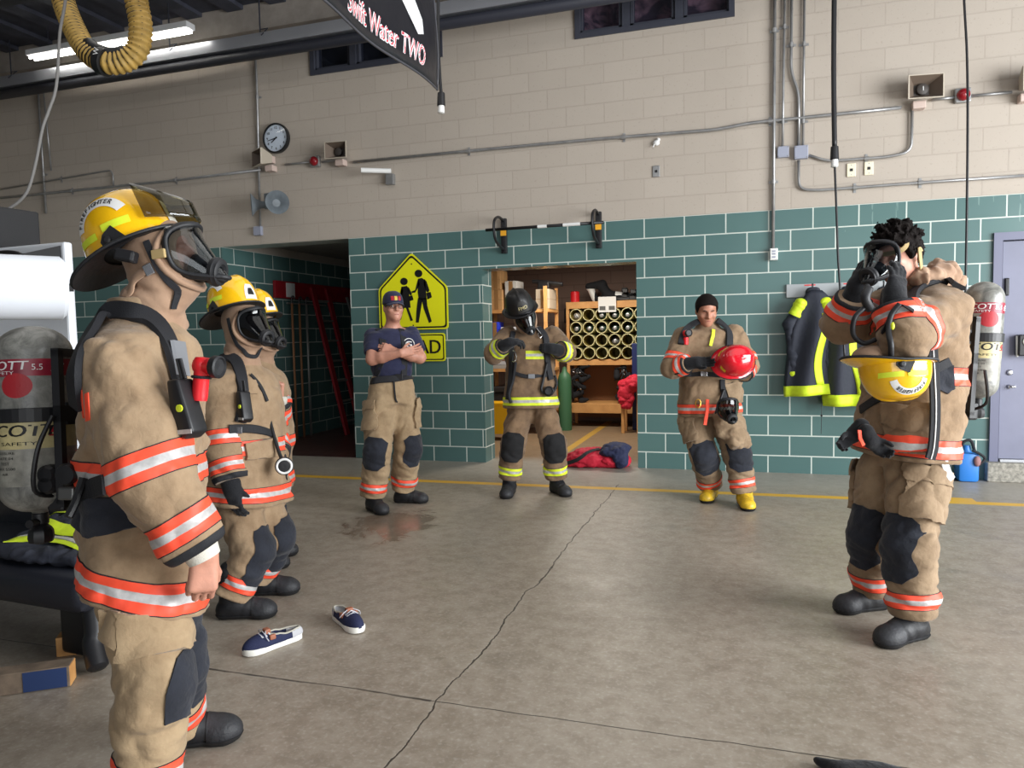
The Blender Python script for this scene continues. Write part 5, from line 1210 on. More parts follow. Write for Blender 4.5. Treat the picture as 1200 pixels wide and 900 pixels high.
# ================================================================== the people
def jt(**k): return {n: at(*v) for n, v in k.items()}
M_dlens = glassy('dark_mask_lens', (120, 122, 118), 0.05, 0.85)
VR = lambda x, y, z: RGT*x+UPV*y+FWD*z        # directions as seen by the photographer: right, up, away
DOWN = dict(d=VR(0, -1, 0), palm=VR(0, 0, -1))
def see(skin, px, py, dep, off=0.004):
    """Where the sight line through a pixel meets a garment (else the nearest point of it)."""
    h = skin.hit(CAM, ray(px, py), off)
    if h is not None and abs((h[0]-CAM)@FWD-dep) < 0.5: return h
    return skin.snap(at(px, py, dep), off)
def laid(skin, pts, dep, w, thick=0.012, off=0.006, n=5, sm=3):
    H = [see(skin, *p[:2], p[2] if len(p) > 2 else dep, off) for p in pts]; Q = spline([h[0] for h in H], n); N = spline([h[1] for h in H], n)
    for _ in range(sm): N[1:-1] = (N[:-2]+2*N[1:-1]+N[2:])/4; Q[1:-1] = (Q[:-2]+2*Q[1:-1]+Q[2:])/4
    N /= np.linalg.norm(N, axis=1, keepdims=True)+1e-9; return strap(Q, N, w, thick)
def px_patch(skin, name, parent, poly, m, labels=None, off=0.006, thick=0.006, dep=None, fmin=-0.05):
    R = [ray(*p) for p in poly]; c = sum(R)/len(R); pl = []
    for i in range(len(R)):
        k = nrm(np.cross(R[i], R[(i+1) % len(R)])); k = -k if c@k > 0 else k; pl.append((CAM.copy(), k))
    if dep: pl.append((CAM+FWD*dep, FWD))
    bm = skin.cut(pl, labels, (), off, thick, -nrm(c), fmin, True)
    return bm_obj(name, bm, m, parent) if bm else None
def gadget(name, m, parent, o, z, y, lo, hi, bev=0.006, smooth=False):
    mb = MB(); mb.box(lo, hi, X=frame(o, y=y, z=z), bev=bev); return mb.build(name, m, parent, smooth=smooth)
def goggle_helmet(X, person, col, txt='FIREFIGHTER', sides=(1, -1), visor=None, crest=True, name='helmet', **kw):
    h = Helmet(X, **kw); h.build(col, person, name)
    for sg in (1, -1):
        h.strip(sg, -0.120, -0.052, 0.030, 0.052, M_lime, slant=-0.004); h.strip(sg, -0.030, 0.055, 0.040, 0.064, M_lime, slant=0.0)
        h.ear(sg)
        if sg in sides: h.arc(sg, txt, -0.026, 0.062, 0.076, 0.0225, *((2.72, 0.95) if sg > 0 else (0.95, 2.72)), bend=(2.95, 0.4) if sg > 0 else (0.4, 2.95), wband=0.029)
    if visor is not None: h.visor(visor)
    if crest: h.crest()
    return h
def flashlight(label, o, up, fw, s=1.0):
    """Right-angle torch: body along up, lens along fw."""
    r = thing('flashlight', label, 'flashlight', o); X = frame(o, y=fw, z=up)
    b = MB(); b.lathe([(0.0, -0.075*s), (0.022*s, -0.074*s), (0.024*s, -0.06*s), (0.024*s, 0.02*s), (0.029*s, 0.03*s), (0.029*s, 0.05*s), (0.022*s, 0.062*s), (0, 0.064*s)], 18, X); b.build('barrel', M_redp, r, smooth=True, auto=0.7)
    Y = frame(X[:3, 3]+X[:3, 2]*0.036*s, y=X[:3, 2], z=X[:3, 1]); b = MB(); b.lathe([(0.024*s, -0.02*s), (0.026*s, 0.03*s), (0.033*s, 0.04*s)], 18, Y); b.build('head', M_redp, r, smooth=True, auto=0.7)
    b = MB(); b.lathe([(0.033*s, 0.040*s), (0.036*s, 0.044*s), (0.036*s, 0.062*s), (0.030*s, 0.066*s), (0.026*s, 0.060*s), (0, 0.058*s)], 18, Y); b.build('lens_ring', M_rub, r, smooth=True, auto=0.7)
    b = MB(); b.tube([X[:3, 3]+X[:3, :3]@np.array((0.0265*s*math.cos(t), 0.0265*s*math.sin(t), 0.0)) for t in np.linspace(0, 2*PI, 20, endpoint=False)], 0.005*s, 6, closed=True); b.build('strap', M_web, r)
    return r
def pass_box(label, o, up, fw, lat, s=1.0):
    """Black remote gauge box that hangs on the shoulder strap."""
    r = thing('pressure_gauge_console', label, 'gauge', o); X = frame(o, y=fw, z=up)
    b = MB(); w, d, h = 0.034*s, 0.030*s, 0.085*s
    b.prism([(-d, h), (d*0.4, h), (d*0.8, 0.03*s), (d*1.3, -0.03*s), (d*1.6, -h*0.85), (d*0.5, -h*1.1), (-d*0.9, -h*0.6)], o-X[:3, 0]*w, X[:3, 1], X[:3, 2], X[:3, 0]*2*w); b.build('housing', M_blk, r, bevel=0.009*s, smooth=True, auto=0.7)
    b = MB(); b.lathe([(0.011*s, 0), (0.011*s, 0.004), (0, 0.005)], 14, frame(o+X[:3, 0]*w+X[:3, 1]*0.012*s+X[:3, 2]*0.0, y=X[:3, 2], z=X[:3, 0])); b.build('button', M_lime, r)
    b = MB(); b.tube([o+X[:3, 2]*h, o+X[:3, 2]*(h+0.06*s)-X[:3, 1]*0.01], 0.006*s, 8); b.tube([o+X[:3, 2]*h+X[:3, 1]*0.012*s, o+X[:3, 2]*(h+0.06*s)], 0.005*s, 8); b.build('hose', M_rub, r)
    b = MB(); b.box((w*0.98, -0.01*s, -0.075*s), (w*1.06, 0.045*s, -0.062*s), X=X); b.build('label_plate', M_sil, r)
    return r

# ---- tall firefighter in the left foreground -------------------------------------------------------------
P1 = figure(dict(label='person in yellow helmet and clear mask standing nearest at left, bare hand on coat hem', seed=1.0, skin=M_skin, res=0.006, bulk=0.98,
    J=jt(head=(193, 306, 2.33), neck=(170, 378, 2.34), pelvis=(170, 625, 2.36), hem=(172, 693, 2.36), shR=(140, 436, 2.15), elR=(176, 555, 2.08), wrR=(240, 650, 2.12), shL=(178, 428, 2.53), elL=(188, 540, 2.58), wrL=(222, 625, 2.56),
         hipR=(164, 700, 2.26), knR=(182, 806, 2.23), anR=(170, 930, 2.22), toR=(235, 960, 2.24), hipL=(186, 690, 2.46), knL=(202, 780, 2.52), anL=(205, 853, 2.60), toL=(257, 868, 2.64)),
    look=VR(0.96, 0.13, -0.12), hup=VR(-0.17, 1, 0), handR=dict(d=VR(-0.08, -1, 0.0), palm=VR(-0.55, 0.0, 0.85), curl=(0.75, 1.1, 0.6), thumb=(0.45, 0.5), scale=1.08), handL=DOWN,
    legr=(0.122, 0.108, 0.102), sleeve=(0.122, 0.116, 0.088), fold=0.016, hood=True, hoodr=0.122, kdz=0.06, knee=(0.17, 0.36), kneeR=0, pocket=False, hemn=VR(0.28, 1, 0.0), cufb=0.085, arb=0.02, arnR=VR(0.38, -0.92, 0), bw=0.088, chz=0.40, collar=0.075, collr=0.108,
    kfR=VR(1, 0, -0.25), kfL=VR(1, 0, -0.1), pkf=0.0))
X1 = head_frame(at(160, 292, 2.33), VR(0.90, 0.42, 0.06), VR(-0.42, 0.9, 0))
h = goggle_helmet(X1, P1.root, M_yel, visor=0.45, sides=(1, -1))
face_mask(P1.HX, P1.root, 1.17)
chin_strap(P1.hood, [P1.HX[:3, 3]+P1.HX[:3, :3]@np.array(p) for p in ((0.12, 0.01, 0.05), (0.11, 0.03, -0.02), (0.105, 0.055, -0.08), (0.09, 0.085, -0.14), (0.07, 0.10, -0.20))], P1.ho)
gadget('strap_buckle', M_chr, P1.ho, see(P1.hood, 176, 316, 2.2, 0.008)[0], VR(0.5, -1, 0), VR(1, 0.5, 0), (-0.004, -0.014, -0.018), (0.004, 0.014, 0.018), 0.003)
mb = laid(P1.hood, [(126, 330), (140, 336), (158, 328), (172, 318)], 2.2, 0.028, 0.004); mb.build('ear_flap', M_hood, P1.ho, smooth=True)
gadget('helmet_lamp', M_blk, P1.root, at(148, 300, 2.19), VR(0.2, 1, 0), VR(0.9, 0.4, 0), (-0.02, -0.030, -0.018), (0.02, 0.030, 0.018), 0.008)
w1 = MB(); w1.tube([P1.J['wrR']-nrm(P1.J['wrR']-P1.J['elR'])*0.05, P1.J['wrR']+VR(0.0, -0.012, 0)], [0.058, 0.046], 18); w1.build('wristlet', M_cuff, P1.root, smooth=True, auto=0.8)
px_patch(P1.pants, 'knee_pad', P1.po, [(243, 736), (224, 748), (206, 772), (194, 815), (192, 850), (240, 830)], M_pad, [1, 2], 0.007, 0.006)
B1 = frame(at(98, 485, 2.33), y=VR(0.99, 0.10, 0.0), z=VR(-0.04, 1, 0)); A1 = air_pack('grey air pack worn on the back of the nearest firefighter at left', B1, 0.12, r=0.108, L=0.585, dy=-0.150, dz=-0.30)
def straps(P, pack, px_r, dep, w=0.065, m=M_web, name='shoulder_strap', thick=0.016):
    return laid(P.coat, px_r, dep, w, thick, 0.006, 6).build(name, m, pack, smooth=True, auto=0.8)
for q in ([(91, 452), (96, 450), (99, 490), (93, 492)], [(100, 462), (104, 460), (106, 492), (101, 494)]): px_patch(P1.coat, 'back_lettering', P1.co, q, M_org, None, 0.003, 0.003)
straps(P1, A1, [(95, 475), (92, 430), (104, 388), (128, 366), (155, 366), (180, 378), (197, 405), (205, 440), (211, 470)], 2.16, 0.062)
laid(P1.coat, [(201, 402), (207, 440)], 2.1, 0.072, 0.008, 0.020).build('strap_pad', M_grey, A1)
pass_box('black gauge console with yellow button on the chest of the nearest firefighter', at(217, 478, 2.10), VR(-0.1, 1, 0), VR(0.9, 0.05, -0.3), None, 0.98)
flashlight('red right-angle flashlight clipped to chest of the nearest firefighter', at(236, 442, 2.12), VR(0.08, 1, 0), VR(1, -0.06, -0.25), 0.92)
px_patch(P1.coat, 'hip_pad', A1, [(84, 592), (112, 582), (150, 583), (164, 596), (160, 618), (104, 630), (88, 615)], M_pad, [0], 0.012, 0.012)
laid(P1.coat, [(84, 592), (96, 580), (110, 572), (124, 568)], 2.25, 0.06, 0.006, 0.004).build('waist_belt', M_web, A1)
mb = MB(); mb.tube([at(*p) for p in ((98, 560, 2.12), (88, 590, 2.10), (80, 606, 2.08))], 0.012, 8); mb.lathe([(0.0, -0.012), (0.032, -0.012), (0.034, 0.0), (0.028, 0.012), (0, 0.013)], 20, frame(at(78, 556, 2.18), y=UPV, z=-FWD)); mb.build('gauge', M_blk, A1, smooth=True, auto=0.7)
gadget('bracket', mat('dull_steel', (110, 110, 108), 0.4, 0.7), A1, at(80, 578, 2.22), UPV, RGT, (-0.015, -0.025, -0.02), (0.015, 0.025, 0.02), 0.006)
px_patch(P1.pants, 'cargo_pocket', P1.po, [(142, 717), (222, 726), (227, 750), (212, 762), (140, 774)], M_tanp, [1], 0.026, 0.026)
px_patch(P1.pants, 'pocket_flap', P1.po, [(119, 712), (145, 716), (139, 758), (124, 746)], M_tanp, [1], 0.024, 0.01)
for k in (-1, 1): gadget('mask_tab', mat('tan_strap', (176, 152, 104), 0.7), P1.ho, P1.HX[:3, 3]+P1.HX[:3, :3]@np.array((k*0.102, 0.045, 0.0)), P1.HX[:3, 2], P1.HX[:3, 1], (-0.006, -0.022, -0.014), (0.006, 0.022, 0.014), 0.003)

# ---- second firefighter on the left ------------------------------------------------------------------------
P2 = figure(dict(label='person in yellow helmet, dark mask and black gloves standing behind the nearest firefighter', seed=2.0,
    J=jt(head=(286, 383, 3.92), neck=(281, 432, 3.95), pelvis=(293, 560, 3.97), hem=(291, 588, 3.95), shR=(256, 462, 3.80), elR=(262, 528, 3.75), wrR=(272, 568, 3.72), shL=(306, 456, 4.12), elL=(318, 505, 4.16), wrL=(325, 538, 4.02),
         hipR=(280, 598, 3.88), knR=(297, 645, 3.84), anR=(272, 700, 3.80), toR=(322, 722, 3.82), hipL=(306, 592, 4.08), knL=(322, 630, 4.10), anL=(303, 676, 4.14), toL=(340, 690, 4.16)),
    look=VR(0.86, -0.02, -0.5), hup=VR(-0.2, 1, 0), handR=dict(d=VR(0.12, -1, 0), palm=VR(0.3, 0, 1), curl=(0.35, 0.45, 0.3), fat=1.3), handL=dict(d=VR(0.2, -1, -0.2), palm=VR(-0.2, -0.2, 1), curl=(0.5, 0.8, 0.5), fat=1.3),
    legr=(0.118, 0.106, 0.098), sleeve=(0.100, 0.092, 0.080), fold=0.013, hood=True, hoodr=0.112, kdz=-0.01, knee=(0.17, 0.30), chz=0.30, arb=0.06, hemn=VR(0.05, 1, 0),
    kfR=VR(1, 0, -0.35), kfL=VR(1, 0, -0.3), cm=M_tan, pm=M_tan, pocket=False))
X2 = head_frame(at(275, 364, 3.94), VR(0.84, 0.24, -0.48), VR(-0.26, 0.95, 0.1)); goggle_helmet(X2, P2.root, M_yel)
face_mask(P2.HX, P2.root, 1.16, lens=M_dlens)
chin_strap(P2.hood, [P2.HX[:3, 3]+P2.HX[:3, :3]@np.array(p) for p in ((0.11, 0.0, 0.05), (0.105, 0.02, -0.03), (0.09, 0.05, -0.10), (0.06, 0.09, -0.15), (0.0, 0.11, -0.17), (-0.05, 0.1, -0.13))], P2.ho)
B2 = frame(at(250, 490, 3.98), y=P2.fwd, z=P2.up); A2 = air_pack('grey air pack on the back of the second firefighter at left', B2, 0.0, dy=-0.13)
straps(P2, A2, [(232, 440), (238, 415), (255, 410), (275, 420), (283, 445), (284, 470), (281, 495)], 3.82, 0.062)
laid(P2.coat, [(268, 503), (290, 502), (308, 505), (316, 508)], 3.8, 0.045, 0.006).build('waist_belt', M_web, A2)
gadget('belt_buckle', M_chr, A2, see(P2.coat, 279, 504, 3.8, 0.01)[0], UPV, RGT, (-0.003, -0.016, -0.018), (0.003, 0.016, 0.018), 0.002)
pass_box('black gauge console on the chest of the second firefighter at left', see(P2.coat, 283, 478, 3.8, 0.03)[0], VR(0, 1, 0), VR(0.8, 0, -0.6), None, 0.9)
laid(P2.coat, [(293, 440), (304, 452), (312, 470)], 3.85, 0.02, 0.006).build('strap_lanyard', M_web, A2)
px_patch(P2.coat, 'coat_pocket', P2.co, [(286, 520), (322, 512), (324, 536), (288, 540)], M_tan, [0], 0.02, 0.02)
px_patch(P2.coat, 'coat_pocket', P2.co, [(282, 445), (301, 446), (301, 462), (283, 461)], M_tan, [0], 0.008, 0.008)
mb = MB(); mb.tube(spline([at(*p) for p in ((312, 470, 3.95), (318, 500, 3.9), (327, 530, 3.84), (333, 543, 3.80))], 6), 0.010, 8); mb.build('gauge_hose', M_rub, A2, smooth=True)
g2 = thing('air_gauge', 'black round air gauge with white ring at second firefighter\'s hand', 'gauge', at(333, 546, 3.78))
mb = MB(); Xg = frame(at(333, 546, 3.78), y=UPV, z=-FWD+RGT*0.3); mb.lathe([(0.0, -0.03), (0.036, -0.03), (0.046, -0.02), (0.046, 0.012), (0.04, 0.016), (0.0, 0.012)], 22, Xg); mb.build('housing', M_blk, g2, smooth=True, auto=0.7)
mb = MB(); mb.lathe([(0.030, 0.016), (0.033, 0.022), (0.040, 0.022), (0.042, 0.015)], 22, Xg, caps=False); mb.build('bezel', M_white, g2, smooth=True)

# ---- third firefighter, mostly hidden -----------------------------------------------------------------------
P3 = figure(dict(label='person in yellow helmet mostly hidden behind the second firefighter, bare fist raised', seed=3.0, skin=M_skin, far=True,
    J=jt(head=(306, 392, 4.62), neck=(303, 432, 4.65), pelvis=(306, 540, 4.68), hem=(304, 572, 4.68), shR=(288, 458, 4.52), elR=(290, 510, 4.48), wrR=(300, 545, 4.44), shL=(318, 456, 4.82), elL=(326, 512, 4.78), wrL=(327, 466, 4.62),
         hipR=(298, 575, 4.6), knR=(304, 618, 4.58), anR=(300, 655, 4.66), toR=(326, 672, 4.64), hipL=(314, 572, 4.78), knL=(318, 612, 4.8), anL=(310, 650, 4.9), toL=(334, 656, 4.9)),
    look=VR(0.88, 0.0, -0.45), handR=DOWN, handL=dict(d=VR(0.12, 1, -0.1), palm=VR(-0.6, 0, -0.7), curl=(1.1, 1.3, 0.8), thumb=(0.4, 0.8)),
    sleeve=(0.092, 0.086, 0.078), legr=(0.11, 0.10, 0.095), hood=True, chz=0.30, arb=0.22, pm=M_tan, pocket=False))
X3 = head_frame(at(301, 374, 4.62), VR(0.84, 0.2, -0.48), VR(-0.2, 0.95, 0)); goggle_helmet(X3, P3.root, M_yel)
face_mask(P3.HX, P3.root, 1.1, lens=M_dlens)
mb = MB(); mb.tube([P3.J['wrL']-VR(0, 0.05, 0), P3.J['wrL']+VR(0.01, 0.01, 0)], [0.05, 0.042], 14); mb.build('wristlet', M_cuff, P3.root, smooth=True)
B3 = frame(at(282, 480, 4.66), y=P3.fwd, z=P3.up); A3 = air_pack('air pack on the back of the hidden third firefighter', B3, 0.0)
straps(P3, A3, [(309, 436), (315, 450), (317, 470), (316, 495)], 4.6, 0.05)

# ---- man with folded arms --------------------------------------------------------------------------------------
P4 = figure(dict(label='person in navy T-shirt, cap and glasses standing with arms folded before the yellow sign', seed=4.0, skin=M_skin, coat=False, res=0.0052,
    J=jt(head=(461, 361, 6.16), neck=(460, 386, 6.2), pelvis=(459, 452, 6.2), shR=(437, 394, 6.18), elR=(436, 421, 6.04), wrR=(470, 414, 5.96), shL=(482, 392, 6.28), elL=(492, 419, 6.14), wrL=(462, 412, 6.03),
         hipR=(447, 476, 6.15), knR=(442, 530, 6.08), anR=(437, 582, 6.10), toR=(446, 600, 6.0), hipL=(471, 474, 6.26), knL=(478, 524, 6.28), anL=(472, 572, 6.38), toL=(497, 586, 6.36)),
    look=VR(0.42, -0.02, -0.9), handR=dict(d=VR(0.95, 0.25, 0.35), palm=VR(0.1, 0.3, 1), curl=(0.2, 0.3, 0.2)), handL=dict(d=VR(-0.9, 0.38, -0.1), palm=VR(0, -0.35, 1), curl=(0.5, 0.8, 0.6), thumb=(0.5, 0.3)),
    legr=(0.128, 0.118, 0.108), leg=1.0, fold=0.014, knee=(0.19, 0.27), waist=0.09, kdz=0.0, kfR=VR(-0.15, 0, -1), kfL=VR(0.75, 0, -0.7), pkf=0.15, pkt=0.25))
F4 = Field([('shirt', Loft(P4.J['pelvis']+P4.up*0.04, P4.J['neck']+P4.up*0.01, P4.lat, [(0, .150, .11), (.2, .172, .128), (.35, .176, .128), (.7, .205, .14), (.88, .19, .12), (1, .09, .085)], n=2.3, fold=0.008, seed=4.5, e1=0.04))]+
    [('sleeve', Cap(P4.J['sh'+S], P4.J['sh'+S]+(P4.J['el'+S]-P4.J['sh'+S])*0.72, 0.073, 0.074, fold=0.006, seed=4.7, cut1=True), 0.05) for S in 'RL'], 0.04)
P4.tee = Skin(F4, 0.007); P4.to = P4.tee.obj('t_shirt', M_navy, P4.root)
for px in (((441, 440), (448, 420), (449, 400), (444, 386)), ((473, 440), (474, 418), (473, 400), (470, 386))): laid(P4.tee, px, 6.1, 0.060, 0.006, 0.004).build('suspender', M_web, P4.po)
laid(P4.pants, [(426, 447, 6.25), (433, 445), (447, 445), (462, 444), (476, 442), (484, 440, 6.25)], 6.05, 0.062, 0.008, 0.006).build('belt', M_web, P4.po)
gadget('belt_buckle', M_blk, P4.po, see(P4.pants, 467, 443, 6.05, 0.016)[0], UPV, RGT, (-0.006, -0.03, -0.024), (0.006, 0.03, 0.024), 0.004)
mb = MB(); mb.tube(spline([see(P4.pants, *p, 6.05, 0.012)[0] for p in ((461, 446), (462, 458), (463, 468), (465, 471))], 5), 0.007, 6); mb.build('belt_tail', M_web, P4.po)
H4 = P4.HX
def cap_hat(X, parent, m):
    w = lambda p: X[:3, 3]+X[:3, :3]@np.asarray(p, float); mb = MB(); D = X.copy(); D[:3, :3] = X[:3, :3]@np.diag((0.086, 0.106, 0.10)); D[:3, 3] = w((0, -0.012, 0.045))
    mb.lathe([(1.0, -0.12), (1.02, 0.0), (0.98, 0.3), (0.88, 0.58), (0.68, 0.82), (0.4, 0.96), (0, 1.0)], 30, D); o = mb.build('cap', m, parent, smooth=True)
    b = MB(); b.grid(lambda u, v: w((0.076*u*(1-0.1*v), 0.070*math.sqrt(max(0, 1-u*u*0.75))+0.062*v*math.sqrt(max(0.0, 1-0.55*u*u))+0.012, 0.046-0.016*v-0.018*u*u)), np.linspace(-1, 1, 15), np.linspace(0, 1, 6)); b.build('cap_peak', m, o, smooth=True, solid=0.004)
    e = MB(); ff = lambda u, v, o_=0.0: w((0.1*u, -0.012+0.106*math.sqrt(max(0, 1-(0.1*u/0.086)**2))*(0.97-0.25*max(0, v)**2)+0.003+o_, 0.075+0.03*v))
    for u0, mi in ((-0.3, 0), (0.02, 1), (0.3, 2)): e.grid(lambda u, v: ff(u0+0.12*u, v*0.6, 0.003), np.linspace(-1, 1, 6), np.linspace(-1, 1, 4), mi)
    e.build('embroidery', [M_inkr, mat('gold_thread', (214, 180, 70), 0.6), M_inkr], o); return o
cap_hat(H4, P4.root, M_navy)
mb = MB(); w4 = lambda p: H4[:3, 3]+H4[:3, :3]@np.asarray(p, float)
for sx in (-1, 1):
    mb.tube([w4((sx*0.034+0.026*math.cos(t)*1.05, 0.106-0.10*abs(sx*0.034+0.026*math.cos(t))**1.7*3, 0.008+0.018*math.sin(t))) for t in np.linspace(0, 2*PI, 20, endpoint=False)], 0.0018, 6, closed=True)
    mb.tube([w4((sx*0.060, 0.092, 0.012)), w4((sx*0.078, 0.05, 0.014)), w4((sx*0.080, -0.01, 0.012))], 0.0020, 6)
mb.tube([w4((-0.008, 0.108, 0.012)), w4((0.008, 0.108, 0.012))], 0.0018, 6); mb.build('glasses', M_ink, P4.root, smooth=True)
def eyes(P, open_=True):
    X = P.HX; w = lambda p: X[:3, 3]+X[:3, :3]@np.asarray(p, float)
    for sx in (-1, 1):
        m = MB(); 
        if open_: m.ball(w((sx*0.031, 0.081, 0.010)), 0.0105, 12); m.build('eye', mat('eye_white', (150, 140, 134), 0.3), P.root, smooth=True)
        m = MB(); m.tube(spline([P.body.snap(w((sx*a, 0.10, b)), 0.001)[0] for a, b in ((0.014, 0.026), (0.030, 0.032), (0.050, 0.027))], 5), [0.003]*5+[0.0042]*5+[0.0025], 6); m.build('eyebrow', M_brow, P.root, smooth=True)
    m = MB(); m.tube(spline([P.body.snap(w((a, 0.11, -0.056-0.004*abs(a)/0.02)), 0.0008)[0] for a in (-0.022, -0.01, 0, 0.01, 0.022)], 4), 0.0028, 6); m.build('mouth', mat('lip', (150, 84, 76), 0.5), P.root, smooth=True)
eyes(P4)
# sideburns and hair below the cap
def hair_shell(P, m, name, off, z0, fine=0.006, amp=0.002, freq=90, back=None, front=0.075, ext=0.0, res=0.005, clumps=()):
    X = P.HX
    def post(p, d):
        q = (p-X[:3, 3])@X[:3, :3]; d = d-amp*(np.abs(noise3(p*freq))*2.2-0.3)-ext*(noise3(p*38+5)); cutz = z0+0.055*np.clip((q[:, 1]-0.0)/0.09, -1.2, 1)
        cutz = cutz-0.050*np.exp(-((q[:, 1]-0.014)/0.020)**2)*(np.abs(q[:, 0]) > 0.05); d = smax(d, cutz-q[:, 2], 0.006); return smax(d, q[:, 1]-front-0.25*(q[:, 2]-0.09), 0.008)
    f = Field([('h', Ell(X, (0.074+off, 0.094+off, 0.084+off), (0, -0.012, 0.035)))]+list(clumps), 0.015, post=post); s = Skin(f, res); s.obj(name, m, P.root); return s
hair_shell(P4, mat('grey_brown_hair', (66, 56, 50), 0.7), 'hair', 0.006, 0.0)
# pale emblem on the shirt
c4, n4 = see(P4.tee, 479, 404, 6.1, 0.007); mb = MB(); u4 = nrm(np.cross(UPV, n4)); v4 = np.cross(n4, u4)
add_text(mb, 'G', c4, u4, v4, 0.075, 0, bold=0.004); mb.tube([c4+u4*0.045*math.cos(t)+v4*0.052*math.sin(t) for t in np.linspace(0, 2*PI, 24, endpoint=False)], 0.004, 6, closed=True); mb.build('shirt_emblem', M_white, P4.to)

# ---- firefighter in sooty gear in the store-room doorway --------------------------------------------------------------
P5 = figure(dict(label='person in sooty brown gear and black helmet bending his head before the store-room doorway', seed=5.0, far=True, skin=M_skin2,
    J=jt(head=(614, 371, 6.52), neck=(621, 390, 6.62), pelvis=(622, 458, 6.65), hem=(622, 478, 6.63), shR=(594, 396, 6.62), elR=(579, 414, 6.50), wrR=(594, 402, 6.34), shL=(648, 395, 6.62), elL=(663, 413, 6.50), wrL=(650, 409, 6.36),
         hipR=(609, 486, 6.63), knR=(601, 522, 6.58), anR=(597, 561, 6.62), toR=(594, 580, 6.50), hipL=(638, 486, 6.63), knL=(649, 523, 6.58), anL=(652, 560, 6.64), toL=(660, 578, 6.54)),
    look=VR(0.28, -0.5, -0.82), hup=VR(-0.30, 1, 0), handR=dict(d=VR(0.85, 0.1, -0.15), palm=VR(0.1, -0.8, 0.5), curl=(0.5, 0.8, 0.5), fat=1.35), handL=dict(d=VR(-0.95, 0.12, 0.0), palm=VR(0, -0.3, 1), curl=(0.8, 1.1, 0.7), fat=1.35),
    sleeve=(0.102, 0.092, 0.078), legr=(0.118, 0.112, 0.104), fold=0.013, hood=True, trim=TRIM_L, ws=0.32, cm=M_soot, pm=M_soot, chest=False, armband=False, cufb=0.045, cuff=0.07, kdz=0.0, knee=(0.19, 0.26), pocket=False, padm=mat('worn_black_pad', (22, 22, 24), 0.9), bw=0.08, gm=M_glove,
    kfR=VR(-0.05, 0, -1), kfL=VR(0.05, 0, -1), torso=[(0, .255, .18), (.25, .235, .17), (.55, .225, .17), (.8, .225, .16), (.93, .19, .13), (1, .11, .10)]))
X5 = head_frame(at(610, 362, 6.51), VR(0.25, -0.42, -0.85), VR(-0.32, 0.9, -0.35)); h5 = Helmet(X5, rear=0.10, front=0.04, side=0.03, droop=0.03); h5.build(M_blkh, P5.root, 'helmet', ridge=0.012)
h5.crest(mat('dark_leather', (44, 42, 40), 0.6), M_ink, 0.10, 0.10, 'FMD'); h5.ear(1); h5.ear(-1); h5.strip(1, -0.1, -0.04, 0.03, 0.05, M_lime); h5.strip(-1, -0.1, -0.04, 0.03, 0.05, M_lime)
face_mask(P5.HX, P5.root, 1.14, lens=M_dlens)
B5 = frame(at(621, 430, 6.84), y=P5.fwd, z=P5.up); A5 = air_pack('air pack worn by the firefighter in sooty gear, black harness at front', B5, 0.0)
straps(P5, A5, [(601, 390), (599, 402), (600, 425), (599, 445), (596, 468)], 6.45, 0.05)
straps(P5, A5, [(637, 380), (639, 395), (640, 410), (642, 430), (645, 445)], 6.45, 0.06)
laid(P5.coat, [(603, 437), (615, 441), (626, 441), (643, 439)], 6.4, 0.035, 0.008).build('waist_belt', M_web, A5)
gadget('belt_buckle', M_grey, A5, see(P5.coat, 623, 441, 6.45, 0.015)[0], UPV, RGT, (-0.006, -0.03, -0.02), (0.006, 0.03, 0.02), 0.004)
px_patch(P5.coat, 'reflective_band', P5.co, [(616, 411), (640, 411), (640, 421), (616, 421)], M_lime, [0], 0.003, 0.004); px_patch(P5.coat, 'silver_stripe', P5.co, [(616, 414.5), (640, 414.5), (640, 417.5), (616, 417.5)], M_sil, [0], 0.006, 0.003)
mb = MB(); mb.tube(spline([see(P5.coat, *p, 6.45, 0.02)[0] for p in ((640, 425), (636, 445), (634, 458), (643, 462), (650, 452), (648, 440))], 6), 0.012, 8); mb.build('breathing_hose', M_rub, A5, smooth=True)
mb = MB(); mb.lathe([(0.02, -0.03), (0.042, -0.02), (0.046, 0.01), (0.034, 0.02), (0.03, 0.01), (0, 0.008)], 18, frame(see(P5.coat, 641, 458, 6.45, 0.045)[0], y=UPV, z=-FWD)); mb.build('regulator', M_blk, A5, smooth=True, auto=0.7)
mb = MB(); mb.tube(spline([see(P5.coat, *p, 6.45, 0.015)[0] for p in ((605, 425), (602, 445), (598, 462), (600, 472))], 5), 0.014, 8); mb.build('pull_strap', M_web, A5)
mb = MB()
for px, py in ((603, 418), (633, 390)): mb.tube([see(P5.coat, px+4*math.cos(t)*0.7, py+7*math.sin(t), 6.45, 0.02)[0] for t in np.linspace(0, 2*PI, 12, endpoint=False)], 0.004, 6, closed=True)
mb.build('carabiner', M_chr, A5)

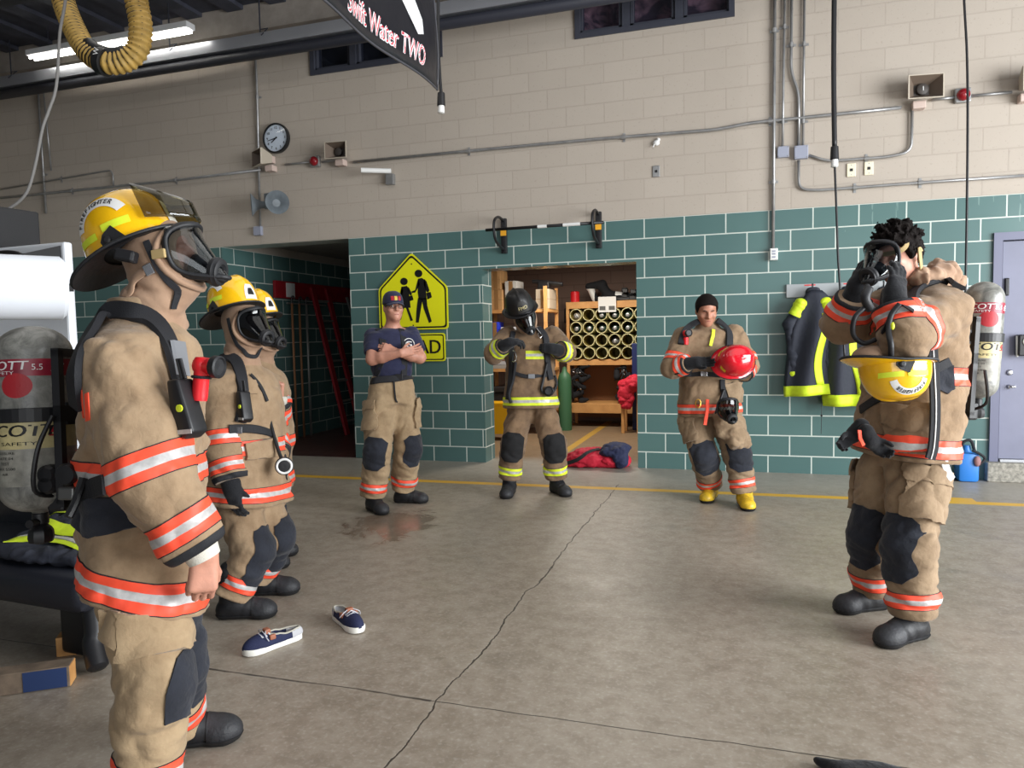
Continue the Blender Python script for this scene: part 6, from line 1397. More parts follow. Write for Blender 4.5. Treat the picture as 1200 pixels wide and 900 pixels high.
# ---- firefighter with the red helmet --------------------------------------------------------------------------------------
P6 = figure(dict(label='person with short black hair in khaki gear and yellow boots looking down at red helmet', seed=6.0, skin=M_skin2, res=0.0052,
    J=jt(head=(828, 364, 6.05), neck=(829, 386, 6.12), pelvis=(832, 462, 6.15), hem=(832, 487, 6.13), shR=(801, 397, 6.12), elR=(788, 430, 6.02), wrR=(812, 425, 5.86), shL=(860, 395, 6.12), elL=(875, 430, 6.05), wrL=(868, 440, 5.92),
         hipR=(815, 494, 6.13), knR=(824, 532, 6.08), anR=(833, 568, 6.28), toR=(826, 584, 6.1), hipL=(849, 492, 6.10), knL=(864, 532, 6.02), anL=(872, 577, 6.0), toL=(876, 596, 5.88)),
    look=VR(-0.05, -0.42, -0.9), handR=dict(d=VR(1, 0.05, -0.25), palm=VR(0.1, 0.1, -1), curl=(0.3, 0.5, 0.4), fat=1.3), handL=dict(d=VR(-0.5, 0.4, -0.55), palm=VR(-0.3, 0.6, 0.5), curl=(0.4, 0.7, 0.5), fat=1.3),
    sleeve=(0.104, 0.096, 0.082), legr=(0.122, 0.112, 0.104), fold=0.014, cm=M_khaki, pm=M_khakip, chest=False, arb=0.06, cufb=0.05, cuff=0.05, knee=(0.20, 0.28), bm=M_rub, toecap=M_yelrub, capl=0.20, hs=1.06, collar=0.085, collr=0.092, kfR=VR(-0.08, 0, -1), kfL=VR(0.12, 0, -1), pkf=0.3, pkt=0.15, bw=0.08, bootL=0.29,
    torso=[(0, .265, .195), (.25, .25, .185), (.55, .24, .18), (.8, .235, .17), (.93, .20, .14), (1, .11, .11)]))
hair_shell(P6, M_hair, 'hair', 0.018, 0.022, amp=0.003, front=0.084)
eyes(P6, False)
B6 = frame(at(831, 430, 6.34), y=P6.fwd, z=P6.up); A6 = air_pack('air pack worn by the firefighter with red helmet, black straps over shoulders', B6, 0.0)
straps(P6, A6, [(812, 372), (806, 384), (800, 394), (798, 404)], 5.98, 0.055); straps(P6, A6, [(846, 372), (853, 388), (854, 405), (853, 420)], 5.98, 0.065)
laid(P6.coat, [(793, 437), (808, 439), (822, 438), (845, 440)], 5.9, 0.04, 0.008).build('waist_belt', M_web, A6)
gadget('belt_buckle', M_chr, A6, see(P6.coat, 825, 438, 5.95, 0.015)[0], UPV, RGT, (-0.006, -0.028, -0.02), (0.006, 0.028, 0.02), 0.004)
straps(P6, A6, [(846, 445), (847, 458), (850, 470)], 5.95, 0.045)
flashlight('small red flashlight on chest strap of the firefighter with red helmet', see(P6.coat, 803, 397, 5.95, 0.03)[0], VR(0, 1, 0), VR(0.3, 0.1, -1), 0.85)
mb = MB()
for k, (a, b) in enumerate((((836, 387), (835, 396)), ((835, 393), (832, 405)))): p, q = see(P6.coat, *a, 5.95, 0.012+0.004*k)[0], see(P6.coat, *b, 5.95, 0.014+0.004*k)[0]; mb.add(strap(np.linspace(p, q, 4), np.tile(-FWD, (4, 1)), 0.028, 0.004).V, strap(np.linspace(p, q, 4), np.tile(-FWD, (4, 1)), 0.028, 0.004).F)
mb.build('lime_tag', M_lime, P6.co)
XH = frame(at(861, 424, 5.80), y=VR(1, 0.10, 0.0), z=VR(0.02, 0.30, -1)); XH[:3, 3] = XH[:3, 3]
h6 = Helmet(XH, rear=0.04, front=0.02, side=0.018, H=0.16); r6 = h6.build(M_redh, None, 'helmet'); tag(r6, 'shiny red fire helmet held in front by the bare-headed firefighter', 'helmet')
h6.strip(-1, -0.075, 0.085, 0.050, 0.066, mat('yellow_tape', (240, 196, 40), 0.4)); h6.crest(mat('yellow_tape', (240, 196, 40), 0.4), M_ink, 0.06, 0.05); h6.ear(-1)
for sg in (1, -1): h6.strip(sg, -0.13, -0.10, 0.03, 0.06, mat('yellow_tape', (240, 196, 40), 0.4))
# mask, glove and hood hanging at his belt
pm = at(849, 478, 5.86); mk = face_mask(frame(pm, y=VR(0.1, -0.15, -1), x=VR(-1, 0, 0)), None, 1.12, True, M_dlens); tag(mk, 'black breathing mask hanging at the belt below red helmet', 'face mask')
hd = Field([('c', Cap(at(851, 492, 5.93), at(862, 515, 5.92), 0.075, 0.085, fold=0.014, fx=12, fp=9, seed=2)), ('c', Cap(at(843, 488, 5.93), at(845, 508, 5.92), 0.05, 0.04, fold=0.012, fx=12, fp=9, seed=3), 0.04), ('c', Cap(at(862, 500, 5.94), at(874, 520, 5.95), 0.06, 0.05, fold=0.012, fx=12, fp=9, seed=5), 0.04)], 0.04)
tag(Skin(hd, 0.007).obj('hood', M_khakip, None), 'crumpled tan cloth hood stuffed at the belt under a black mask', 'hood')
px_patch(P6.coat, 'coat_flap', P6.co, [(848, 450), (871, 446), (880, 463), (874, 470), (856, 474)], M_khakip, None, 0.02, 0.02)
mb = MB(); mb.add(strap(np.array([at(829, 468, 5.88), at(829, 480, 5.85), at(826, 498, 5.86)]), np.tile(-FWD, (3, 1)), 0.030, 0.008).V, strap(np.array([at(829, 468, 5.88), at(829, 480, 5.85), at(826, 498, 5.86)]), np.tile(-FWD, (3, 1)), 0.030, 0.008).F); mb.build('orange_strap', M_org, A6)
mb = MB(); mb.tube(spline([see(P6.coat, *p, 5.95, 0.03)[0] for p in ((848, 458), (843, 470), (838, 486), (845, 497), (855, 492))], 6), 0.011, 8); mb.build('breathing_hose', M_rub, A6, smooth=True)
mb = MB(); mb.tube([at(818+3*math.cos(t), 473+5*math.sin(t), 5.88) for t in np.linspace(0, 2*PI, 14, endpoint=False)], 0.005, 6, closed=True); mb.build('carabiner', mat('brass', (196, 150, 70), 0.3, 0.9), A6)

# ---- firefighter on the right putting on a mask ----------------------------------------------------------------------------
P7 = figure(dict(label='person with curly dark hair at right pulling a black mask onto the face', seed=7.0, skin=M_skin, res=0.006,
    J=jt(head=(1052, 303, 3.43), neck=(1079, 338, 3.50), pelvis=(1060, 510, 3.55), hem=(1060, 534, 3.55), shR=(1048, 362, 3.74), elR=(990, 378, 3.58), wrR=(1003, 342, 3.47), shL=(1106, 364, 3.33), elL=(1060, 396, 3.12), wrL=(1047, 352, 3.18),
         hipR=(1034, 556, 3.66), knR=(1023, 628, 3.66), anR=(1024, 692, 3.74), toR=(982, 712, 3.70), hipL=(1072, 560, 3.46), knL=(1066, 645, 3.38), anL=(1070, 722, 3.37), toL=(1034, 752, 3.30)),
    look=VR(-0.90, -0.16, -0.42), hup=VR(-0.28, 1, 0), handR=dict(d=VR(0.15, 1, -0.1), palm=VR(0.9, 0, 0.1), curl=(0.3, 0.5, 0.4), fat=1.3), handL=dict(d=VR(0.22, 1, 0.05), palm=VR(-0.3, 0, 1), curl=(0.2, 0.4, 0.3), fat=1.5),
    sleeve=(0.118, 0.108, 0.088), legr=(0.128, 0.114, 0.106), fold=0.016, cm=M_khaki, pm=M_khakip, chest=True, chz=0.40, arb=0.09, cufb=0.055, cuff=0.03, knee=(0.19, 0.31), kdz=0.02, bw=0.085, kfR=VR(-0.95, 0, -0.35), kfL=VR(-0.98, 0, -0.25), pkf=0.0, pkt=0.25, collar=0.03, collr=0.115,
    torso=[(0, .25, .215), (.25, .24, .20), (.55, .24, .195), (.8, .24, .185), (.93, .21, .15), (1, .13, .12)]))
def curl(k):
    rr = random.Random(k); a, b = rr.uniform(-PI, PI), rr.uniform(0.15, 1.45); d = np.array((math.sin(a)*math.cos(b), math.cos(a)*math.cos(b), math.sin(b))); c = np.array((0, -0.012, 0.045)); H = P7.HX
    p = H[:3, 3]+H[:3, :3]@(c+d*np.array((0.088, 0.108, 0.098))); d = H[:3, :3]@nrm(d+np.array((rr.uniform(-.5, .5), rr.uniform(-.5, .5), rr.uniform(0.0, .6))))
    return ('c', Cap(p, p+d*rr.uniform(0.02, 0.045), 0.013, 0.006), 0.006)
hair_shell(P7, M_hair, 'hair', 0.026, 0.020, amp=0.012, freq=70, ext=0.014, front=0.105, res=0.005, clumps=[curl(k) for k in range(110)])
mk = face_mask(head_frame(P7.HX[:3, 3]+P7.HX[:3, 1]*0.035-P7.HX[:3, 2]*0.012, VR(-0.92, -0.12, -0.38), VR(-0.25, 1, 0)), None, 1.15, True, M_lens); tag(mk, 'black face mask being pulled on by the firefighter at right', 'face mask')
for px in (((1036, 300), (1052, 296), (1060, 288), (1064, 270)), ((1074, 318), (1085, 300), (1088, 285), (1096, 290))): laid(P7.body, px, 3.3, 0.022, 0.004, 0.022).build('head_strap', mat('tan_strap', (176, 152, 104), 0.7), mk)
# hood bunched behind the neck
hd = Field([('c', Cap(at(1078, 326, 3.38), at(1112, 322, 3.46), 0.05, 0.055, fold=0.02, fx=14, fp=12, seed=4)), ('c', Cap(at(1100, 318, 3.5), at(1118, 330, 3.58), 0.055, 0.05, fold=0.02, fx=14, fp=12, seed=6), 0.04), ('c', Cap(at(1070, 335, 3.6), at(1112, 330, 3.6), 0.045, 0.05, fold=0.015, seed=8), 0.04)], 0.03)
Skin(hd, 0.007).obj('hood', M_hood, P7.root)
B7 = frame(at(1121, 420, 3.62), y=P7.fwd, z=P7.up+P7.fwd*0.05); A7 = air_pack('grey air cylinder pack on back of the firefighter at right', B7, PI-0.35, r=0.088, L=0.57, dy=-0.125, dz=-0.19)
straps(P7, A7, [(1122, 338), (1108, 330), (1088, 334), (1072, 345), (1062, 362)], 3.3, 0.065); straps(P7, A7, [(1058, 345, 3.7), (1048, 360, 3.6), (1040, 385, 3.5)], 3.5, 0.06)
mb = MB(); q = np.array([at(1092, 398, 3.27), at(1094, 430, 3.24), at(1096, 480, 3.24), at(1094, 520, 3.25), at(1090, 538, 3.25)]); s_ = strap(spline(q, 6), np.tile(-FWD, (25, 1)), 0.050, 0.006); mb.add(s_.V, s_.F); mb.build('hanging_strap', M_web, A7)
mb = MB(); s_ = strap(spline(q-FWD*0.007, 6), np.tile(-FWD, (25, 1)), 0.006, 0.002); mb.add(s_.V, s_.F); mb.build('strap_piping', M_sil, A7)
mb = MB(); q = np.array([at(1108, 520, 3.35), at(1106, 535, 3.30), at(1110, 552, 3.32), at(1116, 562, 3.34)]); s_ = strap(spline(q, 4), np.tile(-FWD, (13, 1)), 0.035, 0.003); mb.add(s_.V, s_.F); mb.build('white_strap', M_white, A7)
px_patch(P7.coat, 'hip_pad', A7, [(1088, 432), (1116, 428), (1117, 455), (1110, 462), (1086, 450)], M_pad, [0], 0.012, 0.012)
laid(P7.coat, [(1010, 480), (1025, 470), (1060, 448), (1088, 436), (1112, 424)], 3.35, 0.045, 0.008).build('waist_belt', M_web, A7)
px_patch(P7.coat, 'coat_pocket', P7.co, [(1039, 474), (1092, 476), (1092, 534), (1039, 530)], M_khaki, [0], 0.026, 0.026)
px_patch(P7.coat, 'pocket_flap', P7.co, [(1037, 472), (1094, 474), (1094, 503), (1037, 499)], M_khaki, [0], 0.036, 0.010)
for nm, poly, m, o_ in (('reflective_band', [(1039, 511), (1092, 513), (1092, 532), (1039, 529)], M_org, 0.030), ('silver_stripe', [(1039, 517), (1092, 519), (1092, 527), (1039, 524)], M_sil, 0.034)): px_patch(P7.coat, nm, P7.co, poly, m, [0], o_, 0.004)
mb = MB(); mb.tube(spline([at(*p) for p in ((1016, 334, 3.15), (1016, 356, 3.12), (1002, 372, 3.12), (1000, 392, 3.14), (1012, 402, 3.16), (1026, 398, 3.16))], 8), 0.011, 8); mb.tube(spline([at(*p) for p in ((1018, 338, 3.12), (1014, 350, 3.10), (1020, 362, 3.12))], 6), 0.02, 8); mb.build('breathing_hose', M_rub, A7, smooth=True)
mb = MB(); mb.tube(spline([see(P7.coat, *p, 3.0, 0.015)[0] for p in ((1054, 358), (1046, 372), (1044, 388))]+[at(1044, 404, 3.02), at(1044, 418, 3.05)], 6), 0.012, 8); mb.build('gauge_hose', M_rub, A7, smooth=True)
mb = MB(); mb.ball(at(1046, 382, 2.985), (0.008, 0.008, 0.016), 10); mb.build('lime_clip', M_lime, A7, smooth=True)
# yellow helmet hanging upside down at the waist
XY = frame(at(1048, 427, 3.16), y=VR(0.99, 0.06, -0.05), z=VR(0.06, -0.99, -0.10)); hy = Helmet(XY, H=0.150); ry = hy.build(M_yel, None, 'helmet'); tag(ry, 'yellow fire helmet hanging upside down at the waist of the firefighter at right', 'helmet')
for sg in (-1, 1): hy.strip(sg, -0.105, -0.020, 0.040, 0.062, M_lime); hy.strip(sg, -0.005, 0.085, 0.040, 0.062, M_lime); hy.arc(sg, 'FIREFIGHTER', 0.005, 0.060, 0.064, 0.0195, *((2.75, 1.0) if sg > 0 else (0.5, 2.3)), bend=(3.0, 0.3) if sg > 0 else (0.2, 2.9), wband=0.025)
hy.ear(-1, M_rub); hy.ear(1, M_rub)
fl = Field([('c', Ell(frame(at(1022, 418, 3.18), y=UPV, z=RGT), (0.07, 0.05, 0.085)))], 0.02); Skin(fl, 0.008).obj('ear_flap', M_hood, ry)
# ================================================================== loose things
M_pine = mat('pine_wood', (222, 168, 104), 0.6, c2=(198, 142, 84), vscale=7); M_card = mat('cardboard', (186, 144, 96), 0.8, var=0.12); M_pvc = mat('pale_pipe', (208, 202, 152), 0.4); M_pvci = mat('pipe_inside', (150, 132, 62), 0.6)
def simple(name, label, cat, mb, mats, smooth=False, group=None, auto=None, solid=0): return tag(mb.build(name, mats, None, smooth=smooth, auto=auto, solid=solid), label, cat, group)
# ---- hi-vis jackets on the hooks
def jacket(label, xt, zt, w, h, seed, mats, yaw=0.0):
    """A jacket hung by its collar: folded drape of dark panels with lime shoulders, hem and sleeves."""
    r = thing('jacket', label, 'jacket', (xt, -0.1, zt)); rr = random.Random(seed)
    prof = lambda v: 0.055+w*0.5*min(1, v*2.6)**0.7*(1+0.06*math.sin(v*7+seed))
    def f(u, v, o=0.0):
        a = u*PI*2; x = prof(v)*math.cos(a)*(1+0.05*math.sin(3*a+seed)); d = (0.04+0.085*min(1, v*2.2))*(1+0.28*math.sin(5*a+seed+v*3)*min(1, v*3))
        return np.array((xt+x+0.02*math.sin(v*4+seed)+o*math.cos(a), -0.135-o*0.6+d*math.sin(a), zt-h*v+0.02*math.cos(a)*v*math.sin(seed)))
    us, vs = np.linspace(0, 1, 60), np.linspace(0, 1, 30)
    b = MB(); b.grid(f, us, vs); b.build('shell', M_jnavy, r, smooth=True, solid=0.004)
    b = MB(); b.grid(lambda u, v: f(u, 0.90+0.10*v, 0.006), us, np.linspace(0, 1, 4)); b.build('hem_band', M_jlime, r, smooth=True, solid=0.003)
    b = MB(); b.grid(lambda u, v: f(0.78+0.05*u+0.02*math.sin(v*5+seed), 0.22+0.68*v, 0.010), np.linspace(0, 1, 5), np.linspace(0, 1, 20)); b.build('front_stripe', M_jlime, r, smooth=True, solid=0.004)
    b = MB(); b.grid(lambda u, v: f(0.93+0.10*u, 0.20+0.62*v, 0.008), np.linspace(0, 1, 6), np.linspace(0, 1, 16)); b.build('side_panel', M_jlime, r, smooth=True, solid=0.004)
    for sx in (-1, 1):
        sp = [np.array((xt+sx*w*0.32, -0.16, zt-h*0.13)), np.array((xt+sx*(w*0.52+0.02), -0.15, zt-h*0.32)), np.array((xt+sx*(w*0.50), -0.17, zt-h*0.62)), np.array((xt+sx*w*0.46, -0.16, zt-h*0.86))]
        F = Field([('s', Cap(sp[i], sp[i+1], (0.062, 0.058, 0.052)[i], (0.058, 0.052, 0.05)[i], fold=0.012, seed=seed+i+sx, fx=16)) for i in range(3)], 0.03); s = Skin(F, 0.009); s.obj('sleeve', M_jnavy, r)
        bm = s.cut([(sp[0]+(sp[1]-sp[0])*0.55, nrm(sp[1]-sp[0]))], off=0.004); bm and bm_obj('shoulder_patch', bm, M_jlime, r)
        a = nrm(sp[3]-sp[2]); bm = s.cut([(sp[3]-a*0.02, a), (sp[3]-a*0.09, -a)], off=0.004); bm and bm_obj('cuff_band', bm, M_jlime, r)
    b = MB(); b.tube(spline([(xt-0.05, -0.10, zt-0.03), (xt-0.04, -0.15, zt+0.012), (xt+0.04, -0.15, zt+0.012), (xt+0.05, -0.10, zt-0.03)], 6), 0.018, 8); b.build('collar', M_jnavy, r, smooth=True)
    b = MB(); b.tube([(xt+0.08, -0.16, zt-h), (xt+0.082, -0.16, zt-h-0.22), (xt+0.08, -0.15, zt-h-0.38)], 0.003, 6); b.ball((xt+0.082, -0.16, zt-h-0.2), 0.012, 8); b.build('drawcord', M_blk, r)
jacket('navy and lime hi-vis jacket on the first hook from the left', 0.62, 1.80, 0.36, 1.00, 1.3, None)
jacket('navy and lime hi-vis jacket on the second hook from the left', 0.93, 1.80, 0.34, 1.10, 2.9, None)
jacket('navy and lime hi-vis jacket behind the elbow of the right firefighter', 1.24, 1.78, 0.36, 1.08, 4.4, None)
# ---- door hanging thing
q = on_wall(1196, 400, -0.03); r = thing('door_hanger', 'black holder with pale hook arm hung on the grey door', 'holder', q); b = MB(); b.box((q[0]-0.03, -0.09, q[2]-0.13), (q[0]+0.16, 0.012, q[2]+0.06), bev=0.01); b.build('body', M_blk, r)
b = MB(); b.tube([(q[0]-0.035, -0.05, q[2]+0.05), (q[0]-0.03, -0.05, q[2]-0.14)], 0.010, 8); b.tube([(q[0]+0.045+0.04*math.cos(t), -0.095, q[2]+0.0+0.04*math.sin(t)) for t in np.linspace(0, 2*PI, 20, endpoint=False)], 0.009, 8, closed=True); b.build('hook', M_white, r, smooth=True)
# ---- blue jug and black lid by the wall
M_blue = mat('blue_plastic', (44, 120, 200), 0.4); p = on_floor(1132, 563); r = thing('jug', 'blue plastic jug with black straps on the floor by the grey door', 'jug', p)
b = MB(); b.box((p[0]-0.085, p[1]-0.10, 0.0), (p[0]+0.085, p[1]+0.10, 0.27), bev=0.03); b.lathe([(0.05, 0.265), (0.035, 0.29), (0.03, 0.33)], 16, frame((p[0], p[1], 0), x=(1, 0, 0), z=(0, 0, 1))); b.build('body', M_blue, r, smooth=True, auto=0.6)
b = MB(); b.tube(spline([(p[0]-0.05, p[1]-0.03, 0.27), (p[0]-0.045, p[1]-0.05, 0.36), (p[0]+0.02, p[1]-0.05, 0.38), (p[0]+0.06, p[1]-0.03, 0.27)], 6), 0.014, 8); b.tube(spline([(p[0]+0.02, p[1]-0.11, 0.30), (p[0]+0.09, p[1]-0.11, 0.26), (p[0]+0.12, p[1]-0.1, 0.22), (p[0]+0.07, p[1]-0.11, 0.16)], 6), 0.012, 8); b.build('strap', M_web, r, smooth=True)
b = MB(); b.ball((p[0]+0.06, p[1]-0.11, 0.2), (0.03, 0.025, 0.05), 10); b.build('tag', mat('dull_pink', (150, 110, 110), 0.7), r, smooth=True)
p = on_floor(1110, 560); b = MB(); b.lathe([(0.0, 0.0), (0.15, 0.0), (0.155, 0.012), (0.13, 0.02), (0.0, 0.016)], 28, frame(p, x=(1, 0, 0), z=(0, 0, 1))); simple('lid', 'flat black round lid on the floor beside the blue jug', 'lid', b, M_blk, True, auto=0.6)
# ---- red bag and navy jacket in the doorway
def crumple(name, label, cat, parts, m, seed, res=0.009, fold=0.02, zc=0.003):
    F = Field([('c', Ell(frame(c, x=(math.cos(a), math.sin(a), 0), y=(-math.sin(a), math.cos(a), 0)), r)) for c, r, a in parts], 0.05, [(np.array((0, 0, zc)), np.array((0, 0, -1.)), 0.01)], post=lambda P, d: np.where(np.abs(d) < 0.1, d-fold*(np.abs(noise3(P*9+seed))*2.4-0.5)-fold*0.4*(np.abs(noise3(P*22+seed))*2-0.4), d))
    s = Skin(F, res); o = s.obj(name, m, None); tag(o, label, cat); return s, o
M_redb = mat('red_cloth', (196, 28, 54), 0.75, bump=0.3, bscale=40)
c = on_floor(700, 546)+np.array((-0.06, -0.03, 0)); s_, o_ = crumple('duffel_bag', 'crumpled red bag with black strap on the floor in the store-room doorway', 'bag', [((c[0]-0.02, c[1], 0.08), (0.24, 0.17, 0.13), 0.2), ((c[0]+0.22, c[1]+0.02, 0.07), (0.22, 0.16, 0.10), -0.1), ((c[0]-0.16, c[1]-0.04, 0.05), (0.13, 0.11, 0.08), 0.3)], M_redb, 2.0)
ribbon(s_, [(c[0]-0.25, c[1]-0.12, 0.04), (c[0]-0.1, c[1]-0.16, 0.10), (c[0]-0.0, c[1]-0.10, 0.17), (c[0]+0.1, c[1]-0.02, 0.2)], 0.04, 0.006).build('strap', M_web, o_)
crumple('jacket', 'dark navy jacket dropped on the right half of red bag', 'jacket', [((c[0]+0.27, c[1]+0.02, 0.20), (0.16, 0.14, 0.07), 0.0), ((c[0]+0.22, c[1]-0.06, 0.17), (0.12, 0.10, 0.06), 0.4), ((c[0]+0.34, c[1]-0.10, 0.12), (0.09, 0.07, 0.12), 0.1)], mat('navy_cloth', (34, 40, 72), 0.8, bump=0.3, bscale=40), 5.0, fold=0.022)
# ---- store-room rack of pipes
RX0, RX1, RY, RD = -2.585, -1.38, 3.25, 0.55
rz = lambda py: on_wall(700, py, RY)[2]
ZT0, ZT1, ZM0, ZM1, ZB1 = rz(361), rz(353), rz(428), rz(421), rz(470)
r = thing('cylinder_rack', 'pine rack holding rows of pale pipes in the store room', 'rack', (-2.0, RY, 0)); b = MB()
b.box((RX0-0.03, RY, ZT0), (RX1+0.03, RY+RD, ZT1), bev=0.004); b.build('top_board', M_pine, r); b = MB(); b.box((RX0-0.02, RY, ZM0), (RX1+0.02, RY+RD, ZM1), bev=0.004); b.build('middle_board', M_pine, r); b = MB(); b.box((RX0-0.02, RY, 0.22), (RX1+0.02, RY+RD, ZB1-0.04), bev=0.004); b.build('bottom_board', M_pine, r)
for xx in (RX0-0.03, RX1-0.01):
    for yy in (RY, RY+RD-0.05): b = MB(); b.box((xx, yy+0.001, 0.0), (xx+0.045, yy+0.05, ZT0), bev=0.003); b.build('post', M_pine, r)
b = MB(); b.box((RX0, RY+RD-0.012, 0.1), (RX1, RY+RD-0.002, ZT0)); b.build('back_panel', mat('plywood', (128, 86, 52), 0.7), r)
ncol, nrow = 6, 4; tw = (RX1-RX0-0.03)/ncol; th = (ZT0-ZM1)/nrow; tr = min(tw, th)/2*0.965; TC = {}
for i in range(ncol):
    for j in range(nrow):
        cx, cz = RX0+0.03+tw*(i+0.5), ZT0-th*(j+0.5); TC[i, j] = (cx, cz); X = frame(np.array((cx, RY-0.03, cz)), x=(1, 0, 0), z=(0, 1, 0)); b = MB()
        b.lathe([(tr, 0.0), (tr, 0.50), (tr-0.013, 0.50), (tr-0.013, 0.0), (tr, 0.0)], 26, X, caps=False); b.lathe([(tr-0.0135, 0.004), (tr-0.0135, 0.49), (0.0, 0.492)], 26, X, 1, caps=False); b.build('pipe', [M_pvc, M_pvci], r, smooth=True, auto=0.5)
M_cyl = {'d': mat('dark_green_cylinder', (48, 70, 58), 0.4, var=0.3, vscale=20), 'w': mat('pale_cylinder', (196, 186, 166), 0.4, var=0.25, vscale=20), 'g': mat('grey_cylinder', (110, 112, 114), 0.4, var=0.3, vscale=20)}
rown = ('top', 'second', 'third', 'bottom'); coln = ('first', 'second', 'third', 'fourth', 'fifth', 'sixth')
for (i, j), k in {(0, 0): 'w', (2, 0): 'd', (3, 0): 'd', (4, 0): 'd', (0, 1): 'd', (1, 1): 'd', (2, 1): 'd', (3, 1): 'd', (4, 1): 'd', (3, 2): 'g', (5, 0): 'd', (5, 2): 'd'}.items():
    cx, cz = TC[i, j]; rc = tr*0.68; X = frame(np.array((cx, RY+0.10, cz-(tr-0.012-rc))), x=(1, 0, 0), z=(0, -1, 0)); o = thing('spare_cylinder', '%s air cylinder in the %s pipe of the %s row of pine rack' % ({'d': 'dark green', 'w': 'pale', 'g': 'grey'}[k], coln[i], rown[j]), 'air cylinder', X[:3, 3], 'spare cylinders in the pipe rack')
    b = MB(); b.lathe([(0, -0.30), (rc, -0.29), (rc, 0.0)]+[(rc*math.cos(t), 0.05*math.sin(t)) for t in np.linspace(0.1, 1.3, 6)], 20, X); b.build('bottle', M_cyl[k], o, smooth=True)
    b = MB(); b.lathe([(rc*0.3, 0.045), (rc*0.34, 0.05), (rc*0.34, 0.075), (rc*0.5, 0.08), (rc*0.5, 0.10), (rc*0.2, 0.105), (0, 0.10)], 8, X); b.build('valve', M_cond, o)
# on top of the rack
q = lambda px, py, y=RY+0.2: on_wall(px, py, y)
b = MB(); p = q(674, 354); b.lathe([(0.07, 0), (0.07, 0.16), (0.055, 0.17), (0.055, 0.0)], 22, caps=False, X=frame(np.array((p[0], p[1], ZT1+0.001)), x=(1, 0, 0), z=(0, 0, 1))); b.lathe([(0.055, 0.003), (0.0, 0.003)], 22, frame(np.array((p[0], p[1], ZT1)), x=(1, 0, 0), z=(0, 0, 1))); simple('tape_roll', 'red tape roll standing on top left of the pine rack', 'tape', b, M_redp, True, auto=0.6)
p = q(705, 352); F = Field([('a', Cap((p[0]-0.20, p[1], ZT1+0.24), (p[0]+0.02, p[1], ZT1+0.27), 0.05, 0.065)), ('a', Cap((p[0]-0.18, p[1], ZT1+0.22), (p[0]-0.10, p[1], ZT1+0.05), 0.045, 0.05)), ('a', Cap((p[0]+0.0, p[1], ZT1+0.24), (p[0]+0.12, p[1], ZT1+0.09), 0.075, 0.07)), ('a', Cap((p[0]+0.10, p[1], ZT1+0.10), (p[0]+0.42, p[1], ZT1+0.06), 0.07, 0.05)), ('a', Cap((p[0]-0.08, p[1], ZT1+0.04), (p[0]+0.1, p[1], ZT1+0.06), 0.035, 0.05))], 0.03, [(np.array((0, 0, ZT1+0.002)), np.array((0, 0, -1.)), 0.01)])
s_ = Skin(F, 0.009); o = s_.obj('equipment_seat', M_blkf, None); tag(o, 'black and white padded gear lying on top of the pine rack', 'equipment')
bm = s_.cut([(np.array((p[0]-0.10, 0, 0)), np.array((1., 0, 0))), (np.array((0, 0, ZT1+0.20)), np.array((0, 0, 1.)))], off=0.004); bm and bm_obj('white_panel', bm, M_white, o)
bm = s_.cut([(np.array((p[0]+0.22, 0, 0)), np.array((-1., 0, 0))), (np.array((p[0]+0.38, 0, 0)), np.array((1., 0, 0))), (np.array((0, 0, ZT1+0.085)), np.array((0, 0, -1.)))], off=0.004); bm and bm_obj('white_stripe', bm, M_white, o)
p = q(738, 352, RY+0.15); b = MB(); rr = random.Random(3)
for k in range(9): a = np.array((p[0]+rr.uniform(-.16, .16), p[1]+rr.uniform(-.08, .1), ZT1+0.035+rr.uniform(0, .13))); b.box(a-0.035, a+np.array((rr.uniform(.03, .07), .04, .03)), bev=0.01)
b.box((p[0]-0.2, p[1]-0.1, ZT1+0.001), (p[0]+0.2, p[1]+0.12, ZT1+0.05), bev=0.01); simple('tool_kit', 'heap of black tool parts at right on top of the pine rack', 'tools', b, M_blk)
p = on_wall(712, 358, RY-0.012); b = MB(); b.box((p[0]-0.135, RY-0.05, p[2]-0.10), (p[0]+0.135, RY-0.043, p[2]+0.13)); o = simple('notice', 'white notice card with two dark pictures on the rack front', 'notice', b, M_white)
b = MB()
for sx in (-0.07, 0.07): b.box((p[0]+sx-0.045, RY-0.053, p[2]-0.07), (p[0]+sx+0.045, RY-0.05, p[2]-0.01))
b.build('picture', mat('grey_picture', (90, 90, 88), 0.6), o)
# harness packs hung under the pipes
def harness(label, px, py0, py1, seed):
    top, bot = on_wall(px, py0, RY+0.12), on_wall(px, py1, RY+0.12); r = thing('harness_pack', label, 'harness', bot); rr = random.Random(seed); F = []
    n = 9
    for k in range(n):
        t = k/(n-1); a = bot+(top-bot)*t+np.array((rr.uniform(-.10, .10), rr.uniform(-.06, .04), 0)); c = a+np.array((rr.uniform(-.12, .12), rr.uniform(-.05, .05), rr.uniform(-.1, .06))); F.append(('h', Cap(a, c, rr.uniform(.03, .055), rr.uniform(.025, .05))))
    Skin(Field(F, 0.015), 0.008).obj('pack', M_blkf, r)
    b = MB()
    for k in range(5): a = bot+(top-bot)*rr.uniform(0, 1)+np.array((rr.uniform(-.14, .14), -0.06, 0)); b.tube(spline([top+np.array((rr.uniform(-.03, .03), -0.04, 0)), (a+top)/2+np.array((rr.uniform(-.1, .1), -0.06, 0)), a], 5), 0.012, 6)
    b.build('hose', M_rub, r, smooth=True); b = MB()
    for k in range(4): a = bot+(top-bot)*rr.uniform(0.1, .9); b.ball(a+np.array((rr.uniform(-.1, .1), -0.085, 0)), 0.018, 8)
    b.build('fitting', M_chr, r, smooth=True)
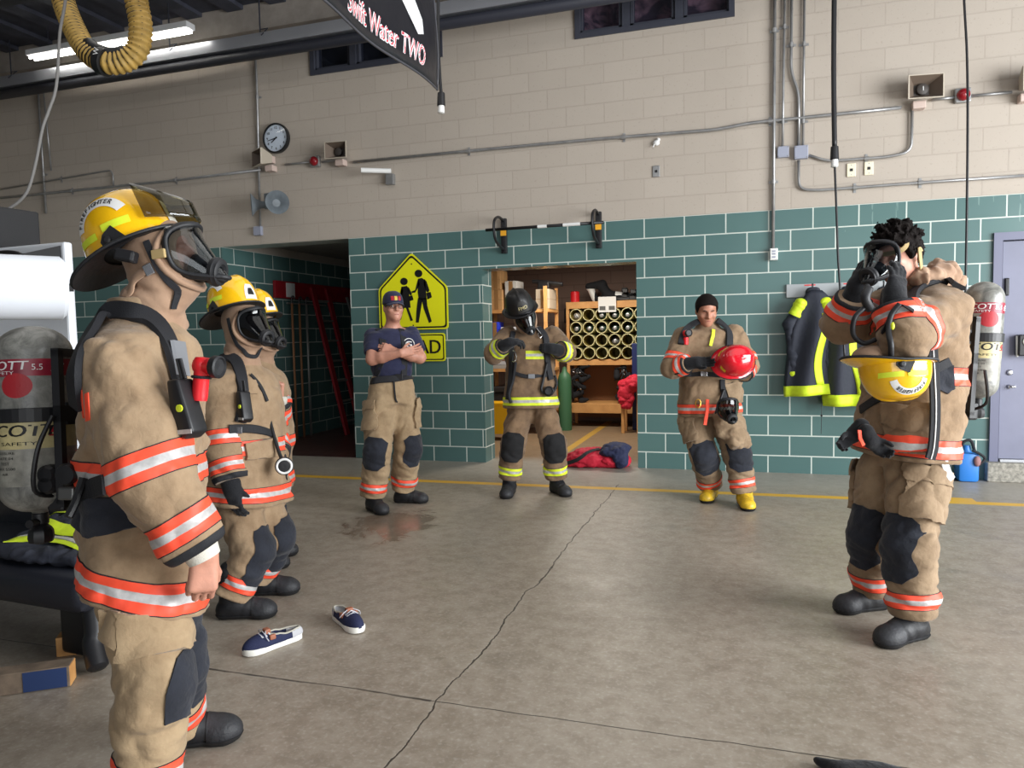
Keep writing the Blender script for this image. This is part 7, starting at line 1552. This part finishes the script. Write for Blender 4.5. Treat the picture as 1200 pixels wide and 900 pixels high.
harness('black breathing harness hung below the pipes at left of the rack', 680, 430, 470, 5); harness('black breathing harness hung below pipes behind red cloth at right', 731, 430, 470, 9)
# right side of the store room: red cloth on a wooden stand, dark blue panel, white plank
p = on_floor(738, 508); b = MB()
for dx in (-0.12, 0.10):
    for dy in (0, 0.25): b.box((p[0]+dx, p[1]+dy, 0), (p[0]+dx+0.045, p[1]+dy+0.045, 0.62), bev=0.003)
b.box((p[0]-0.14, p[1]-0.02, 0.62), (p[0]+0.17, p[1]+0.32, 0.66), bev=0.003); simple('stand', 'small wooden stand under red cloth inside the store-room doorway', 'stand', b, M_pine)
crumple('red_cloth', 'red cloth draped on the small wooden stand', 'cloth', [((p[0]+0.02, p[1]+0.12, 0.70), (0.20, 0.19, 0.09), 0), ((p[0]-0.04, p[1]-0.04, 0.55), (0.12, 0.05, 0.22), 0), ((p[0]+0.06, p[1]+0.0, 0.72), (0.13, 0.13, 0.13), 0)], M_redb, 8, zc=0.35)
b = MB(); b.box((p[0]-0.02, p[1]+0.40, 0.0), (p[0]+0.25, p[1]+0.46, 1.28), bev=0.01); simple('notice_board', 'dark blue board standing behind the red cloth', 'board', b, mat('dark_blue', (26, 40, 92), 0.5))
a, c = on_floor(722, 492), on_wall(737, 462, on_floor(722, 492)[1]+0.55); d_ = nrm(c-a); b = MB(); b.box((-0.06, -0.02, 0.03), (0.06, 0.02, np.linalg.norm(c-a)), X=frame(a, y=(0.3, -1, 0.2), z=d_), bev=0.003); simple('plank', 'white plank leaning in the store room beside red cloth', 'plank', b, M_white)
# left side shelves of the store room with boxes
SX0, SX1, SYY = -3.72, -2.66, 2.35; r = thing('shelf_unit', 'wooden store shelves behind the firefighter in sooty gear', 'shelf', ((SX0+SX1)/2, SYY, 0)); zs_ = [0.35, 0.95, 1.33, 1.80]
for z in zs_: b = MB(); b.box((SX0, SYY, z-0.045), (SX1, SYY+0.6, z), bev=0.003); b.build('shelf_board', M_pine, r)
for xx in (SX0, SX1-0.09):
    for yy in (SYY-0.04, SYY+0.6): b = MB(); b.box((xx+0.03, yy, 0), (xx+0.08, yy+0.04, 2.12), bev=0.003); b.build('post', M_pine, r)
def bx(name, label, cat, x0, x1, y0, y1, z0, z1, m, tape=False):
    r = thing(name, label, cat, ((x0+x1)/2, (y0+y1)/2, z0)); b = MB(); b.box((x0, y0, z0+0.001), (x1, y1, z1), bev=0.006); b.build('body', m, r); b = MB(); b.box((x0-0.001, y0-0.001, (z0+z1)/2-0.003), (x1+0.001, y1, (z0+z1)/2+0.003)); b.box(((x0+x1)/2-0.03, y0-0.002, z0+0.01), ((x0+x1)/2+0.03, y0, z1-0.005)); b.build('tape', mat('box_tape', (150, 112, 70), 0.4), r); return r
z = zs_[3]; x_ = lambda px: on_wall(px, 360, SYY+0.1)[0]
bx('cardboard_box', 'lower cardboard box of two stacked on the store-room top shelf', 'box', x_(576), x_(590), SYY+0.05, SYY+0.4, z, z+0.30, M_card); bx('cardboard_box', 'upper cardboard box of two stacked on the store-room top shelf', 'box', x_(577), x_(588), SYY+0.05, SYY+0.4, z+0.301, z+0.58, M_card)
bx('carton', 'pale carton on store shelf right of the black fire helmet', 'carton', x_(629), x_(645), SYY+0.05, SYY+0.45, z, z+0.28, mat('pale_carton', (196, 178, 156), 0.7))
bx('carton', 'white carton between the cardboard boxes and black helmet', 'carton', x_(592), x_(606), SYY+0.1, SYY+0.45, z, z+0.42, mat('white_carton', (200, 198, 194), 0.6))
b = MB(); p = (x_(638), SYY+0.2, z+0.285); b.tube(spline([(p[0]-0.2, p[1], p[2]+0.12), (p[0], p[1], p[2]+0.10), (p[0]+0.25, p[1], p[2]+0.06)], 6), 0.03, 8); b.box((p[0]-0.12, p[1]-0.05, p[2]), (p[0]+0.06, p[1]+0.05, p[2]+0.11), bev=0.02); simple('power_tool', 'dark tool lying on the pale carton on the top shelf', 'tool', b, M_blk)
z = zs_[2]; bx('blue_bag', 'blue package on the store-room middle shelf by the pillar', 'package', x_(577), x_(585), SYY+0.03, SYY+0.3, z, z+0.30, mat('bright_blue', (40, 60, 200), 0.5))
rr = random.Random(12)
for k in range(5):
    zz = z+0.045*k; dx = rr.uniform(0, 0.05); b = MB(); b.box((x_(588)+dx, SYY+0.02+dx, zz+0.001), (x_(612)+dx, SYY+0.35, zz+0.043), bev=0.004); simple('folder', '%s paper bundle of the stack on the middle shelf' % ('bottom', 'second', 'middle', 'fourth', 'top')[k], 'papers', b, mat('paper%d' % k, ((190, 188, 190), (150, 148, 176), (206, 204, 200), (176, 160, 150), (200, 200, 206))[k], 0.7), group='paper bundles on the shelf')
z = zs_[1]
for k in range(4):
    zz = z+0.055*k; b = MB(); b.box((x_(577)+0.03*k, SYY+0.0, zz+0.001), (x_(600), SYY+0.35, zz+0.052), bev=0.004); simple('folder', '%s bundle of the stack on the lower store shelf' % ('bottom', 'second', 'third', 'top')[k], 'papers', b, mat('paperb%d' % k, ((170, 166, 160), (196, 196, 200), (150, 120, 104), (200, 200, 204))[k], 0.7), group='bundles on the lower shelf')
z = zs_[0]; b = MB(); b.box((x_(578), SYY-0.02, z+0.25), (x_(602), SYY+0.35, z+0.34), bev=0.02); b.box((x_(577), SYY, z+0.001), (x_(600), SYY+0.4, z+0.25), bev=0.02); simple('crate', 'dark crate with tan lid on the lowest store shelf', 'crate', b, mat('dark_crate', (40, 36, 34), 0.6))
p = on_wall(584, 490, 1.8); p[2] = 0; r = thing('mop_bucket', 'yellow bucket on wheels behind the firefighter in sooty gear', 'bucket', p); M_ybk = mat('bucket_yellow', (236, 176, 20), 0.4); b = MB(); b.prism([(-0.17, 0.09), (0.17, 0.09), (0.21, 0.50), (-0.21, 0.50)], (p[0], p[1]-0.13, 0), (1, 0, 0), (0, 0, 1), (0, 0.26, 0)); b.box((p[0]-0.22, p[1]-0.15, 0.48), (p[0]+0.22, p[1]+0.15, 0.52), bev=0.01); b.build('tub', M_ybk, r)
for sx in (-0.13, 0.13):
    for sy in (-0.1, 0.1): b = MB(); b.lathe([(0.02, -0.015), (0.04, -0.012), (0.04, 0.012), (0.02, 0.015)], 14, frame((p[0]+sx, p[1]+sy, 0.041), y=(0, 0, 1), z=(1, 0, 0))); b.box((p[0]+sx-0.02, p[1]+sy-0.02, 0.05), (p[0]+sx+0.02, p[1]+sy+0.02, 0.095)); b.build('caster', M_blk, r)
p = on_wall(662, 470, 2.9); b = MB(); b.lathe([(0.0, 0.0), (0.10, 0.0), (0.10, 0.75), (0.085, 0.83), (0.04, 0.88), (0.03, 0.94), (0.0, 0.95)], 24, frame((p[0], 2.9, 0), x=(1, 0, 0), z=(0, 0, 1))); simple('gas_cylinder', 'tall green gas cylinder standing left of the pine rack', 'gas cylinder', b, mat('gas_green', (62, 108, 76), 0.5), True, auto=0.6)
b = MB(); p = on_wall(667, 370, 3.6); b.box((p[0]-0.06, 3.5, p[2]-0.12), (p[0]+0.04, 3.62, p[2]+0.12), bev=0.02); b.tube([(p[0], 3.55, p[2]-0.1), (p[0]-0.03, 3.55, p[2]-0.5)], 0.02, 8); b.tube([(p[0], 3.62, p[2]), (p[0], 4.09, p[2])], 0.015, 8); simple('wall_hose', 'dark hose and fitting hung on the store-room wall left of rack', 'hose', b, M_blk)
# ---- alcove: ladders and poles leaning on the tiled side wall
M_red = mat('ladder_red', (150, 26, 36), 0.5, var=0.15); M_gal = mat('pole_grey', (150, 150, 146), 0.4, 0.5)
def leaner(name, label, cat, foot, head, w, m, rungs=0, rail=0.04, group=None, rung_m=None):
    f, h_ = np.array(foot, float), np.array(head, float); d = nrm(h_-f); L = np.linalg.norm(h_-f); s = np.array((0, 1, 0.)); s = nrm(s-d*(s@d)); r = thing(name, label, cat, f)
    for sg in (-1, 1): b = MB(); b.box((-rail*0.4, -rail, 0), (rail*0.4, rail, L), X=frame(f+s*sg*w/2, y=s, z=d), bev=0.004); b.build('rail', m, r)
    for k in range(rungs): b = MB(); c = f+d*(0.2+k*(L-0.4)/max(1, rungs-1)); b.tube([c-s*w/2, c+s*w/2], 0.016, 8); b.build('rung', rung_m or M_gal, r)
    return r
leaner('ladder', 'red ladder leaning on the tiled wall of the dark alcove', 'ladder', (-5.62, 2.0, 0.01), (-6.13, 2.0, 2.2), 0.4, M_red, 7, 0.05); leaner('ladder', 'pale narrow ladder behind the red one in dark alcove', 'ladder', (-5.5, 2.9, 0.01), (-6.1, 2.9, 2.1), 0.32, M_gal, 7, 0.03)
r = thing('tool_board', 'red tool board with a hanging bar on the alcove wall', 'board', (-6.24, 1.6, 1.9)); b = MB(); b.box((-6.24, 1.0, 2.02), (-6.20, 3.6, 2.26), bev=0.004); b.build('board', M_red, r); b = MB(); b.box((-6.2, 1.25, 2.04), (-6.19, 1.45, 2.24)); b.build('label', M_white, r); b = MB(); b.tube([(-6.16, 1.2, 1.95), (-6.16, 2.2, 1.95)], 0.012, 8); b.build('bar', M_gal, r)
for k, (yy, nm, m) in enumerate(((1.30, 'wooden pike pole nearest the mouth of the alcove', mat('pole_wood', (150, 104, 70), 0.6)), (1.48, 'second wooden pike pole on the alcove wall', mat('pole_wood', (150, 104, 70), 0.6)), (1.66, 'pale metal pole hanging next to the wooden pike poles', M_gal))):
    r = thing('pike_pole', nm, 'pole', (-6.16, yy, 0.3)); b = MB(); b.tube([(-6.15, yy, 0.006), (-6.15, yy, 1.95)], 0.017, 10); b.build('shaft', m, r, smooth=True); b = MB(); b.tube(spline([(-6.15, yy, 1.9), (-6.15, yy, 2.02), (-6.12, yy, 2.05), (-6.10, yy, 2.0)], 4), 0.010, 6); b.build('hook', M_blk, r)
b = MB(); b.box((-5.3, 3.9, 0.005), (-4.7, 4.0, 2.2), bev=0.01); simple('alcove_panel', 'dim yellow panel deep inside the dark alcove', 'panel', b, mat('dim_yellow', (150, 120, 30), 0.6))
r = thing('flood_lamp', 'small white lamp under the ceiling of the dark alcove', 'lamp', (-4.62, 0.7, 2.6)); b = MB(); b.box((-4.44, 0.62, 2.50), (-4.50, 0.78, 2.66)); b.tube([(-4.5, 0.7, 2.58), (-4.62, 0.7, 2.58)], 0.015, 8); b.build('bracket', M_blk, r); b = MB(); b.lathe([(0.03, -0.05), (0.06, 0.05), (0.065, 0.06), (0, 0.055)], 16, frame((-4.66, 0.68, 2.56), y=(0, 0, 1), z=(-0.7, -0.7, -0.2))); b.build('head', M_white, r, smooth=True, auto=0.6)
# ---- shoes on the floor
M_snavy = mat('shoe_navy', (22, 30, 66), 0.8, bump=0.3, bscale=220); M_sol = mat('shoe_sole', (226, 224, 216), 0.6); M_lth = mat('leather_tab', (156, 96, 70), 0.6); M_lin = mat('shoe_lining', (176, 172, 160), 0.9); M_hgr = mat('shoe_heel', (176, 176, 180), 0.8)
def shoe(label, c, ang, L=0.285):
    d = np.array((math.cos(ang), math.sin(ang), 0)); s = np.array((-math.sin(ang), math.cos(ang), 0)); X = frame(np.array((c[0], c[1], 0.0)), x=-s, y=d); w = lambda p: X[:3, 3]+X[:3, :3]@np.asarray(p, float); r = thing('shoe', label, 'shoe', c, 'pair of navy shoes')
    hw = lambda t: np.interp(t, [0, .1, .3, .5, .72, .88, .96, 1], [.018, .031, .034, .036, .046, .042, .028, .010]); side = lambda t, sg: sg*hw(t)+0.006*math.sin(t*PI)*0
    ts = np.linspace(0, 1, 26); out = [(hw(t), (t-0.5)*L) for t in ts]+[(-hw(t), (t-0.5)*L) for t in ts[::-1]]; n = len(out)
    b = MB(); V = []; 
    for z, k in ((0.002, 0.97), (0.012, 1.04), (0.026, 1.03), (0.030, 0.98)): V += [w((x*k, y*(1+0.02*(k-0.9)), z+0.006*max(0, (y/L)-0.35)*4)) for x, y in out]
    F = [(j*n+i, j*n+(i+1) % n, (j+1)*n+(i+1) % n, (j+1)*n+i) for j in range(3) for i in range(n)]+[tuple(range(n-1, -1, -1)), tuple(3*n+i for i in range(n))]; b.add(V, F); b.build('sole', M_sol, r, smooth=True, auto=0.7)
    # upper: open at the ankle
    F_ = Field([('u', Ell(X, (0.044, 0.085, 0.052), (0, 0.060, 0.028))), ('u', Ell(X, (0.037, 0.10, 0.062), (0, -0.055, 0.030))), ('u', Cap(w((0, -0.02, 0.035)), w((0, 0.05, 0.035)), 0.038, 0.038), 0.02), ('o', Ell(X, (0.029, 0.074, 0.05), (0, -0.060, 0.088)), -0.006), ('o', Ell(X, (0.030, 0.095, 0.042), (0, -0.045, 0.052)), -0.006)], 0.02, [(w((0, 0, 0.026)), np.array((0, 0, -1.)), 0.003), (w((0, 0, 0.082)), np.array((0, 0, 1.)), 0.004)])
    sk = Skin(F_, 0.0042); u = sk.obj('upper', M_snavy, r)
    bm = sk.cut([(w((0, -0.085, 0)), d)], off=0.0015, thick=0); bm and bm_obj('heel_panel', bm, M_hgr, r)
    b = MB(); b.grid(lambda a, v: w((0.027*math.cos(a), -0.055+0.075*math.sin(a)*1.0, 0.034+0.0*v)) if v > 0.5 else w((0, -0.055, 0.034)), np.linspace(0, 2*PI, 28), (0, 1)); b.build('insole', M_lin, r)
    b = MB(); b.tube([sk.snap(w((0.031*math.cos(a), -0.055+0.080*math.sin(a), 0.082)), 0.0)[0] for a in np.linspace(0, 2*PI, 32, endpoint=False)], 0.0045, 6, closed=True); b.build('collar', M_lin, r, smooth=True)
    b = MB(); b.box((-0.018, 0.012, 0.070), (0.018, 0.040, 0.098), X=X, bev=0.006); b.build('tongue_tab', M_lth, r)
    for sx in (-1, 1): b = MB(); b.box((sx*0.036-0.008, 0.000, 0.052), (sx*0.036+0.008, 0.030, 0.076), X=X, bev=0.005); b.build('eyelet_tab', M_lth, r)
    b = MB()
    for k in range(3): y = 0.020+0.018*k; b.tube([sk.snap(w((0.030, y, 0.07)), 0.002)[0], w((0, y+0.008, 0.094-0.006*k)), sk.snap(w((-0.030, y+0.004, 0.07)), 0.002)[0]], 0.0022, 6); b.tube([sk.snap(w((-0.030, y, 0.07)), 0.002)[0], w((0, y+0.010, 0.096-0.006*k)), sk.snap(w((0.030, y+0.006, 0.07)), 0.002)[0]], 0.0022, 6)
    b.tube(spline([w((0, 0.03, 0.096)), w((0.04, 0.045, 0.085)), w((0.055, 0.03, 0.06))], 5), 0.002, 6); b.tube(spline([w((0, 0.03, 0.096)), w((-0.04, 0.05, 0.08)), w((-0.05, 0.04, 0.055))], 5), 0.002, 6); b.build('lace', mat('lace_grey', (200, 200, 206), 0.8), r, smooth=True)
a, c = on_floor(287, 769), on_floor(350, 748); shoe('navy slip-on shoe lying left of its mate, toe pointing left', (a+c)/2, math.atan2((a-c)[1], (a-c)[0]))
a, c = on_floor(424, 744), on_floor(392, 722); shoe('navy slip-on shoe lying right of its mate, toe toward the viewer', (a+c)/2, math.atan2((a-c)[1], (a-c)[0])+0.0)
# ---- black thing at the bottom picture edge
p = on_floor(1010, 915); s_, o_ = crumple('glove', 'black glove on the floor cut off by the lower picture edge', 'glove', [((p[0], p[1], 0.02), (0.09, 0.06, 0.028), 0.3), ((p[0]-0.10, p[1]+0.03, 0.02), (0.05, 0.018, 0.02), -0.6), ((p[0]+0.09, p[1]+0.035, 0.02), (0.055, 0.02, 0.022), 0.3)], M_glove, 3, res=0.006, fold=0.008)
# ---- gloves hanging at the waist of the right firefighter
o = at(1002, 508, 3.40); q = hand_prims(o, VR(-0.55, -0.5, 0.1), VR(0, 0, -1), 1, curl=(0.6, 0.8, 0.5), fat=1.35, scale=0.72)+[('cuff', Cap(o+VR(0.03, 0.035, 0), o, 0.038, 0.036, fold=0.004, seed=3), 0.02)]
tag(Skin(Field(q, 0.01), 0.006).obj('glove', M_glove, None), 'left black glove of two hanging at waist of the right firefighter', 'glove', 'hanging gloves')
o = at(1020, 516, 3.36); q = hand_prims(o, VR(0.55, -0.5, 0.05), VR(0, 0, -1), -1, curl=(0.6, 0.8, 0.5), fat=1.35, scale=0.72)+[('cuff', Cap(o+VR(-0.02, 0.04, 0), o, 0.038, 0.036, fold=0.004, seed=4), 0.02)]
gl = Skin(Field(q, 0.01), 0.006).obj('glove', M_glove, None); tag(gl, 'right black glove of two hanging at waist of the right firefighter', 'glove', 'hanging gloves')
b = MB(); s_ = strap(np.array([at(1007, 504, 3.30), at(1008, 514, 3.29), at(1012, 522, 3.30)]), np.tile(-FWD, (3, 1)), 0.018, 0.004); b.add(s_.V, s_.F); b.build('orange_tab', M_org, gl)
# ---- at far left: bench, paper roll on its board, timber, jacket
M_vin = mat('black_vinyl_seat', (30, 32, 40), 0.38, bump=0.1, bscale=30); M_wbd = mat('white_board', (222, 226, 232), 0.5); M_roll = mat('paper_roll', (232, 236, 244), 0.7); M_core = mat('roll_end', (176, 176, 172), 0.8)
fx, fy = RGT.copy(), FWD.copy(); fx[2] = 0; fy[2] = 0; fx = nrm(fx); fy = nrm(fy); UZ = np.array((0, 0, 1.))
def floorpt(px, dep):     # floor spot under a sight line at a distance
    p = at(px, 600, dep); return np.array((p[0], p[1], 0.0))
S0 = floorpt(112, 3.15); XS = frame(S0, x=nrm(fx*0.93-fy*0.37), y=nrm(fy*0.93+fx*0.37)); 
zs0, zs1 = at(60, 735, 3.0)[2], at(60, 668, 3.2)[2]
r = thing('bench_seat', 'black vinyl seat with dark backrest at far left behind the nearest firefighter', 'bench', S0)
b = MB(); b.box((-1.5, -0.10, zs0), (0.0, 0.55, zs1), X=XS, bev=0.05); b.build('seat', M_vin, r, smooth=True, auto=0.8)
b = MB(); b.box((-1.5, 0.47, zs1-0.05), (-0.02, 0.62, zs1+0.42), X=XS, bev=0.05); b.build('backrest', M_vin, r, smooth=True, auto=0.8)
b = MB(); b.tube(spline([XS[:3, 3]+XS[:3, :3]@np.array(p) for p in ((-0.12, 0.05, zs0+0.02), (-0.07, 0.02, zs0*0.6), (-0.06, 0.0, 0.12), (0.0, -0.03, 0.03))], 6), [0.045]*18+[0.03], 10); b.box((-0.34, 0.05, 0.02), (-0.1, 0.4, zs0), X=XS, bev=0.02); b.tube(spline([XS[:3, 3]+XS[:3, :3]@np.array(p) for p in ((-0.12, 0.40, zs0+0.02), (-0.07, 0.42, zs0*0.6), (-0.05, 0.44, 0.12), (0.01, 0.47, 0.03))], 6), 0.04, 10); b.build('leg', M_blk, r, smooth=True, auto=0.8)
b = MB(); b.tube([XS[:3, 3]+XS[:3, :3]@np.array(p) for p in ((-1.2, 0.2, zs0-0.03), (-0.2, 0.2, zs0-0.03))], 0.015, 8); b.build('rail', M_chr, r, smooth=True)
JC = lambda x, y, z: XS[:3, 3]+XS[:3, :3]@np.array((x, y, z)); s_, o_ = None, None
F = Field([('j', Ell(frame(JC(-0.42, 0.14, zs1+0.035), x=XS[:3, 0], y=XS[:3, 1]), (0.34, 0.22, 0.05))), ('j', Ell(frame(JC(-0.15, 0.06, zs1+0.03), x=nrm(XS[:3, 0]+XS[:3, 1]*0.3), y=nrm(XS[:3, 1]-XS[:3, 0]*0.3)), (0.16, 0.07, 0.035))), ('j', Ell(frame(JC(-0.5, 0.3, zs1+0.08), x=XS[:3, 0], y=XS[:3, 1]), (0.26, 0.14, 0.07)))], 0.05, [(JC(0, 0, zs1+0.003), -UZ, 0.01)], post=lambda P, d: np.where(np.abs(d) < 0.08, d-0.022*(np.abs(noise3(P*11))*2.4-0.5), d))
s_ = Skin(F, 0.008); o_ = s_.obj('jacket', M_jnavy, None); tag(o_, 'navy and lime hi-vis jacket thrown on the black vinyl seat', 'jacket')
for x0, x1, yy in ((-0.6, -0.02, 0.02), (-0.7, -0.2, 0.20), (-0.75, -0.35, 0.36)): ribbon(s_, [JC(x0, yy, zs1+0.15), JC((x0+x1)/2, yy+0.06*(1 if yy < 0.1 else -1), zs1+0.15), JC(x1, yy, zs1+0.1)], 0.07, 0.004, 0.004).build('lime_stripe', M_jlime, o_, smooth=True, auto=0.8)
ribbon(s_, [JC(-0.62, 0.06, zs1+0.15), JC(-0.35, 0.10, zs1+0.15), JC(-0.1, 0.05, zs1+0.1)], 0.03, 0.004, 0.009).build('silver_stripe', M_sil, o_, smooth=True, auto=0.8)
b = MB(); b.box((-0.10, 0.10, zs1+0.001), (0.02, 0.34, zs1+0.012), X=XS); simple('papers', 'loose white papers at the right end of the black seat', 'papers', b, M_white)
p = on_floor(60, 808); u = nrm(fx*0.95+fy*0.30); XT = frame(p, x=u, y=nrm(np.cross(UZ, u))); r = thing('timber_block', 'square timber block with a blue-painted side on the floor at lower left', 'timber', p)
b = MB(); b.box((-0.75, 0.0, 0.001), (0.07, 0.09, 0.09), X=XT, bev=0.003); b.build('beam', mat('weathered_wood', (120, 104, 88), 0.8, var=0.2, vscale=14), r); b = MB(); b.box((0.0695, 0.002, 0.003), (0.0725, 0.088, 0.088), X=XT); b.build('sawn_end', M_pine, r); b = MB(); b.box((-0.10, -0.002, 0.004), (0.06, 0.001, 0.086), X=XT); b.build('blue_paint', mat('timber_blue', (30, 52, 96), 0.6), r)
p = floorpt(122, 3.3); b = MB(); b.box((-0.25, 0.1, 0.001), (0.03, 0.19, 0.09), X=frame(p, x=u, y=nrm(np.cross(UZ, u))), bev=0.003); simple('timber_block', 'short timber block beneath the black seat, behind the nearest firefighter', 'timber', b, M_pine)
# white board with the big roll
WD = 3.95; XW = frame(floorpt(97, WD), x=nrm(fx*0.93-fy*0.37), y=nrm(fy*0.93+fx*0.37)); zt, zb_ = at(60, 286, WD)[2], at(60, 505, WD)[2]
r = thing('roll_stand', 'white standing panel with black trim behind a big white roll at far left', 'panel', XW[:3, 3]); b = MB(); b.box((-0.9, 0.0, 0.02), (-0.02, 0.05, zt), X=XW, bev=0.012); b.build('panel', M_wbd, r)
b = MB(); b.box((-0.9, -0.012, zb_+0.30), (-0.02, 0.0, zb_+0.33), X=XW); b.build('shelf_trim', M_blk, r)
for xx in (-0.55, -0.06): b = MB(); b.prism([(0, 0.06), (0.20, 0.0), (0.26, -0.10), (0.22, -0.15), (0.12, -0.10), (0, -0.02)], XW[:3, 3]+XW[:3, :3]@np.array((xx, 0, zt-0.08)), -XW[:3, 1], XW[:3, 2], XW[:3, 0]*0.015); b.build('roll_bracket', M_blk, r)
b = MB(); b.tube(spline([XW[:3, 3]+XW[:3, :3]@np.array(p) for p in ((-0.7, -0.01, zt-0.09), (-0.5, -0.04, zt-0.04), (-0.32, -0.04, zt-0.05), (-0.25, -0.01, zt-0.11))], 6), 0.012, 8); b.build('handle', M_blk, r, smooth=True)
rc = 0.155; ctr = at(34, 337, 3.55); cz = ctr[2]+0.02; rax = nrm(fx*0.78+fy*0.62); r2 = thing('paper_roll', 'big white paper roll mounted on front of the white panel', 'paper roll', ctr)
b = MB(); b.lathe([(0.03, -0.15), (rc, -0.15), (rc, 0.13), (rc-0.02, 0.15), (0.03, 0.15)], 36, frame(ctr, y=UZ, z=rax)); b.build('roll', M_roll, r2, smooth=True, auto=0.6); b = MB(); b.lathe([(0.03, -0.1515), (rc-0.003, -0.1515)], 36, frame(ctr, y=UZ, z=rax), caps=False); b.build('end_face', M_core, r2)
b = MB(); b.box((-0.0, -0.14, cz-0.14), (0.045, -0.125, cz+0.15), X=XW); o = simple('warning_sign', 'narrow white sign with a red bar beside the white roll', 'sign', b, M_white); b = MB(); b.box((0.012, -0.143, cz-0.12), (0.033, -0.1395, cz+0.135), X=XW); b.build('red_bar', M_inkr, o); b = MB(); b.box((0.0, -0.125, cz-0.02), (0.02, 0.01, cz+0.02), X=XW); b.build('mount', M_blk, o)
zt2 = at(20, 236, WD)[2]; b = MB(); b.box((-0.9, 0.002, zt+0.001), (-0.55, 0.26, zt2), X=XW, bev=0.01); simple('storage_case', 'black case above the white panel and roll at far left', 'case', b, mat('black_case', (34, 34, 36), 0.7, bump=0.2, bscale=200))
b = MB(); b.ball(XW[:3, 3]+XW[:3, :3]@np.array((-0.42, -0.03, zb_+0.37)), (0.03, 0.02, 0.022), 10); b.build('blue_dial', M_blue, r, smooth=True)
# ================================================================== light
def area(name, loc, aim, sx, sy, power, col=(1, 1, 1)):
    L = bpy.data.lights.new(name, 'AREA'); L.shape = 'RECTANGLE'; L.size = sx; L.size_y = sy; L.energy = power; L.color = col
    o = bpy.data.objects.new(name, L); COL.objects.link(o); o.location = loc
    o.rotation_euler = (Vector(aim)-Vector(loc)).to_track_quat('-Z', 'Y').to_euler(); return o
# daylight through the open bay doors on the right and behind the photographer
area('daylight_bay_right', (6.6, -5.5, 2.1), (-2, -2.5, 0.9), 6.0, 3.8, 1050, (0.95, 0.98, 1.0))
area('daylight_bay_rear', (2.5, -13.2, 2.2), (1, 0, 1.2), 6.0, 3.8, 150, (0.95, 0.98, 1.0))
# fluorescent fittings under the roof
M_tube = emit('fluorescent_tube', (255, 252, 244), 9.0)
M_fit = mat('white_enamel', (215, 216, 218), 0.4)
def strip_light(x0, x1, y, z, label):
    r = thing('ceiling_light', label, 'ceiling light', ((x0+x1)/2, y, z), 'fluorescent strip lights')
    m = MB(); m.box((x0, y-0.07, z), (x1, y+0.07, z+0.07), bev=0.01); m.build('housing', M_fit, r)
    m = MB()
    for dy in (-0.035, 0.035): m.tube([(x0+0.03, y+dy, z-0.02), (x1-0.03, y+dy, z-0.02)], 0.016, 8)
    m.build('tube', M_tube, r)
    for xx in (x0+0.3, x1-0.3):
        m = MB(); m.tube([(xx, y, z+0.06), (xx, y, CEIL)], 0.006, 6); m.build('hanger', M_dark, r)
    return r
LIGHTS = []
strip_light(-8.35, -5.95, -0.72, 4.95, "fluorescent strip light above the silver rail, behind the yellow hose")
strip_light(-7.2, -4.8, -2.9, 5.05, "fluorescent strip light at the top edge above the yellow hose")
# store-room lamp
area('store_room_lamp', (-1.9, 1.7, 2.55), (-1.9, 1.8, 0), 1.2, 0.3, 60, (1.0, 0.93, 0.82))
area('bay_lamps', (-1.0, -4.5, 5.1), (-1.0, -4.4, 0), 8.0, 5.0, 120, (1.0, 0.98, 0.95))
w = bpy.data.worlds.new('world'); SC.world = w; w.use_nodes = True
bg = w.node_tree.nodes['Background']; bg.inputs[0].default_value = (0.80, 0.87, 1.0, 1); bg.inputs[1].default_value = 0.13
SC.view_settings.view_transform = 'Standard'; SC.view_settings.look = 'None'; SC.view_settings.gamma = 1.0; SC.view_settings.use_curve_mapping = False
SC.view_settings.exposure = 0.26
